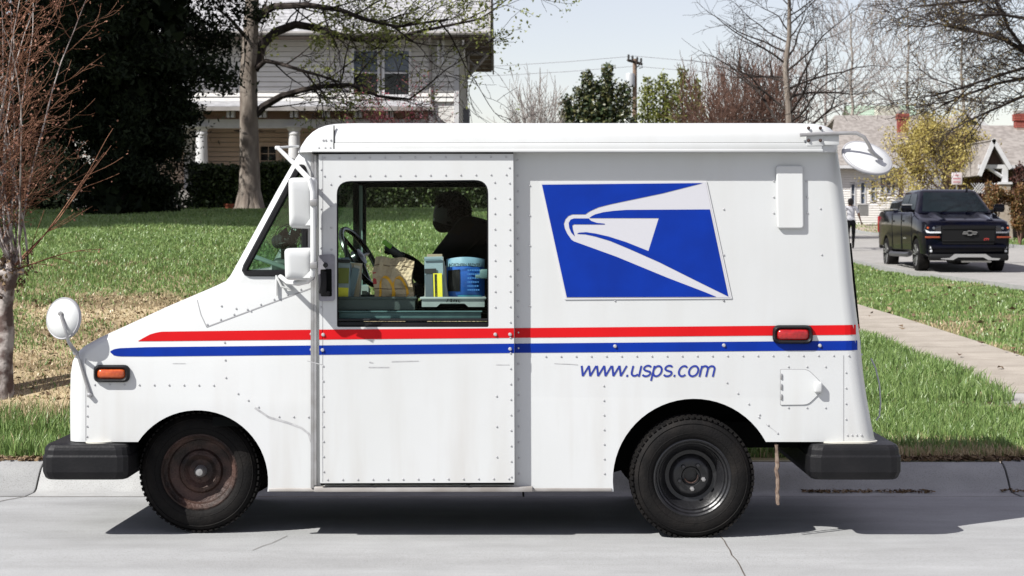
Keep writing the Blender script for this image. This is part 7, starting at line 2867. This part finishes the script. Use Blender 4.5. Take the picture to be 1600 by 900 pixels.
mb = MB()
for face in (0, 1):
    vs = [bag_pt(i / nx_, j / nz_, face) for j in range(nz_ + 1) for i in range(nx_ + 1)]
    mb.add(vs, [(j * (nx_ + 1) + i, j * (nx_ + 1) + i + 1, (j + 1) * (nx_ + 1) + i + 1, (j + 1) * (nx_ + 1) + i) for j in range(nz_) for i in range(nx_)])
for u in (0, 1):
    vs = []
    for j in range(nz_ + 1):
        a, b = bag_pt(u, j / nz_, 0), bag_pt(u, j / nz_, 1)
        m = (a + b) / 2 + Vector((0.02 if u == 0 else -0.02, 0, 0))
        vs += [a, m, b]
    mb.add(vs, [(3 * j + k, 3 * j + k + 1, 3 * j + k + 4, 3 * j + k + 3) for j in range(nz_) for k in range(2)])
mb.build("bag_body", mat("kraft_paper", (0.52, 0.40, 0.27), 0.8, (0.60, 0.47, 0.32), 14, 5), bag, recalc=False)


def arch_ribbon(x0, x1, zt, name):
    vs = []
    n = 18
    for k in range(n + 1):
        t = k / n
        ang = PI * (1 - t)
        px = (x0 + x1) / 2 + math.cos(ang) * (x1 - x0) / 2
        py = 471 - (471 - zt) * math.sin(ang) ** 0.62
        u = (P(px, py, 10.20).x - bg0.x) / (bg1.x - bg0.x)
        v = (P(px, py, 10.20).z - bg1.z) / (bg0.z - bg1.z)
        nx2 = math.cos(ang)
        for e in (-1, 1):
            p = bag_pt(u + e * 0.032 * (0.5 + 0.5 * abs(nx2)), v + e * 0.03 * abs(math.sin(ang)), 0)
            vs.append(p - Vector((0, 0.003, 0)))
    MB().add(vs, [(2 * i, 2 * i + 1, 2 * i + 3, 2 * i + 2) for i in range(n)]).build(name, mat("golden_print", (0.85, 0.42, 0.02), 0.6), bag, recalc=False)


arch_ribbon(593, 615, 432, "arch_print")
arch_ribbon(613, 636, 433, "arch_print")
vs = [bag_pt(u, v, 0) - Vector((0, 0.003, 0)) for u, v in ((0.0, 0.40), (0.085, 0.40), (0.085, 0.66), (0.0, 0.66))]
MB().add(vs, [(0, 1, 2, 3)]).build("red_label", mat("label_red", (0.45, 0.03, 0.03), 0.6), bag, recalc=False)
for v in (0.82, 0.30):
    MB().tube([bag_pt(u / 8, v + 0.004 * math.sin(u * 2), 0) - Vector((0, 0.001, 0)) for u in range(9)], 0.0022, 4).build("crease", mat("kraft_crease", (0.20, 0.14, 0.09), 0.9), bag)


def mail(x0, y0, x1, y1, d, col, label, thick=0.012, lean=0.0, lab=None, roll=0.0, label_col=None):
    a, b = P(x0, y0, d), P(x1, y1, d)
    c = (a + b) / 2
    root = empty("mail_bundle", (c.x, c.y, b.z))
    tag(root, label, "mail bundle", None)
    T = Matrix.Rotation(lean, 3, 'X') @ Matrix.Rotation(roll, 3, 'Y')
    m_ = mat("paper_" + "_".join(str(int(v * 100)) for v in col), col, 0.6)
    W, H = abs(b.x - a.x), abs(a.z - b.z)
    rg_ = random.Random(int(x0 * 7 + y0))
    for k in range(7):
        T2 = T @ Matrix.Rotation(rg_.uniform(-0.06, 0.06), 3, 'X') @ Matrix.Rotation(rg_.uniform(-0.07, 0.07) if k else 0, 3, 'Y')
        hk = H * (1 if k == 0 else rg_.uniform(0.84, 1.08))
        tone = rg_.choice(((0.52, 0.52, 0.48), (0.36, 0.40, 0.42), (0.60, 0.57, 0.50), (0.20, 0.28, 0.32), (0.44, 0.36, 0.26)))
        MB().rbox(c + Vector((rg_.uniform(-0.004, 0.006) if k else 0, thick * (k + 0.5) * 0.55, (hk - H) / 2)), (W * (1 if k == 0 else rg_.uniform(0.8, 1.05)), thick * 0.35, hk), 0.0015, 1, tilt=T2 if k else T).build(
            "envelope", m_ if k == 0 else mat("paper_tone_%d" % int(tone[0] * 100), tone, 0.7), root)
    if lab:
        for (u0, v0, u1, v1, lc) in lab:
            p = T @ Vector(((u0 + u1) / 2 * W - W / 2, -thick * 0.1 - 0.004, H / 2 - (v0 + v1) / 2 * H))
            MB().box(c + p, ((u1 - u0) * W, 0.004, (v1 - v0) * H), tilt=T).build("printed_label", mat("print_" + "_".join(str(int(v * 100)) for v in lc), lc, 0.6), root)
    return root


YEL, BLK, WHT, TEAL = (0.95, 0.86, 0.05), (0.02, 0.02, 0.02), (0.58, 0.60, 0.58), (0.16, 0.30, 0.34)
mail(526, 404, 546, 471, 10.16, (0.34, 0.40, 0.41), "mail stack with a white-and-yellow front at the window's left edge", 0.014, -0.08, lab=[(0, .02, 1, .10, BLK), (0, .22, .95, .58, (0.20, 0.22, 0.03)), (0.1, .68, .95, .98, YEL), (0.1, .85, .95, 1.0, WHT)], roll=0.03)
mail(533, 410, 563, 470, 10.23, (0.60, 0.50, 0.34), "cream envelopes leaning behind the yellow-fronted mail stack", 0.01, 0.12, roll=0.10)
mail(545, 418, 556, 470, 10.17, (0.12, 0.18, 0.20), "dark teal letters standing beside the steering wheel", 0.012, 0.05, roll=0.22)
mail(664, 401, 693, 470, 10.18, (0.30, 0.40, 0.44), "grey-blue mail with a yellow label left of the blue pack", 0.012, -0.05,
     lab=[(0.0, .27, .62, .38, BLK), (0.45, .38, .92, .98, YEL), (0.52, .40, .66, .95, BLK), (0.0, .40, .42, 1.0, (0.10, 0.13, 0.15)), (0.0, .05, .9, .09, (0.16, 0.24, 0.28))], roll=-0.03)
mail(684, 408, 697, 470, 10.21, (0.50, 0.54, 0.55), "white letters between the yellow label and the blue pack", 0.010, 0.0, roll=-0.08)
mail(563, 446, 576, 470, 10.5, (0.5, 0.52, 0.52), "small white card with a dark face under the steering wheel", 0.006, 0.0, lab=[(0.2, .35, .8, .8, BLK)])

# blue pack
pk0, pk1 = P(697, 405, 10.20), P(757, 470, 10.20)
pack = empty("blue_pouch", ((pk0.x + pk1.x) / 2, 10.22, pk1.z))
tag(pack, "bright blue plastic pouch with a dark lettered top band in the pale tray", "pouch")


def pk(u, v, face=0):
    bul = 0.05 * (math.sin(PI * min(max(u, 0), 1)) ** 0.6) * (math.sin(PI * min(max(v * 0.9 + 0.02, 0), 1)) ** 0.5)
    top = 0.012 * math.sin(PI * u) * v
    return Vector((pk0.x + (pk1.x - pk0.x) * u, 10.25 - (bul if face == 0 else -bul) + 0.003 * math.sin(19 * u + 9 * v), pk1.z + (pk0.z - pk1.z) * v + top))


mb = MB()
n_ = 14
for face in (0, 1):
    mb.add([pk(i / n_, j / n_, face) for j in range(n_ + 1) for i in range(n_ + 1)], [(j * (n_ + 1) + i, j * (n_ + 1) + i + 1, (j + 1) * (n_ + 1) + i + 1, (j + 1) * (n_ + 1) + i) for j in range(n_) for i in range(n_)], True)
mb.build("pouch_body", mat("pouch_blue", (0.02, 0.13, 0.52), 0.35, (0.015, 0.10, 0.42), 6, 3), pack, recalc=False)


def pk_patch(u0, v0, u1, v1, m, name, lift):
    n = 8
    vs = [pk(u0 + (u1 - u0) * i / n, v0 + (v1 - v0) * j / n) - Vector((0, lift, 0)) for j in range(n + 1) for i in range(n + 1)]
    return MB().add(vs, [(j * (n + 1) + i, j * (n + 1) + i + 1, (j + 1) * (n + 1) + i + 1, (j + 1) * (n + 1) + i) for j in range(n) for i in range(n)], True).build(name, m, pack, recalc=False)


pk_patch(0.0, 0.80, 1.0, 1.0, mat("pouch_band", (0.20, 0.36, 0.46), 0.5), "top_band", 0.003)
pk_patch(0.04, 0.22, 0.36, 0.72, m_plastic, "dark_panel", 0.003)
pk_patch(0.30, 0.0, 0.92, 0.13, mat("pouch_cyan", (0.08, 0.42, 0.60), 0.5), "cyan_band", 0.003)
p = pk(0.08, 0.82)
text_mesh("NORTHERN BREWER", "lettering", m_plastic, pack, (p.x, 10.188, p.z), 0.022, 0.165, bold=0.02)
for k, s in enumerate(("ENJOY", "MOMENT", "BREW IT", "FRESH")):
    wdt = 0.062 if False else 0.0
mb = MB()
for k in range(6):
    z0 = pk(0.5, 0.70 - 0.09 * k).z
    x0 = pk(0.56, 0.5).x
    r_ = random.Random(k)
    x = x0
    while x < x0 + 0.06:
        wl_ = r_.uniform(0.004, 0.009)
        mb.box((x + wl_ / 2, 10.188, z0), (wl_, 0.002, 0.007))
        x += wl_ + 0.003
mb.build("small_print", mat("print_pale", (0.06, 0.24, 0.60), 0.6), pack, kind="stuff")
# clipboard clamp on the right
cl = MB().rbox(P(757, 428, 10.16), (0.05, 0.03, 0.05), 0.01)
cl.rbox(P(750, 432, 10.16), (0.05, 0.02, 0.02), 0.006)
cl.build("window_catch", m_teal, van)
